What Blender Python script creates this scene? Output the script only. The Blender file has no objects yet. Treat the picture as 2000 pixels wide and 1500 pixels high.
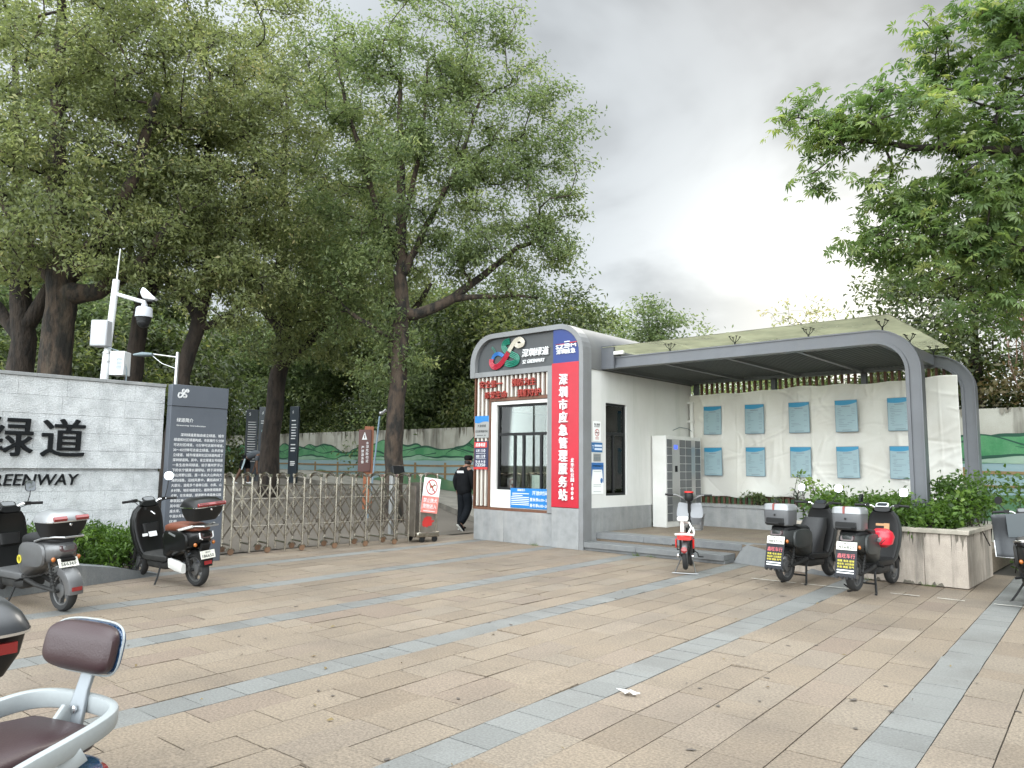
import bpy, math, random
import numpy as np
from mathutils import Vector, Matrix

# ------------------------------------------------------------------ camera, sky, sun, exposure
SC = bpy.context.scene
COL = SC.collection
R = math.radians
random.seed(7)
RNG = np.random.default_rng(7)

EYE = Vector((0, 0, 1.55))
YAW, PITCH, ROLL = R(41.66), R(6.225), R(0.63)
cam_d = bpy.data.cameras.new("camera")
cam_d.sensor_fit = 'HORIZONTAL'
cam_d.sensor_width = 36.0
cam_d.lens = 36.0 * 1456.9 / 2000.0
cam_d.clip_end = 3000
cam_d.clip_start = 0.05
cam = bpy.data.objects.new("camera", cam_d)
COL.objects.link(cam)
cam.matrix_world = (Matrix.Translation(EYE) @ Matrix.Rotation(YAW, 4, 'Z') @
                    Matrix.Rotation(R(90) + PITCH, 4, 'X') @ Matrix.Rotation(ROLL, 4, 'Z'))
SC.camera = cam

SUN_AZ = math.atan2(-0.30, 0.95)      # direction of the bright part of the cloud, from +Y towards -X
SUN_EL = R(38)
sun_dir = Vector((math.sin(SUN_AZ) * math.cos(SUN_EL), math.cos(SUN_AZ) * math.cos(SUN_EL), math.sin(SUN_EL)))
sd = bpy.data.lights.new("sun", 'SUN')
sd.energy = 0.7
sd.angle = R(18)
sd.color = (1.0, 0.95, 0.86)
sun = bpy.data.objects.new("sun", sd)
COL.objects.link(sun)
sun.rotation_euler = sun_dir.to_track_quat('Z', 'Y').to_euler()
sun.location = (0, 0, 40)

W = bpy.data.worlds.new("World")
SC.world = W
W.use_nodes = True
wt = W.node_tree
wt.nodes.clear()


def wn(kind, **kw):
    n = wt.nodes.new(kind)
    for k, v in kw.items():
        setattr(n, k, v)
    return n


def wl(a, b):
    wt.links.new(a, b)


def wmath(op, a, b=None, clamp=False):
    n = wn('ShaderNodeMath', operation=op, use_clamp=clamp)
    for i, x in enumerate((a, b)):
        if x is None:
            continue
        if isinstance(x, (int, float)):
            n.inputs[i].default_value = x
        else:
            wl(x, n.inputs[i])
    return n.outputs[0]


w_out = wn('ShaderNodeOutputWorld')
w_bg = wn('ShaderNodeBackground')
w_bg.inputs['Strength'].default_value = 0.1
wl(w_bg.outputs[0], w_out.inputs[0])
sky = wn('ShaderNodeTexSky', sky_type='NISHITA', sun_disc=False)
sky.sun_elevation = SUN_EL
sky.sun_rotation = SUN_AZ
tc = wn('ShaderNodeTexCoord')
sep = wn('ShaderNodeSeparateXYZ')
wl(tc.outputs['Generated'], sep.inputs[0])
elev = wmath('MAXIMUM', sep.outputs['Z'], 0.0)
# cloud layer seen in perspective: direction divided by its height
den = wmath('ADD', elev, 0.22)
cx_ = wmath('DIVIDE', sep.outputs['X'], den)
cy_ = wmath('DIVIDE', sep.outputs['Y'], den)
cmb = wn('ShaderNodeCombineXYZ')
wl(cx_, cmb.inputs[0])
wl(cy_, cmb.inputs[1])
nz = wn('ShaderNodeTexNoise')
nz.inputs['Scale'].default_value = 1.35
nz.inputs['Detail'].default_value = 5.0
nz.inputs['Roughness'].default_value = 0.52
nz.inputs['Distortion'].default_value = 0.5
mp = wn('ShaderNodeMapping')
mp.inputs['Location'].default_value = (3.3, 1.9, 0.0)
wl(cmb.outputs[0], mp.inputs[0])
wl(mp.outputs[0], nz.inputs['Vector'])
nr = wn('ShaderNodeMapRange')
nr.interpolation_type = 'SMOOTHSTEP'
nr.inputs['From Min'].default_value = 0.36
nr.inputs['From Max'].default_value = 0.66
wl(nz.outputs['Fac'], nr.inputs['Value'])
cloud = nr.outputs[0]
# glow of the hidden sun low over the roof
glow_d = Vector((-0.30, 0.95, 0.20)).normalized()
dot = wn('ShaderNodeVectorMath', operation='DOT_PRODUCT')
wl(tc.outputs['Generated'], dot.inputs[0])
dot.inputs[1].default_value = glow_d
dpos = wmath('MAXIMUM', dot.outputs['Value'], 0.0)
g1 = wmath('POWER', dpos, 55.0)
g2 = wmath('POWER', dpos, 5.0)
hor = wmath('POWER', wmath('SUBTRACT', 1.0, elev, True), 3.0)
lum = wmath('ADD', wmath('MULTIPLY', cloud, 0.10), 0.130)
lum = wmath('ADD', lum, wmath('MULTIPLY', hor, 0.085))
lum = wmath('ADD', lum, wmath('MULTIPLY', g2, wmath('ADD', wmath('MULTIPLY', cloud, 0.155), 0.0)))
lum = wmath('ADD', lum, wmath('MULTIPLY', wmath('POWER', dpos, 8.0), wmath('MULTIPLY', wmath('MULTIPLY', hor, hor), 0.42)))
lum = wmath('ADD', lum, wmath('MULTIPLY', g1, wmath('ADD', wmath('MULTIPLY', cloud, 0.25), 0.40)))
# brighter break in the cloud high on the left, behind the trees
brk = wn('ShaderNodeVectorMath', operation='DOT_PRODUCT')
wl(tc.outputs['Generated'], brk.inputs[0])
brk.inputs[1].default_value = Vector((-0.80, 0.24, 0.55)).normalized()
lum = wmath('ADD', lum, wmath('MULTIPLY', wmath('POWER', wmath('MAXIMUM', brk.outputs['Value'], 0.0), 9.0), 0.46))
# fill light added to the unseen sky overhead and behind the camera
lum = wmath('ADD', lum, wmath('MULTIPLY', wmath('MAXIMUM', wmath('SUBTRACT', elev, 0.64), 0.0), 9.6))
rear_fill = wmath('MAXIMUM', wmath('ADD', wmath('MULTIPLY', dot.outputs['Value'], -1.0), 0.12), 0.0)
lum = wmath('ADD', lum, wmath('MULTIPLY', rear_fill, 4.2))
hue = wn('ShaderNodeMix', data_type='RGBA')
hue.inputs['A'].default_value = (0.935, 1.0, 1.03, 1)
hue.inputs['B'].default_value = (1.03, 1.0, 0.90, 1)
wl(wmath('MULTIPLY', g1, 1.0, True), hue.inputs['Factor'])
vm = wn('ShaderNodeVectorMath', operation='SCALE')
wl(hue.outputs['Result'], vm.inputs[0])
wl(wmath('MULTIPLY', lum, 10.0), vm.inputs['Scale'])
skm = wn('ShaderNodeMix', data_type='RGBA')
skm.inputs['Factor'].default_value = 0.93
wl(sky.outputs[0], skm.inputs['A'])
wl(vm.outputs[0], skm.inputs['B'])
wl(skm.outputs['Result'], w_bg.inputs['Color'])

SC.view_settings.view_transform = 'Standard'
SC.view_settings.look = 'None'
SC.view_settings.exposure = 0.68
SC.view_settings.gamma = 1.0
SC.cycles.max_bounces = 8
SC.cycles.diffuse_bounces = 4
SC.cycles.glossy_bounces = 3
SC.cycles.transmission_bounces = 6
SC.cycles.transparent_max_bounces = 12
SC.cycles.use_denoising = True
SC.cycles.caustics_reflective = False
SC.cycles.caustics_refractive = False

# ------------------------------------------------------------------ materials
MATS = {}


def mat(name, col, rough=0.6, metal=0.0, col2=None, vs=3.0, vlo=0.35, vhi=0.7, bump=0.0, bs=40.0,
        coat=0.0, spec=0.5, fine=0.0, fs=60.0, streak=None, tint=None, det=4.0, stretch=None, emit=0.0, bd=0.02):
    """Principled surface; col2 = second colour of a noise pattern, fine = grain, streak = vertical stains."""
    if name in MATS:
        return MATS[name]
    m = bpy.data.materials.new(name)
    m.use_nodes = True
    nt = m.node_tree
    b = nt.nodes['Principled BSDF']
    b.inputs['Roughness'].default_value = rough
    b.inputs['Metallic'].default_value = metal
    b.inputs['Specular IOR Level'].default_value = spec
    b.inputs['Coat Weight'].default_value = coat
    b.inputs['Coat Roughness'].default_value = 0.08
    c4 = (*col, 1)
    b.inputs['Base Color'].default_value = c4
    if emit:
        b.inputs['Emission Color'].default_value = c4
        b.inputs['Emission Strength'].default_value = emit
    need = col2 is not None or fine or streak or bump or tint
    if need:
        t = nt.nodes.new('ShaderNodeTexCoord')
        src = t.outputs['Object']
        if stretch:
            mpn = nt.nodes.new('ShaderNodeMapping')
            mpn.inputs['Scale'].default_value = stretch
            nt.links.new(src, mpn.inputs[0])
            src = mpn.outputs[0]
        out = None

        def noise(scale, detail=4.0, vec=src, rg=0.6):
            n = nt.nodes.new('ShaderNodeTexNoise')
            n.inputs['Scale'].default_value = scale
            n.inputs['Detail'].default_value = detail
            n.inputs['Roughness'].default_value = rg
            nt.links.new(vec, n.inputs['Vector'])
            return n.outputs['Fac']

        def mapr(x, a, bb, lo=0.0, hi=1.0):
            n = nt.nodes.new('ShaderNodeMapRange')
            n.inputs['From Min'].default_value = a
            n.inputs['From Max'].default_value = bb
            n.inputs['To Min'].default_value = lo
            n.inputs['To Max'].default_value = hi
            nt.links.new(x, n.inputs['Value'])
            return n.outputs[0]

        def mix(f, a, bb, mode='MIX'):
            n = nt.nodes.new('ShaderNodeMix')
            n.data_type = 'RGBA'
            n.blend_type = mode
            if isinstance(f, float):
                n.inputs['Factor'].default_value = f
            else:
                nt.links.new(f, n.inputs['Factor'])
            for s, x in (('A', a), ('B', bb)):
                if isinstance(x, tuple):
                    n.inputs[s].default_value = (*x[:3], 1)
                else:
                    nt.links.new(x, n.inputs[s])
            return n.outputs['Result']
        out = c4
        if tint is not None:
            at = nt.nodes.new('ShaderNodeAttribute')
            at.attribute_name = 'tint'
            rp = nt.nodes.new('ShaderNodeValToRGB')
            rp.color_ramp.elements.remove(rp.color_ramp.elements[0])
            for i, (p, c) in enumerate(tint):
                e = rp.color_ramp.elements[0] if i == 0 else rp.color_ramp.elements.new(p)
                e.position = p
                e.color = (*c, 1)
            nt.links.new(at.outputs['Fac'], rp.inputs[0])
            out = rp.outputs[0]
        if col2 is not None:
            out = mix(mapr(noise(vs, det), vlo, vhi), out, col2)
        if streak:
            sc_, amt, scol = streak
            mp2 = nt.nodes.new('ShaderNodeMapping')
            mp2.inputs['Scale'].default_value = (sc_, sc_, sc_ * 0.12)
            nt.links.new(t.outputs['Object'], mp2.inputs[0])
            f = mapr(noise(1.0, 5.0, mp2.outputs[0], 0.65), 0.5, 0.72, 0.0, amt)
            out = mix(f, out, scol)
        if fine:
            f = mapr(noise(fs, 2.0), 0.3, 0.7, 1.0 - fine, 1.0 + fine)
            hv = nt.nodes.new('ShaderNodeHueSaturation')
            nt.links.new(f, hv.inputs['Value'])
            if isinstance(out, tuple):
                hv.inputs['Color'].default_value = (*out[:3], 1)
            else:
                nt.links.new(out, hv.inputs['Color'])
            out = hv.outputs[0]
        if not isinstance(out, tuple):
            nt.links.new(out, b.inputs['Base Color'])
        if bump:
            bn = nt.nodes.new('ShaderNodeBump')
            bn.inputs['Strength'].default_value = bump
            bn.inputs['Distance'].default_value = bd
            nt.links.new(noise(bs, 4.0), bn.inputs['Height'])
            nt.links.new(bn.outputs[0], b.inputs['Normal'])
    MATS[name] = m
    return m


def leaf_mat(name, ramp, trans=0.35, rough=0.42):
    m = bpy.data.materials.new(name)
    m.use_nodes = True
    nt = m.node_tree
    b = nt.nodes['Principled BSDF']
    b.inputs['Roughness'].default_value = rough
    b.inputs['Specular IOR Level'].default_value = 0.35
    at = nt.nodes.new('ShaderNodeAttribute')
    at.attribute_name = 'tint'
    rp = nt.nodes.new('ShaderNodeValToRGB')
    rp.color_ramp.elements.remove(rp.color_ramp.elements[0])
    for i, (p, c) in enumerate(ramp):
        e = rp.color_ramp.elements[0] if i == 0 else rp.color_ramp.elements.new(p)
        e.position = p
        e.color = (*c, 1)
    nt.links.new(at.outputs['Fac'], rp.inputs[0])
    nt.links.new(rp.outputs[0], b.inputs['Base Color'])
    tr = nt.nodes.new('ShaderNodeBsdfTranslucent')
    hs = nt.nodes.new('ShaderNodeHueSaturation')
    hs.inputs['Saturation'].default_value = 1.15
    hs.inputs['Value'].default_value = 1.7
    nt.links.new(rp.outputs[0], hs.inputs['Color'])
    nt.links.new(hs.outputs[0], tr.inputs['Color'])
    mx = nt.nodes.new('ShaderNodeMixShader')
    mx.inputs[0].default_value = trans
    nt.links.new(b.outputs[0], mx.inputs[1])
    nt.links.new(tr.outputs[0], mx.inputs[2])
    nt.links.new(mx.outputs[0], nt.nodes['Material Output'].inputs[0])
    return m


def glass_mat(name, col=(0.9, 0.95, 0.93), see=0.75, rough=0.02, body=None, ior=1.5):
    """Window glass: Fresnel mirror over a see-through pane (body = milky share of the pane)."""
    m = bpy.data.materials.new(name)
    m.use_nodes = True
    nt = m.node_tree
    nt.nodes.remove(nt.nodes['Principled BSDF'])
    o = nt.nodes['Material Output']
    tr = nt.nodes.new('ShaderNodeBsdfTransparent')
    tr.inputs[0].default_value = (*col, 1)
    gl = nt.nodes.new('ShaderNodeBsdfGlossy')
    gl.inputs['Roughness'].default_value = rough
    fr = nt.nodes.new('ShaderNodeFresnel')
    fr.inputs[0].default_value = ior
    base = tr.outputs[0]
    if body:
        df = nt.nodes.new('ShaderNodeBsdfTranslucent')
        df.inputs[0].default_value = (*body, 1)
        d2 = nt.nodes.new('ShaderNodeBsdfDiffuse')
        d2.inputs[0].default_value = (*body, 1)
        t = nt.nodes.new('ShaderNodeTexCoord')
        n = nt.nodes.new('ShaderNodeTexNoise')
        n.inputs['Scale'].default_value = 1.6
        n.inputs['Detail'].default_value = 6
        nt.links.new(t.outputs['Object'], n.inputs['Vector'])
        mr = nt.nodes.new('ShaderNodeMapRange')
        mr.inputs['From Min'].default_value = 0.3
        mr.inputs['From Max'].default_value = 0.7
        mr.inputs['To Min'].default_value = 1.0 - see - 0.18
        mr.inputs['To Max'].default_value = 1.0 - see + 0.18
        nt.links.new(n.outputs['Fac'], mr.inputs['Value'])
        ad = nt.nodes.new('ShaderNodeMixShader')
        ad.inputs[0].default_value = 0.15
        nt.links.new(df.outputs[0], ad.inputs[1])
        nt.links.new(d2.outputs[0], ad.inputs[2])
        mb = nt.nodes.new('ShaderNodeMixShader')
        nt.links.new(mr.outputs[0], mb.inputs[0])
        nt.links.new(tr.outputs[0], mb.inputs[1])
        nt.links.new(ad.outputs[0], mb.inputs[2])
        base = mb.outputs[0]
    mx = nt.nodes.new('ShaderNodeMixShader')
    nt.links.new(fr.outputs[0], mx.inputs[0])
    nt.links.new(base, mx.inputs[1])
    nt.links.new(gl.outputs[0], mx.inputs[2])
    nt.links.new(mx.outputs[0], o.inputs[0])
    return m


# ------------------------------------------------------------------ mesh helpers
OFF = {}


def V(*a):
    return np.array(a, float)


def unit(v):
    v = np.asarray(v, float)
    return v / (np.linalg.norm(v) + 1e-12)


def frame_of(d, up=(0, 0, 1)):
    d = unit(d)
    up = np.asarray(up, float)
    if abs(d @ up) > 0.98:
        up = V(1, 0, 0)
    a = unit(np.cross(up, d))
    return a, np.cross(d, a)


class MB:
    def __init__(s):
        s.v, s.f, s.m, s.n = [], [], [], 0

    def add(s, vs, fs, mi=0):
        vs = np.asarray(vs, float).reshape(-1, 3)
        for f in fs:
            s.f.append([i + s.n for i in f])
            s.m.append(mi)
        s.v.append(vs)
        s.n += len(vs)
        return s

    def bx(s, x0, x1, y0, y1, z0, z1, mi=0):
        v = [(x, y, z) for z in (z0, z1) for y in (y0, y1) for x in (x0, x1)]
        return s.add(v, [(0, 2, 3, 1), (4, 5, 7, 6), (0, 1, 5, 4), (2, 6, 7, 3), (0, 4, 6, 2), (1, 3, 7, 5)], mi)

    def ob(s, c, a, b, d, mi=0):
        """Box with centre c and three half-axis vectors."""
        c, a, b, d = map(lambda q: np.asarray(q, float), (c, a, b, d))
        v = [c + i * a + j * b + k * d for k in (-1, 1) for j in (-1, 1) for i in (-1, 1)]
        return s.add(v, [(0, 2, 3, 1), (4, 5, 7, 6), (0, 1, 5, 4), (2, 6, 7, 3), (0, 4, 6, 2), (1, 3, 7, 5)], mi)

    def loft(s, rings, mi=0, caps=True, closed=True):
        k = len(rings[0])
        base = np.concatenate([np.asarray(r, float) for r in rings])
        fs = []
        for i in range(len(rings) - 1):
            for j in range(k if closed else k - 1):
                j2 = (j + 1) % k
                fs.append((i * k + j, i * k + j2, (i + 1) * k + j2, (i + 1) * k + j))
        if caps:
            fs.append(tuple(range(k - 1, -1, -1)))
            fs.append(tuple((len(rings) - 1) * k + j for j in range(k)))
        return s.add(base, fs, mi)

    def tube(s, pts, r, n=8, mi=0, caps=True):
        pts = [np.asarray(p, float) for p in pts]
        if np.isscalar(r):
            r = [r] * len(pts)
        rings = []
        a = None
        for i, p in enumerate(pts):
            d = unit(pts[min(i + 1, len(pts) - 1)] - pts[max(i - 1, 0)])
            if a is None:
                a, b = frame_of(d)
            else:
                a = unit(a - d * (a @ d))
                b = np.cross(d, a)
            t = np.arange(n) * 2 * math.pi / n
            rings.append(p + r[i] * (np.cos(t)[:, None] * a + np.sin(t)[:, None] * b))
        return s.loft(rings, mi, caps)

    def cyl(s, a, b, r, r1=None, n=14, mi=0):
        return s.tube([a, b], [r, r if r1 is None else r1], n, mi)

    def lathe(s, prof, org, axis, n=20, mi=0, closed=False):
        """prof = [(radius, height along axis)]."""
        axis = unit(axis)
        a, b = frame_of(axis)
        t = np.arange(n) * 2 * math.pi / n
        ring = np.cos(t)[:, None] * a + np.sin(t)[:, None] * b
        rings = [np.asarray(org, float) + h * axis + max(r, 1e-4) * ring for r, h in prof]
        if closed:
            rings.append(rings[0])
        return s.loft(rings, mi, not closed)

    def ell(s, c, r, n=12, m=8, mi=0, rot=None):
        rings = []
        for i in range(1, m):
            ph = math.pi * i / m
            t = np.arange(n) * 2 * math.pi / n
            q = np.stack([np.cos(t) * math.sin(ph) * r[0], np.sin(t) * math.sin(ph) * r[1],
                          np.full(n, -math.cos(ph) * r[2])], 1)
            if rot is not None:
                q = q @ np.asarray(rot).T
            rings.append(q + np.asarray(c, float))
        return s.loft(rings, mi)

    def prism(s, poly, ext, mi=0):
        p = np.asarray(poly, float)
        k = len(p)
        v = np.concatenate([p, p + np.asarray(ext, float)])
        fs = [tuple(range(k - 1, -1, -1)), tuple(range(k, 2 * k))]
        fs += [(j, (j + 1) % k, k + (j + 1) % k, k + j) for j in range(k)]
        return s.add(v, fs, mi)

    def grid(s, P, mi=0):
        P = np.asarray(P, float)
        a, b = P.shape[:2]
        fs = [(i * b + j, i * b + j + 1, (i + 1) * b + j + 1, (i + 1) * b + j) for i in range(a - 1) for j in range(b - 1)]
        return s.add(P.reshape(-1, 3), fs, mi)

    def face(s, pts, mi=0):
        return s.add(pts, [tuple(range(len(pts)))], mi)

    def text(s, txt, org, xd, yd, h, mi=0, depth=0.0, bold=0.0, fit=None, align='C', shear=0.0, spacing=1.0):
        """Real lettering: h = height of a capital / Chinese character, laid at org along xd, yd."""
        vs, fs = glyphs(txt, 0.0, depth / h if depth else 0.0, shear, spacing)
        if not len(vs):
            return s
        x0, x1 = vs[:, 0].min(), vs[:, 0].max()
        y0, y1 = vs[:, 1].min(), vs[:, 1].max()
        q = vs.copy()
        sc = h / max(y1 - y0, 1e-6)
        sx = sc if fit is None else fit / (x1 - x0)
        cx = {'C': (x0 + x1) / 2, 'L': x0, 'R': x1}[align]
        xd, yd = unit(xd), unit(yd)
        nd = np.cross(xd, yd)
        q = (np.asarray(org, float) + ((q[:, 0] - cx) * sx)[:, None] * xd + ((q[:, 1] - (y0 + y1) / 2) * sc)[:, None] * yd
             + ((q[:, 2] - vs[:, 2].min()) * h)[:, None] * nd)
        if bold and h > .02:
            e = bold * h * .9
            for k, (dx, dy) in enumerate(((e, e * .5), (-e, -e * .5), (e * .6, -e), (-e * .6, e))):
                s.add(q + xd * dx + yd * dy - nd * (.0005 * (k + 1)) * min(1.0, h / .05), fs, mi)
        return s.add(q, fs, mi)

    def build(s, name, mats, parent=None, bevel=0.0, seg=2, sharp=35, subsurf=0, tint=None):
        vs = np.concatenate(s.v)
        off = np.zeros(3)
        if parent is not None:
            off = OFF.get(parent.name, np.zeros(3))
        vs = vs - off
        me = bpy.data.meshes.new(name)
        me.from_pydata(vs.tolist(), [], s.f)
        if not isinstance(mats, (list, tuple)):
            mats = [mats]
        for m in mats:
            me.materials.append(m)
        me.polygons.foreach_set('material_index', s.m)
        me.polygons.foreach_set('use_smooth', [True] * len(s.f))
        me.update()
        me.validate()
        if sharp is not None:
            me.set_sharp_from_angle(angle=R(sharp))
        if tint is not None:
            a = me.attributes.new('tint', 'FLOAT', 'FACE')
            a.data.foreach_set('value', np.asarray(tint, np.float32))
        o = bpy.data.objects.new(name, me)
        COL.objects.link(o)
        if parent is not None:
            o.parent = parent
        OFF[o.name] = off
        if subsurf:
            md = o.modifiers.new('sub', 'SUBSURF')
            md.levels = md.render_levels = subsurf
        if bevel:
            md = o.modifiers.new('bevel', 'BEVEL')
            md.width = bevel
            md.segments = seg
            md.limit_method = 'ANGLE'
            md.angle_limit = R(40)
        return o


_gl = {}


def glyphs(txt, bold=0.0, depth=0.0, shear=0.0, spacing=1.0):
    key = (txt, bold, round(depth, 3), shear, spacing)
    if key in _gl:
        return _gl[key]
    c = bpy.data.curves.new('txt', 'FONT')
    c.body = txt
    c.size = 1
    c.resolution_u = 2
    c.offset = bold
    c.extrude = depth / 2
    c.shear = shear
    c.space_character = spacing
    o = bpy.data.objects.new('txt', c)
    COL.objects.link(o)
    dg = bpy.context.evaluated_depsgraph_get()
    me = bpy.data.meshes.new_from_object(o.evaluated_get(dg))
    vs = np.zeros(len(me.vertices) * 3)
    me.vertices.foreach_get('co', vs)
    fs = [tuple(p.vertices) for p in me.polygons]
    bpy.data.objects.remove(o)
    bpy.data.curves.remove(c)
    bpy.data.meshes.remove(me)
    _gl[key] = (vs.reshape(-1, 3), fs)
    return _gl[key]


def tag(o, label=None, cat=None, group=None, kind=None):
    if label:
        o['label'] = label
    if cat:
        o['category'] = cat
    if group:
        o['group'] = group
    if kind:
        o['kind'] = kind
    return o


def thing(name, label, cat, loc, group=None, rotz=0.0, local=False):
    """An Empty at the thing's base; children are given in world coordinates unless local."""
    o = bpy.data.objects.new(name, None)
    COL.objects.link(o)
    o.location = loc
    o.rotation_euler = (0, 0, rotz)
    o.empty_display_size = 0.2
    OFF[o.name] = np.zeros(3) if local else np.array(loc, float)
    return tag(o, label, cat, group)


def copy_tree(o, parent=None):
    c = o.copy()
    COL.objects.link(c)
    if parent is not None:
        c.parent = parent
    for ch in o.children:
        copy_tree(ch, c)
    return c


def rrect(cx, cy, w, h, r, n=6, corners=(1, 1, 1, 1)):
    """Rounded rectangle outline (2-D), corners = tl, tr, br, bl."""
    pts = []
    for (sx, sy, a0, on) in ((-1, 1, 180, corners[0]), (1, 1, 90, corners[1]), (1, -1, 0, corners[2]), (-1, -1, -90, corners[3])):
        rr = r if on else 1e-4
        x, y = cx + sx * (w / 2 - rr), cy + sy * (h / 2 - rr)
        k = n if on else 0
        for i in range(k + 1):
            a = R(a0 - 90 * i / max(k, 1))
            pts.append((x + rr * math.cos(a), y + rr * math.sin(a)))
    return pts


def sup(c, a, b, ra, rb, p=2.6, n=20):
    """Super-ellipse ring round c in the plane of a, b."""
    t = np.arange(n) * 2 * math.pi / n
    ct, st = np.cos(t), np.sin(t)
    x = np.sign(ct) * np.abs(ct) ** (2 / p) * ra
    y = np.sign(st) * np.abs(st) ** (2 / p) * rb
    return np.asarray(c, float) + x[:, None] * np.asarray(a, float) + y[:, None] * np.asarray(b, float)


XP, YP, ZP = V(1, 0, 0), V(0, 1, 0), V(0, 0, 1)
# ------------------------------------------------------------------ palette
def M(n):
    return MATS[n]


mat('concrete', (0.125, 0.106, 0.086), 0.85, col2=(0.092, 0.079, 0.065), vs=0.7, fine=0.10, fs=25, bump=0.15, bs=60)
mat('earth', (0.10, 0.075, 0.05), 0.95, col2=(0.06, 0.05, 0.03), vs=2)
mat('paving_bed', (0.05, 0.042, 0.034), 0.95)
mat('stain', (0.085, 0.07, 0.058), 0.8)
TAN = [(0.0, (0.160, 0.123, 0.088)), (0.2, (0.183, 0.143, 0.103)), (0.6, (0.198, 0.157, 0.115)), (0.8, (0.184, 0.151, 0.116)),
       (0.92, (0.168, 0.126, 0.095)), (1.0, (0.220, 0.178, 0.134))]
mat('slab_tan', (0.45, 0.36, 0.27), 0.72, tint=TAN, col2=(0.122, 0.097, 0.074), vs=.8, vlo=0.44, vhi=0.76, fine=0.34, fs=62, bump=0.6, bs=60, bd=0.012, det=8.0)
mat('slab_grey', (0.30, 0.31, 0.31), 0.66, tint=[(0.0, (0.132, 0.134, 0.128)), (0.5, (0.153, 0.155, 0.148)), (1.0, (0.172, 0.174, 0.166))],
    col2=(0.105, 0.102, 0.095), vs=1.2, vlo=0.46, vhi=0.8, fine=0.20, fs=66, bump=0.4, bs=70, bd=0.01)
mat('line_white', (0.62, 0.60, 0.55), 0.7, col2=(0.40, 0.36, 0.30), vs=14, vlo=0.4, vhi=0.65)
mat('grey_paint', (0.189, 0.193, 0.197), 0.5, col2=(0.160, 0.160, 0.160), vs=2.2, fine=0.05, bump=0.05, bs=50, streak=(3.0, 0.35, (0.126, 0.118, 0.105)))
mat('fascia_grey', (0.047, 0.052, 0.055), 0.42, col2=(0.057, 0.058, 0.060), vs=3)
mat('frame_steel', (0.097, 0.102, 0.113), 0.36, col2=(0.080, 0.084, 0.091), vs=2.0, fine=0.04, streak=(4.0, 0.2, (0.143, 0.134, 0.126)))
mat('louver_steel', (0.075, 0.08, 0.085), 0.42)
mat('granite', (0.252, 0.256, 0.256), 0.6, col2=(0.193, 0.197, 0.197), vs=5.5, fine=0.16, fs=130, streak=(4.0, 0.6, (0.336, 0.328, 0.311)))
mat('granite_dark', (0.126, 0.130, 0.133), 0.55, col2=(0.160, 0.164, 0.164), vs=6, fine=0.15, fs=120, streak=(4.0, 0.3, (0.185, 0.181, 0.168)))
mat('render_white', (0.636, 0.628, 0.602), 0.75, col2=(0.585, 0.572, 0.542), vs=1.1, bump=0.05, bs=120, streak=(2.6, 0.45, (0.40, 0.421, 0.370)))
mat('white_paint', (0.671, 0.662, 0.636), 0.45, col2=(0.602, 0.593, 0.559), vs=3)
mat('brown_wood', (0.140, 0.060, 0.032), 0.55, col2=(0.092, 0.040, 0.024), vs=4, stretch=(8, 8, 0.5), fine=0.1)
mat('slat_white', (0.557, 0.534, 0.488), 0.6, col2=(0.449, 0.418, 0.364), vs=4, stretch=(6, 6, 0.6))
mat('black_metal', (0.010, 0.0105, 0.011), 0.4, spec=.3)
mat('red_sheet', (0.409, 0.008, 0.023), 0.38, col2=(0.330, 0.008, 0.020), vs=1.4, bump=0.04, bs=6)
mat('blue_sheet', (0.010, 0.032, 0.162), 0.38, col2=(0.009, 0.025, 0.131), vs=2)
mat('letter_white', (0.689, 0.689, 0.689), 0.4)
mat('letter_red', (0.310, 0.034, 0.022), 0.45, col2=(0.223, 0.031, 0.022), vs=12)
mat('ribbon_green', (0.015, 0.150, 0.100), 0.35)
mat('ribbon_red', (0.330, 0.018, 0.036), 0.35)
mat('ribbon_blue', (0.028, 0.121, 0.330), 0.35)
mat('ribbon_cream', (0.446, 0.409, 0.341), 0.35)
mat('sign_grey', (0.270, 0.270, 0.262), 0.35, metal=0.3)
mat('sign_navy', (0.011, 0.015, 0.051), 0.35)
mat('sign_sky', (0.009, 0.150, 0.408), 0.4)
mat('sign_mid', (0.018, 0.120, 0.300), 0.4)
mat('paper_white', (0.80, 0.80, 0.78), 0.6)
mat('ink', (0.008, 0.009, 0.010), 0.6, spec=.12)
mat('ink_grey', (0.16, 0.20, 0.22), 0.6)
mat('sign_red', (0.434, 0.025, 0.021), 0.45)
mat('room_wall', (0.60, 0.61, 0.56), 0.8)
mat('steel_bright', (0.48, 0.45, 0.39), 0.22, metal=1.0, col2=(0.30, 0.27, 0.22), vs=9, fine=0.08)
mat('steel_dull', (0.30, 0.27, 0.23), 0.38, metal=0.8, col2=(0.20, 0.17, 0.14), vs=7)
mat('aluminium', (0.50, 0.50, 0.50), 0.3, metal=0.9)
GLASS = glass_mat('window_glass', (0.86, 0.91, 0.88))
ROOF_GLASS = glass_mat('roof_glass', (0.95, 0.96, 0.86), see=0.50, rough=0.06, body=(0.66, 0.66, 0.51), ior=1.08)

# ------------------------------------------------------------------ ground and paving
def slope(x):
    return float(np.interp(x, [-28.0, -12.25], [1.1, 0.0]))


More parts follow.
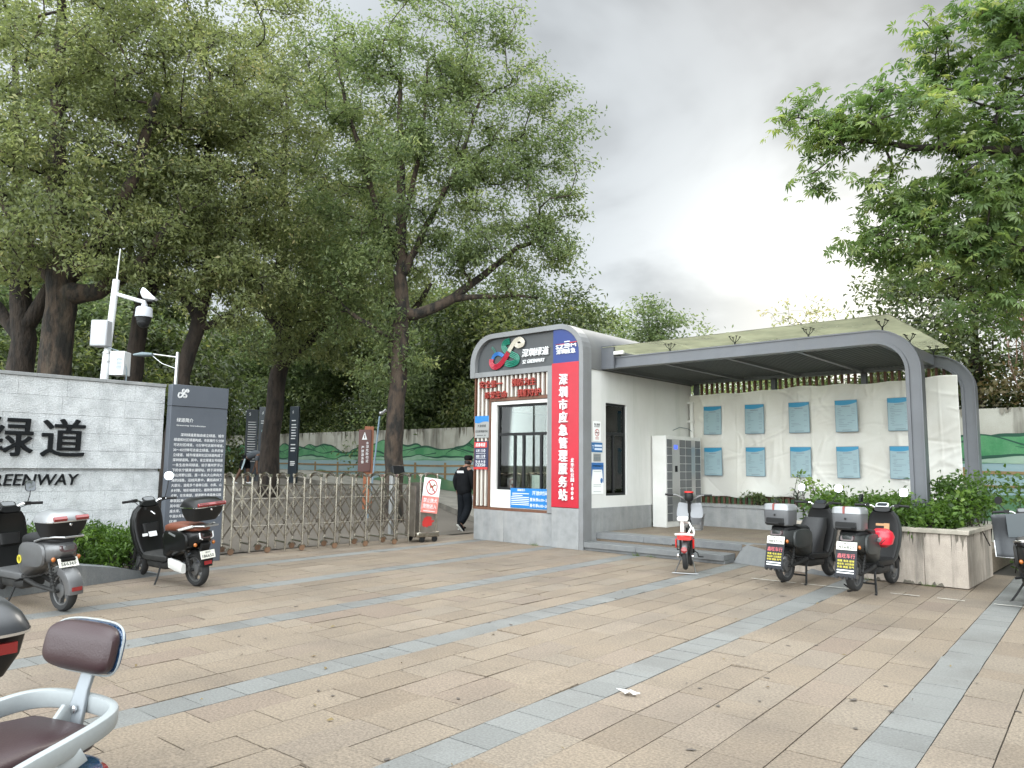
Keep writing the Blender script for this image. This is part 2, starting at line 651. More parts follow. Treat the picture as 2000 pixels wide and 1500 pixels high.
g = MB()
for (a, b) in (((-900, 1.06), (-28, 1.06)), ((-28, 1.06), (-12.25, -0.04)), ((-12.25, -0.04), (900, -0.04))):
    g.face([(a[0], -900, a[1]), (b[0], -900, b[1]), (b[0], 900, b[1]), (a[0], 900, a[1])])
tag(g.build('ground', mat('ground_soil', (0.13, 0.12, 0.085), 0.95, col2=(0.09, 0.10, 0.05), vs=0.4)), kind='structure')
d = MB()
xs = np.linspace(-30, -12.24, 24)
d.grid([[(x, 2.0, slope(x) + 0.004), (x, 17.5, slope(x) + 0.004)] for x in xs])
tag(d.build('driveway', M('concrete')), kind='structure')
k = MB()
for i in range(len(xs) - 1):
    x0, x1 = xs[i], xs[i + 1]
    if x1 > -12.9:
        continue
    y = 14.35 + (-14.6 - x0) * 0.5 if x0 > -17.5 else 15.8
    y1 = 14.35 + (-14.6 - x1) * 0.5 if x1 > -17.5 else 15.8
    za, zb = slope(x0), slope(x1)
    v = [(x0, y, za), (x1, y1, zb), (x1, y1, zb + .15), (x0, y, za + .15), (x0, 18.4, za + .15), (x1, 18.4, zb + .15)]
    k.add(v, [(0, 1, 2, 3), (3, 2, 5, 4)])
tag(k.build('raised_pavement', mat('kerb_stone', (0.23, 0.21, 0.18), 0.85, col2=(0.13, 0.12, 0.10), vs=2, fine=0.1)), kind='structure')

PA = R(3.0)
EU, EV = V(math.cos(PA), math.sin(PA), 0), V(-math.sin(PA), math.cos(PA), 0)


def uv(u, v, z=0.0):
    return u * EU + v * EV + V(0, 0, z)


rg = np.random.default_rng(21)
pv, pvt = MB(), []
pv.face([uv(-14.5, -4.6, -.014), uv(7.6, -4.6, -.014), uv(7.6, 17.5, -.014), uv(-14.5, 17.5, -.014)], 2)
pvt.append(0.5)


def slab(u0, u1, v0, v1, mi, tint):
    gp = 0.0027 + abs(rg.normal(0, 0.0013))
    gq = 0.0024 + abs(rg.normal(0, 0.0013))
    a0, a1, b0, b1 = u0 + gp, u1 - gp, v0 + gq, v1 - gq
    t = rg.normal(0, 0.0009, 3)
    if rg.random() < 0.02:
        t += V(0.004, rg.normal(0, .004), rg.normal(0, .004))
    top = [uv(a, b, t[0] + t[1] * sa + t[2] * sb) for a, b, sa, sb in ((a0, b0, -1, -1), (a1, b0, 1, -1), (a1, b1, 1, 1), (a0, b1, -1, 1))]
    if mi == 0 and rg.random() < 0.015:
        c = rg.integers(0, 4)
        q = top[c] * 0.93 + top[(c + 1) % 4] * 0.035 + top[(c - 1) % 4] * 0.035
        top[c] = q
    bot = [p - V(0, 0, .013) for p in top]
    pv.add(top + bot, [(0, 1, 2, 3), (4, 5, 1, 0), (5, 6, 2, 1), (6, 7, 3, 2), (7, 4, 0, 3)], mi)
    pvt.extend([tint] * 5)


u = -1.195 + 1.862 * 4
while u > -13.6:
    v = -4.5 + 0.149
    while v < 13.2:
        P = uv(u, v)
        if P[0] > -12.3:
            slab(u, u + 0.303, v, v + 0.305, 1, float(np.clip(rg.normal(.5, .22), 0, 1)))
        v += 0.305
    w = (1.862 - 0.303) / 5
    for r_ in range(5):
        a = u + 0.303 + r_ * w
        v = -4.5 + (0.0 if r_ % 2 else 0.31) + rg.uniform(-.05, .05)
        while v < 13.2:
            L = 0.61
            if rg.random() < .07:
                L = 0.305
            P = uv(a, v)
            if P[0] > -12.35:
                slab(a, a + w, v, v + L, 0, float(rg.random()))
            v += L
    u -= 1.862
for q in range(120):      # gum, oil spots and scuffs trodden into the paving
    p0 = uv(rg.uniform(-7, 1.5), 2.0 + 8.5 * rg.random() ** 1.3, .0052 + q * 2e-5)
    r0, an, el = abs(rg.normal(.007, .006)) + .003, rg.uniform(0, 6.3), rg.uniform(1.0, 2.2)
    pts = []
    for a_ in np.arange(9) * 2 * math.pi / 9:
        k_ = r0 * (1 + rg.normal(0, .22))
        x_, y_ = k_ * el * math.cos(a_), k_ * math.sin(a_)
        pts.append(p0 + V(x_ * math.cos(an) - y_ * math.sin(an), x_ * math.sin(an) + y_ * math.cos(an), 0))
    pv.face(pts, 3)
    pvt.append(.5)
tag(pv.build('pavement', [M('slab_tan'), M('slab_grey'), M('paving_bed'), M('stain')], tint=pvt, sharp=None), kind='structure')
for p in bpy.data.objects['pavement'].data.polygons:
    p.use_smooth = False
ln = MB()
for a, b, va, vb in ((-4.05, -3.42, 10.50, 10.49), (-3.36, -2.62, 10.49, 10.475), (-2.26, -1.93, 10.47, 10.468), (-1.74, -1.45, 10.468, 10.466), (-1.16, -0.5, 10.465, 10.46), (-0.4, 0.6, 10.46, 10.46)):
    ln.face([uv(a, va - .016, 0.011), uv(b, vb - .016, 0.011), uv(b, vb + .016, 0.011), uv(a, va + .016, 0.011)])
tag(ln.build('road_marking', M('line_white')), kind='structure')

# ------------------------------------------------------------------ kiosk
KX0, KX1, KY, KT = -11.35, -8.33, 11.39, 4.32
kiosk = thing('guard_kiosk', 'small white and grey guard kiosk with rounded roof beside the gate', 'kiosk', (-9.8, KY, 0))


def arch(off, z0l, z0r, n=9):
    """Rounded portal outline, inset by off."""
    x0, x1, zt, rl, rr = KX0 + off * 1.4, KX1 - off, KT - off, 0.62 - off, 0.60 - off
    p = [(x0, z0l)]
    for i in range(n + 1):
        a = R(180 - 90 * i / n)
        p.append((x0 + rl + rl * math.cos(a), zt - rl + rl * math.sin(a)))
    for i in range(n + 1):
        a = R(90 - 90 * i / n)
        p.append((x1 - rr + rr * math.cos(a), zt - rr + rr * math.sin(a)))
    p.append((x1, z0r))
    return p


a = MB()
out, inn = arch(0, 3.41, 0.0), arch(0.10, 3.41, 0.0)
poly = [(x, KY, z) for x, z in out] + [(x, KY, z) for x, z in inn[::-1]]
for i in range(len(out) - 1):
    q = [out[i], out[i + 1], inn[i + 1], inn[i]]
    a.prism([(x, KY, z) for x, z in q], (0, 0.27, 0))
a.bx(-11.207, -9.20, KY + .004, KY + .2, 3.41, 3.515)
a.bx(-9.20, -9.083, KY + .004, KY + .2, 0.64, 3.515)
a.build('arch_frame', M('grey_paint'), kiosk, sharp=30)
rf = MB()
ro = arch(0.004, 3.42, 3.42)
rf.prism([(x, KY + .27, z) for x, z in ro], (0, 4.05, 0))
rf.build('roof', mat('roof_grey', (0.105, 0.107, 0.108), .6, col2=(0.145, 0.145, 0.14), vs=1.3, streak=(1.5, .4, (.17, .165, .15))), kiosk, sharp=30)
fp = MB()
fi = [(x, z) for x, z in arch(0.098, 3.50, 3.50) if z > 3.49]
cut = [(x, z) for x, z in fi if x < -9.08] + [(-9.08, KT - .098), (-9.08, 3.50)]
fp.prism([(x, KY + .09, z) for x, z in cut], (0, .05, 0))
fp.build('fascia_panel', M('fascia_grey'), kiosk)
# walls, hollow with window openings
w = MB()
FX0, FX1 = -11.22, -9.10
w.bx(-8.48, -8.36, KY + .27, 12.18, .76, 3.42)
w.bx(-8.48, -8.36, 12.93, 15.65, .76, 3.42)
w.bx(-8.48, -8.36, 12.18, 12.93, .76, .98)
w.bx(-8.48, -8.36, 12.18, 12.93, 2.80, 3.42)
w.bx(-11.2, -8.48, 15.5, 15.65, .0, 1.0)
w.bx(-11.2, -8.48, 15.5, 15.65, 2.8, 3.42)
w.bx(-11.2, -10.6, 15.5, 15.65, 1.0, 2.8)
w.bx(-9.2, -8.48, 15.5, 15.65, 1.0, 2.8)
w.bx(-11.2, -11.06, KY + .2, 11.75, .0, 3.42)
w.bx(-11.2, -11.06, 13.7, 15.5, .0, 3.42)
w.bx(-11.2, -11.06, 11.75, 13.7, .0, 1.0)
w.bx(-11.2, -11.06, 11.75, 13.7, 2.75, 3.42)
w.build('wall', M('render_white'), kiosk)
fl = MB()
fl.bx(-11.05, -8.48, 11.6, 15.5, .2, .3)
fl.bx(-11.05, -8.48, 11.6, 15.5, 3.30, 3.40)
fl.build('room_lining', M('room_wall'), kiosk)
pl = MB()
pl.bx(-8.49, -8.345, KY + .27, 13.84, 0.0, .76)
pl.bx(-11.20, -10.35, KY + .03, KY + .20, 0, .63)
pl.bx(-10.346, -9.07, KY + .03, KY + .20, 0, .63)
pl.bx(-9.07, -8.425, KY - .015, KY + .25, 0, .755)
pl.build('plinth', M('granite'), kiosk, bevel=.006)
cl = MB()
cl.bx(FX0, FX0 + .46, KY + .10, KY + .13, .68, 3.41)
cl.bx(FX0 + .46, -9.20, KY + .10, KY + .13, 2.95, 3.41)
cl.bx(FX0, -9.20, KY + .03, KY + .12, .63, .68)
cl.bx(-10.80, -9.20, KY + .04, KY + .10, 2.88, 2.945)
cl.bx(-10.82, -10.775, KY + .04, KY + .10, .68, 2.88)
cl.bx(-11.225, -11.205, KY + .02, KY + .13, .63, 3.41)
cl.build('cladding', M('brown_wood'), kiosk, bevel=.004)
sl = MB()
x = FX0 + .06
while x < -9.24:
    zb = .70 if x < -10.85 else 2.955
    sl.bx(x, x + .046, KY + .045, KY + .10, zb, 3.405)
    x += .118
sl.build('slat_row', M('slat_white'), kiosk, bevel=.004)
wp = MB()
wp.bx(-10.77, -9.203, KY + .07, KY + .2, .683, 1.05)
wp.bx(-10.77, -10.63, KY + .07, KY + .2, 1.05, 2.875)
wp.bx(-9.262, -9.203, KY + .07, KY + .2, 1.05, 2.875)
wp.bx(-10.63, -9.262, KY + .07, KY + .2, 2.80, 2.875)
wp.build('window_surround', M('white_paint'), kiosk, bevel=.005)


def window(name, x0, x1, z0, z1, zt, y, axis, mull, parent):
    """Dark aluminium window in an X-Z (axis X) or Y-Z wall plane."""
    t = .045
    f, gp = MB(), MB()

    def b(m, a0, a1, c0, c1, d0, d1):
        if axis == 'X':
            m.bx(a0, a1, y + d0, y + d1, c0, c1)
        else:
            m.bx(y - d1, y - d0, a0, a1, c0, c1)
    b(f, x0, x0 + t, z0, z1, 0, .06)
    b(f, x1 - t, x1, z0, z1, 0, .06)
    b(f, x0 + t, x1 - t, z0, z0 + t, 0, .06)
    b(f, x0 + t, x1 - t, z1 - t, z1, 0, .06)
    if zt:
        b(f, x0 + t, x1 - t, zt - .03, zt + .03, .002, .062)
    for mm, lo, hi in mull:
        b(f, mm - .025, mm + .025, lo, hi, .004, .055)
    b(gp, x0 + t, x1 - t, z0 + t, z1 - t, .028, .034)
    o = f.build('window_frame', M('black_metal'), parent, bevel=.003)
    gp.build('window_pane', GLASS, o)
    return o


window('w', -10.63, -9.262, 1.05, 2.80, 2.19, KY + .13, 'X', [(-10.17, 1.095, 2.16), (-9.93, 1.095, 2.16), (-9.47, 1.095, 2.16)], kiosk)
window('w', 12.18, 12.93, .98, 2.80, 2.2, -8.40, 'Y', [(12.52, 1.03, 2.17)], kiosk)
window('w', 11.75, 13.7, 1.0, 2.75, 2.2, -11.09, 'Y', [(12.3, 1.05, 2.17), (13.0, 1.05, 2.17)], kiosk)
window('w', -10.6, -9.2, 1.0, 2.8, 2.2, 15.55, 'X', [(-9.9, 1.05, 2.17)], kiosk)
dk = thing('desk', 'white desk with papers behind the front window of the kiosk', 'desk', (-10.0, 12.0, .3))
t_ = MB()
t_.bx(-10.95, -9.0, 11.66, 12.2, .98, 1.02)
for xx in (-10.9, -9.05):
    t_.bx(xx - .02, xx + .02, 11.68, 12.18, .3, .98)
t_.build('desk_top', M('white_paint'), dk)
fld = MB()
fld.bx(-9.86, -9.60, 11.72, 11.78, 1.02, 1.36)
tag(fld.build('folder', M('paper_white')), 'white folder standing on the desk inside the kiosk window', 'folder')

# fascia logo and lettering (a sign of its own)
lg = thing('fascia_sign', 'coloured ribbon S emblem with white greenway lettering on the dark fascia', 'sign', (-10.0, KY + .09, 3.5))


def spline(pts, n=10):
    P = np.array(pts, float)
    P = np.vstack([2 * P[0] - P[1], P, 2 * P[-1] - P[-2]])
    o = []
    for i in range(1, len(P) - 2):
        for t in np.linspace(0, 1, n, endpoint=False):
            a, b, c, d_ = P[i - 1], P[i], P[i + 1], P[i + 2]
            o.append(.5 * ((2 * b) + (-a + c) * t + (2 * a - 5 * b + 4 * c - d_) * t * t + (-a + 3 * b - 3 * c + d_) * t ** 3))
    o.append(P[-2])
    return np.array(o)


def ribbon(mb, pts, offs, to3, r, mi=0):
    c = spline(pts)
    tn = np.gradient(c, axis=0)
    nn = np.stack([-tn[:, 1], tn[:, 0]], 1)
    nn /= np.linalg.norm(nn, axis=1)[:, None] + 1e-9
    for o in offs:
        mb.tube([to3(*p) for p in c + nn * o], r, 6, mi)


EMB = dict(
    green=[(-10.263, 4.125), (-10.389, 4.105), (-10.432, 4.021), (-10.359, 3.926), (-10.196, 3.837), (-10.063, 3.765), (-10.079, 3.673), (-10.247, 3.64), (-10.38, 3.68)],
    red=[(-10.774, 3.787), (-10.776, 3.691), (-10.681, 3.612), (-10.535, 3.644), (-10.392, 3.767), (-10.29, 3.89)],
    blue=[(-10.774, 3.775), (-10.723, 3.864), (-10.595, 3.904), (-10.466, 3.855), (-10.44, 3.83)],
    cream=[(-10.27, 3.91), (-10.199, 4.005), (-10.094, 4.108), (-9.971, 4.135), (-9.892, 4.074), (-9.919, 4.015), (-10.022, 4.001), (-10.09, 4.045)],
    hair=[(-10.792, 4.035), (-10.706, 3.945), (-10.723, 3.864)])
e3 = lambda yy: (lambda x, z: (x, yy, z))
for nm, mt, offs, yy in (('green', 'ribbon_green', (-.051, -.017, .017, .051), KY + .062), ('blue', 'ribbon_blue', (-.04, -.013, .013), KY + .07),
                         ('red', 'ribbon_red', (-.045, -.015, .015, .045), KY + .055), ('cream', 'ribbon_cream', (-.036, -.012, .012, .036), KY + .048), ('hair', 'ribbon_green', (0, .03), KY + .07)):
    b_ = MB()
    ribbon(b_, EMB[nm], offs, e3(yy), .0155 if nm != 'hair' else .006)
    b_.build('emblem_ribbon', M(mt), lg)
tx = MB()
tx.text('深圳绿道', (-9.56, KY + .07, 3.835), XP, ZP, .165, 0, .03, .012, fit=.70, shear=.12)
tx.text('SZ GREENWAY', (-9.61, KY + .07, 3.655), XP, ZP, .075, 0, .02, .012, fit=.58, shear=.12)
tx.build('lettering', M('letter_white'), lg)

bs = thing('blue_sign', 'blue round-cornered emergency sign panel at the top right of the kiosk front', 'sign', (-8.75, KY + .07, 3.55))
bp = MB()
bcut = [(-9.08, 3.55), (-9.08, KT - .10)] + [(x, z) for x, z in arch(0.10, 3.5, 3.5) if x > -9.07 and z > 3.56] + [(-8.43, 3.55)]
bp.prism([(x, KY + .03, z) for x, z in bcut], (0, .05, 0))
bp.build('panel', M('blue_sheet'), bs)
b_ = MB()
b_.text('SZ', (-8.905, KY + .03, 3.865), XP, ZP, .075, 0, .02, .03, fit=.20)
b_.text('M', (-8.575, KY + .03, 3.875), XP, ZP, .06, 0, .02, .03, fit=.12)
for i, zz in enumerate((3.955, 3.905, 3.875, 3.842)):
    b_.bx(-8.79, -8.665, KY + .008, KY + .03, zz - .009, zz + .009)
b_.bx(-8.68, -8.662, KY + .008, KY + .03, 3.835, 3.905)
b_.text('深圳应急', (-8.76, KY + .03, 3.77), XP, ZP, .10, 0, .02, .02, fit=.46)
b_.build('lettering', M('letter_white'), bs)
b_ = MB()
b_.prism([(-9.03, KY + .012, 3.925), (-8.80, KY + .012, 3.905), (-8.80, KY + .012, 3.921)], (0, .018, 0))
b_.prism([(-8.66, KY + .012, 3.92), (-8.47, KY + .012, 3.925), (-8.47, KY + .012, 3.937), (-8.66, KY + .012, 3.94)], (0, .018, 0))
b_.build('stripe', M('sign_red'), bs)

rs = thing('red_sign', 'tall red vertical signboard with raised white characters on the kiosk front', 'sign', (-8.75, KY, .76))
b_ = MB()
b_.bx(-9.08, -8.43, KY - .012, KY + .02, .765, 3.545)
b_.build('panel', M('red_sheet'), rs, bevel=.004)
b_ = MB()
for i, ch in enumerate('深圳市应急管理服务站'):
    b_.text(ch, (-8.775, KY - .012, 3.215 - i * .2455), XP, ZP, .205, 0, .045, .022, fit=.185)
b_.build('lettering', M('letter_white'), rs)
b_ = MB()
for i, ch in enumerate('龙华区公园'):
    b_.text(ch, (-8.565, KY - .012, 1.66 - i * .092), XP, ZP, .078, 0, .02, .012, fit=.072)
b_.bx(-8.572, -8.558, KY - .03, KY - .012, 1.185, 1.225)
for i, ch in enumerate('006'):
    b_.text(ch, (-8.565, KY - .012, 1.125 - i * .085), XP, ZP, .066, 0, .02, .015, fit=.05)
b_.build('small_lettering', M('letter_white'), rs)

sg = thing('slogan_lettering', 'red raised slogan characters on the brown and white slats of the kiosk', 'lettering', (-10.2, KY + .045, 3.0))
b_ = MB()
for s_, xa, xb, zz in (('安全第一', -11.08, -10.42, 3.25), ('预防为主', -10.16, -9.50, 3.24), ('珍爱生命', -10.92, -10.28, 3.015), ('我们守护', -9.99, -9.38, 3.015)):
    for i, ch in enumerate(s_):
        px_ = xa + (xb - xa) * (i + .5) / 4
        b_.text(ch, (px_, KY + .045, zz + (0.0 if ch != '一' else 0.0)), XP, ZP, .15 if ch != '一' else .03, 0, .05, .02, fit=.145)
b_.build('characters', M('letter_red'), sg)


def board(name, label, corner, xd, w, h, mats, parts, cat='sign', group=None, th=.02):
    """A flat sign standing proud of its wall; parts = callback drawing on (builder, P) with P(u, v, lift)."""
    xd = unit(xd)
    nd = np.cross(xd, ZP)
    c = np.asarray(corner, float)
    o = thing(name, label, cat, tuple(c), group)
    p = MB()
    p.prism([c, c + xd * w, c + xd * w + ZP * h, c + ZP * h], nd * th)
    p.build('panel', mats, o, bevel=.003, seg=1)

    def P(u_, v_, lift=.0025):
        return c + xd * u_ + ZP * v_ + nd * (th + lift)
    parts(o, P, xd)
    return o


def rect(mb, P, u0, u1, v0, v1, mi=0, lift=.003):
    mb.face([P(u0, v0, lift), P(u1, v0, lift), P(u1, v1, lift), P(u0, v1, lift)], mi)


def lines(mb, P, rng, u0, u1, v0, v1, n, th, mi=0):
    for i in range(n):
        vv = v1 - (v1 - v0) * i / max(n - 1, 1)
        e = u1 if rng.random() < .7 else u0 + (u1 - u0) * rng.uniform(.35, .85)
        rect(mb, P, u0 + (0.06 * (u1 - u0) if rng.random() < .25 else 0), e, vv - th / 2, vv + th / 2, mi)


def p_grey(o, P, xd):
    b = MB()
    rect(b, P, 0, .41, .345, .466)
    b.prism([P(0.41 * i / 10, .345 - .02 * math.sin(i * .63) - .012, .003) for i in range(11)] + [P(.41, .36, .003), P(0, .36, .003)], (0, -.001, 0))
    b.build('blue_band', M('sign_sky'), o)
    b = MB()
    b.text('大浪绿道', P(.205, .255), xd, ZP, .058, bold=.012, fit=.25)
    b.text('应急管理服务站', P(.205, .14), xd, ZP, .05, bold=.012, fit=.36)
    rect(b, P, .07, .25, .05, .06)
    rect(b, P, .28, .33, .05, .06)
    b.build('lettering', M('ink'), o)


board('station_sign', 'grey nameplate with a blue wavy top on the left slats of the kiosk', (-11.21, KY + .045, 2.121), XP, .41, .466, M('sign_grey'), p_grey)


def p_navy(o, P, xd):
    b = MB()
    rect(b, P, .02, .39, .46, .575)
    rect(b, P, 0, .415, 0, .05, lift=.004)
    b.build('red_band', M('sign_red'), o)
    b = MB()
    b.text('应急电话', P(.2, .52, .006), xd, ZP, .075, bold=.03, fit=.28, shear=.15)
    b.text('公安', P(.12, .395), xd, ZP, .06, bold=.012, fit=.11)
    b.text('110', P(.275, .395), xd, ZP, .066, bold=.03)
    b.text('消防', P(.12, .275), xd, ZP, .06, bold=.012, fit=.11)
    b.text('119', P(.275, .275), xd, ZP, .066, bold=.03)
    for i, ch in enumerate('隐患举报'):
        b.text(ch, P(.09 + i * .076, .165), xd, ZP, .05, bold=.012, fit=.05)
    b.text('12350', P(.205, .095), xd, ZP, .062, bold=.03, fit=.27)
    rect(b, P, .07, .35, .335, .341)
    rect(b, P, .07, .35, .222, .228)
    b.build('lettering', M('letter_white'), o)


board('phone_sign', 'navy emergency telephone sign with a red foot on the kiosk slats', (-11.225, KY + .043, 1.458), XP, .415, .593, M('sign_navy'), p_navy)


def p_hours(o, P, xd):
    b = MB()
    b.text('温馨提示', P(.29, .36), xd, ZP, .045, bold=.02, fit=.21)
    rg_ = np.random.default_rng(3)
    lines(b, P, rg_, .03, .50, .07, .29, 7, .014)
    b.text('开放时间', P(.78, .31), xd, ZP, .085, bold=.012, fit=.40)
    b.text('夏秋季6:00~21', P(.75, .18), xd, ZP, .07, bold=.012, fit=.46)
    b.text('春冬季6:00~20', P(.75, .065), xd, ZP, .07, bold=.012, fit=.46)
    b.build('lettering', M('letter_white'), o)


board('opening_hours_sign', 'bright blue opening hours board below the kiosk front window', (-10.19, KY + .068, .70), XP, 1.0, .395, M('sign_sky'), p_hours)

# papers on the kiosk side wall
SX = -8.358


def p_smoke(o, P, xd):
    b = MB()
    b.text('禁止吸烟', P(.13, .325), xd, ZP, .045, bold=.02, fit=.18)
    b.text('NO SMOKING', P(.13, .283), xd, ZP, .022, bold=.02, fit=.17)
    rect(b, P, .075, .185, .158, .172)
    b.build('lettering', M('ink'), o)
    b = MB()
    c0 = P(.13, .165, .002)
    t = np.arange(24) * 2 * math.pi / 24
    ra = [c0 + xd * .072 * math.cos(q) + ZP * .072 * math.sin(q) for q in t]
    rb = [c0 + xd * .058 * math.cos(q) + ZP * .058 * math.sin(q) for q in t]
    b.loft([ra, rb], caps=False)
    b.face([P(.085, .212), P(.095, .222), P(.178, .118), P(.168, .108)])
    rect(b, P, .07, .19, .062, .072)
    rect(b, P, .07, .19, .04, .047)
    b.build('ban_ring', M('sign_red'), o)


board('no_smoking_notice', 'white no smoking notice on the kiosk side wall left of the narrow window', (SX, 11.745, 2.03), YP, .26, .385, M('paper_white'), p_smoke, th=.004)


def p_b2(o, P, xd):
    b = MB()
    rect(b, P, .10, .35, .105, .145)
    rect(b, P, .10, .35, .04, .08)
    b.text('T', P(.055, .095), xd, ZP, .07, bold=.01)
    b.build('lettering', mat('pale_ink', (.62, .68, .78), .6), o)


board('blue_notice', 'small dark blue notice under the no smoking notice', (SX, 11.69, 1.82), YP, .37, .187, M('sign_mid'), p_b2, th=.004)


def p_g2(o, P, xd):
    b = MB()
    for i in range(4):
        rect(b, P, .03 + i * .05, .055 + i * .05, .03, .085)
    rect(b, P, .03, .2, .11, .12)
    b.build('lettering', M('ink_grey'), o)


board('grey_notice', 'small grey paper notice between the blue notice and the white poster', (SX, 11.755, 1.645), YP, .25, .148, M('sign_grey'), p_g2, th=.004)


def p_post(o, P, xd):
    b = MB()
    rect(b, P, 0, .415, .47, .605)
    b.face([P(0, .47), P(.05, .47), P(.012, .22), P(0, .22)])
    b.face([P(.365, .47), P(.415, .47), P(.415, .22), P(.403, .22)])
    b.prism([P(.345 + .04 * math.cos(q), .26 + .05 * math.sin(q), .003) for q in np.arange(14) * 2 * math.pi / 14], (.001, 0, 0))
    b.build('blue_print', M('ribbon_blue'), o)
    b = MB()
    rect(b, P, .06, .36, .53, .55)
    b.build('title', M('letter_white'), o)
    b = MB()
    for vv in (.43, .18, .15, .05):
        rect(b, P, .08, .33, vv, vv + .006)
    b.build('text_line', M('ink_grey'), o)


board('service_poster', 'white poster with a blue head, lowest paper on the kiosk side wall', (SX, 11.675, 1.017), YP, .415, .607, M('paper_white'), p_post, th=.004)
# ------------------------------------------------------------------ platform, steps, ramp
pf = thing('entrance_platform', 'low paved platform with two grey stone steps in front of the notice wall', 'platform', (-7, 12, 0))
b = MB()
b.bx(-8.34, -2.2, 11.84, 15.7, .012, .297)
b.build('paved_top', M('slab_tan'), pf)
tp, tpt = MB(), []
rg = np.random.default_rng(5)
for i in range(20):
    for j in range(7):
        x0, y0 = -8.33 + i * .305 + (.1 if j % 2 else 0), 12.2 + j * .5
        tp.bx(x0 + .002, min(x0 + .303, -2.3), y0 + .002, y0 + .498, .297, .3015 + rg.uniform(0, .0015))
        tpt += [float(rg.random())] * 6
tp.build('paving_tile', M('slab_tan'), pf, tint=tpt)
b = MB()
x = -8.345
for wd in (1.05, 1.0, .86):
    b.bx(x + .002, x + wd - .002, 11.82, 12.2, .19, .305)
    b.bx(x + .002, x + wd - .002, 11.86, 12.19, .012, .188)
    x += wd
x = -8.33
for wd in (1.12, .9, .76):
    b.bx(x + .002, x + wd - .002, 11.40, 11.82, .055, .15)
    b.bx(x + .002, x + wd - .002, 11.44, 11.80, 0.0, .053)
    x += wd
b.build('step', M('granite_dark'), pf, bevel=.006)
b = MB()
b.add([(-5.56, 11.76, .004), (-3.75, 11.25, .004), (-3.75, 12.1, .31), (-5.40, 11.86, .31), (-5.40, 12.1, .31), (-5.56, 12.1, .004)],
      [(0, 1, 2, 4, 3), (0, 3, 4, 5)])
b.build('ramp', M('granite_dark'), pf)

# ------------------------------------------------------------------ canopy
cp = thing('canopy', 'dark grey steel canopy with curved corner posts and louvred roof beside the kiosk', 'canopy', (-5.6, 12.1, .3))


def portal(y0, y1, xr, x0, z0, ztop, rad, dep, name):
    """Beam running along X that bends down into a post (channel section)."""
    def path(off):
        p = [(x0, ztop - off)]
        r_ = rad - off
        for i in range(13):
            a = R(90 - 90 * i / 12)
            p.append((xr - rad + r_ * math.cos(a), ztop - rad + r_ * math.sin(a)))
        p.append((xr - off, z0))
        return p
    m = MB()
    o_, i_ = path(0), path(dep)
    o2, i2 = path(.022), path(dep - .05)
    for k_ in range(len(o_) - 1):
        for A_, B_, ya, yb in ((o_, o2, y0, y1), (i2, i_, y0 - .004, y1), (o2, i2, y0 + .022, y1 - .02)):
            q = [A_[k_], A_[k_ + 1], B_[k_ + 1], B_[k_]]
            m.prism([(x_, ya, z_) for x_, z_ in q], (0, yb - ya, 0))
    m.build(name, M('frame_steel'), cp, sharp=25)


portal(12.06, 12.26, -2.72, -8.32, .45, 3.67, .66, .215, 'portal_frame')
portal(15.62, 15.84, -2.66, -8.30, .30, 3.70, .70, .23, 'portal_frame')
b = MB()
b.bx(-3.42, -3.30, 12.26, 15.62, 3.50, 3.69)
b.build('side_beam', M('frame_steel'), cp)
b = MB()
b.bx(-8.36, -8.24, 12.05, 15.6, 3.44, 3.66)
b.bx(-8.34, -8.05, 12.0, 12.06, 3.44, 3.90)
b.build('wall_beam', M('frame_steel'), cp)
for x in (-7.1, -5.85, -4.6):
    b = MB()
    b.bx(x - .04, x + .04, 12.26, 15.62, 3.468, 3.64)
    b.build('rafter', M('frame_steel'), cp, bevel=.004)
b = MB()
x = -8.18
while x < -3.45:
    if min(abs(x - q) for q in (-7.1, -5.85, -4.6)) > .07:
        b.ob((x, 13.94, 3.57), (.006, 0, 0), (0, 1.675, 0), (.012, 0, .045))
    x += .078
b.build('louver', M('louver_steel'), cp)
for i, (xa, xb) in enumerate(((-8.30, -7.02), (-7.01, -5.73), (-5.72, -4.44), (-4.43, -3.10))):
    for ya, yb in ((11.98, 13.95), (13.96, 15.95)):
        b = MB()
        b.bx(xa, xb, ya, yb, 3.862, 3.874)
        b.build('glass_panel', ROOF_GLASS, cp)
for x in (-7.015, -5.725, -4.435, -3.3):
    for y in (12.35, 13.95, 15.6):
        b = MB()
        b.cyl((x, y, 3.66), (x, y, 3.76), .014, n=8)
        for sx_ in (-1, 1):
            for sy_ in (-1, 1):
                b.tube([(x, y, 3.74), (x + sx_ * .05, y + sy_ * .05, 3.81), (x + sx_ * .065, y + sy_ * .065, 3.856)], .006, 6)
                b.cyl((x + sx_ * .065, y + sy_ * .065, 3.848), (x + sx_ * .065, y + sy_ * .065, 3.861), .020, n=10)
        b.build('spider_bracket', M('black_metal'), cp)
fl_ = thing('floodlight', 'small white floodlight fixed under the canopy glass near the kiosk', 'floodlight', (-7.95, 12.05, 3.70))
b = MB()
b.bx(-8.05, -7.83, 11.99, 12.05, 3.70, 3.77)
b.build('housing', M('white_paint'), fl_, bevel=.01)
b = MB()
b.tube([(-8.1, 12.04, 3.71), (-7.94, 12.06, 3.69), (-7.94, 12.1, 3.66)], .012)
b.build('bracket', M('black_metal'), fl_)

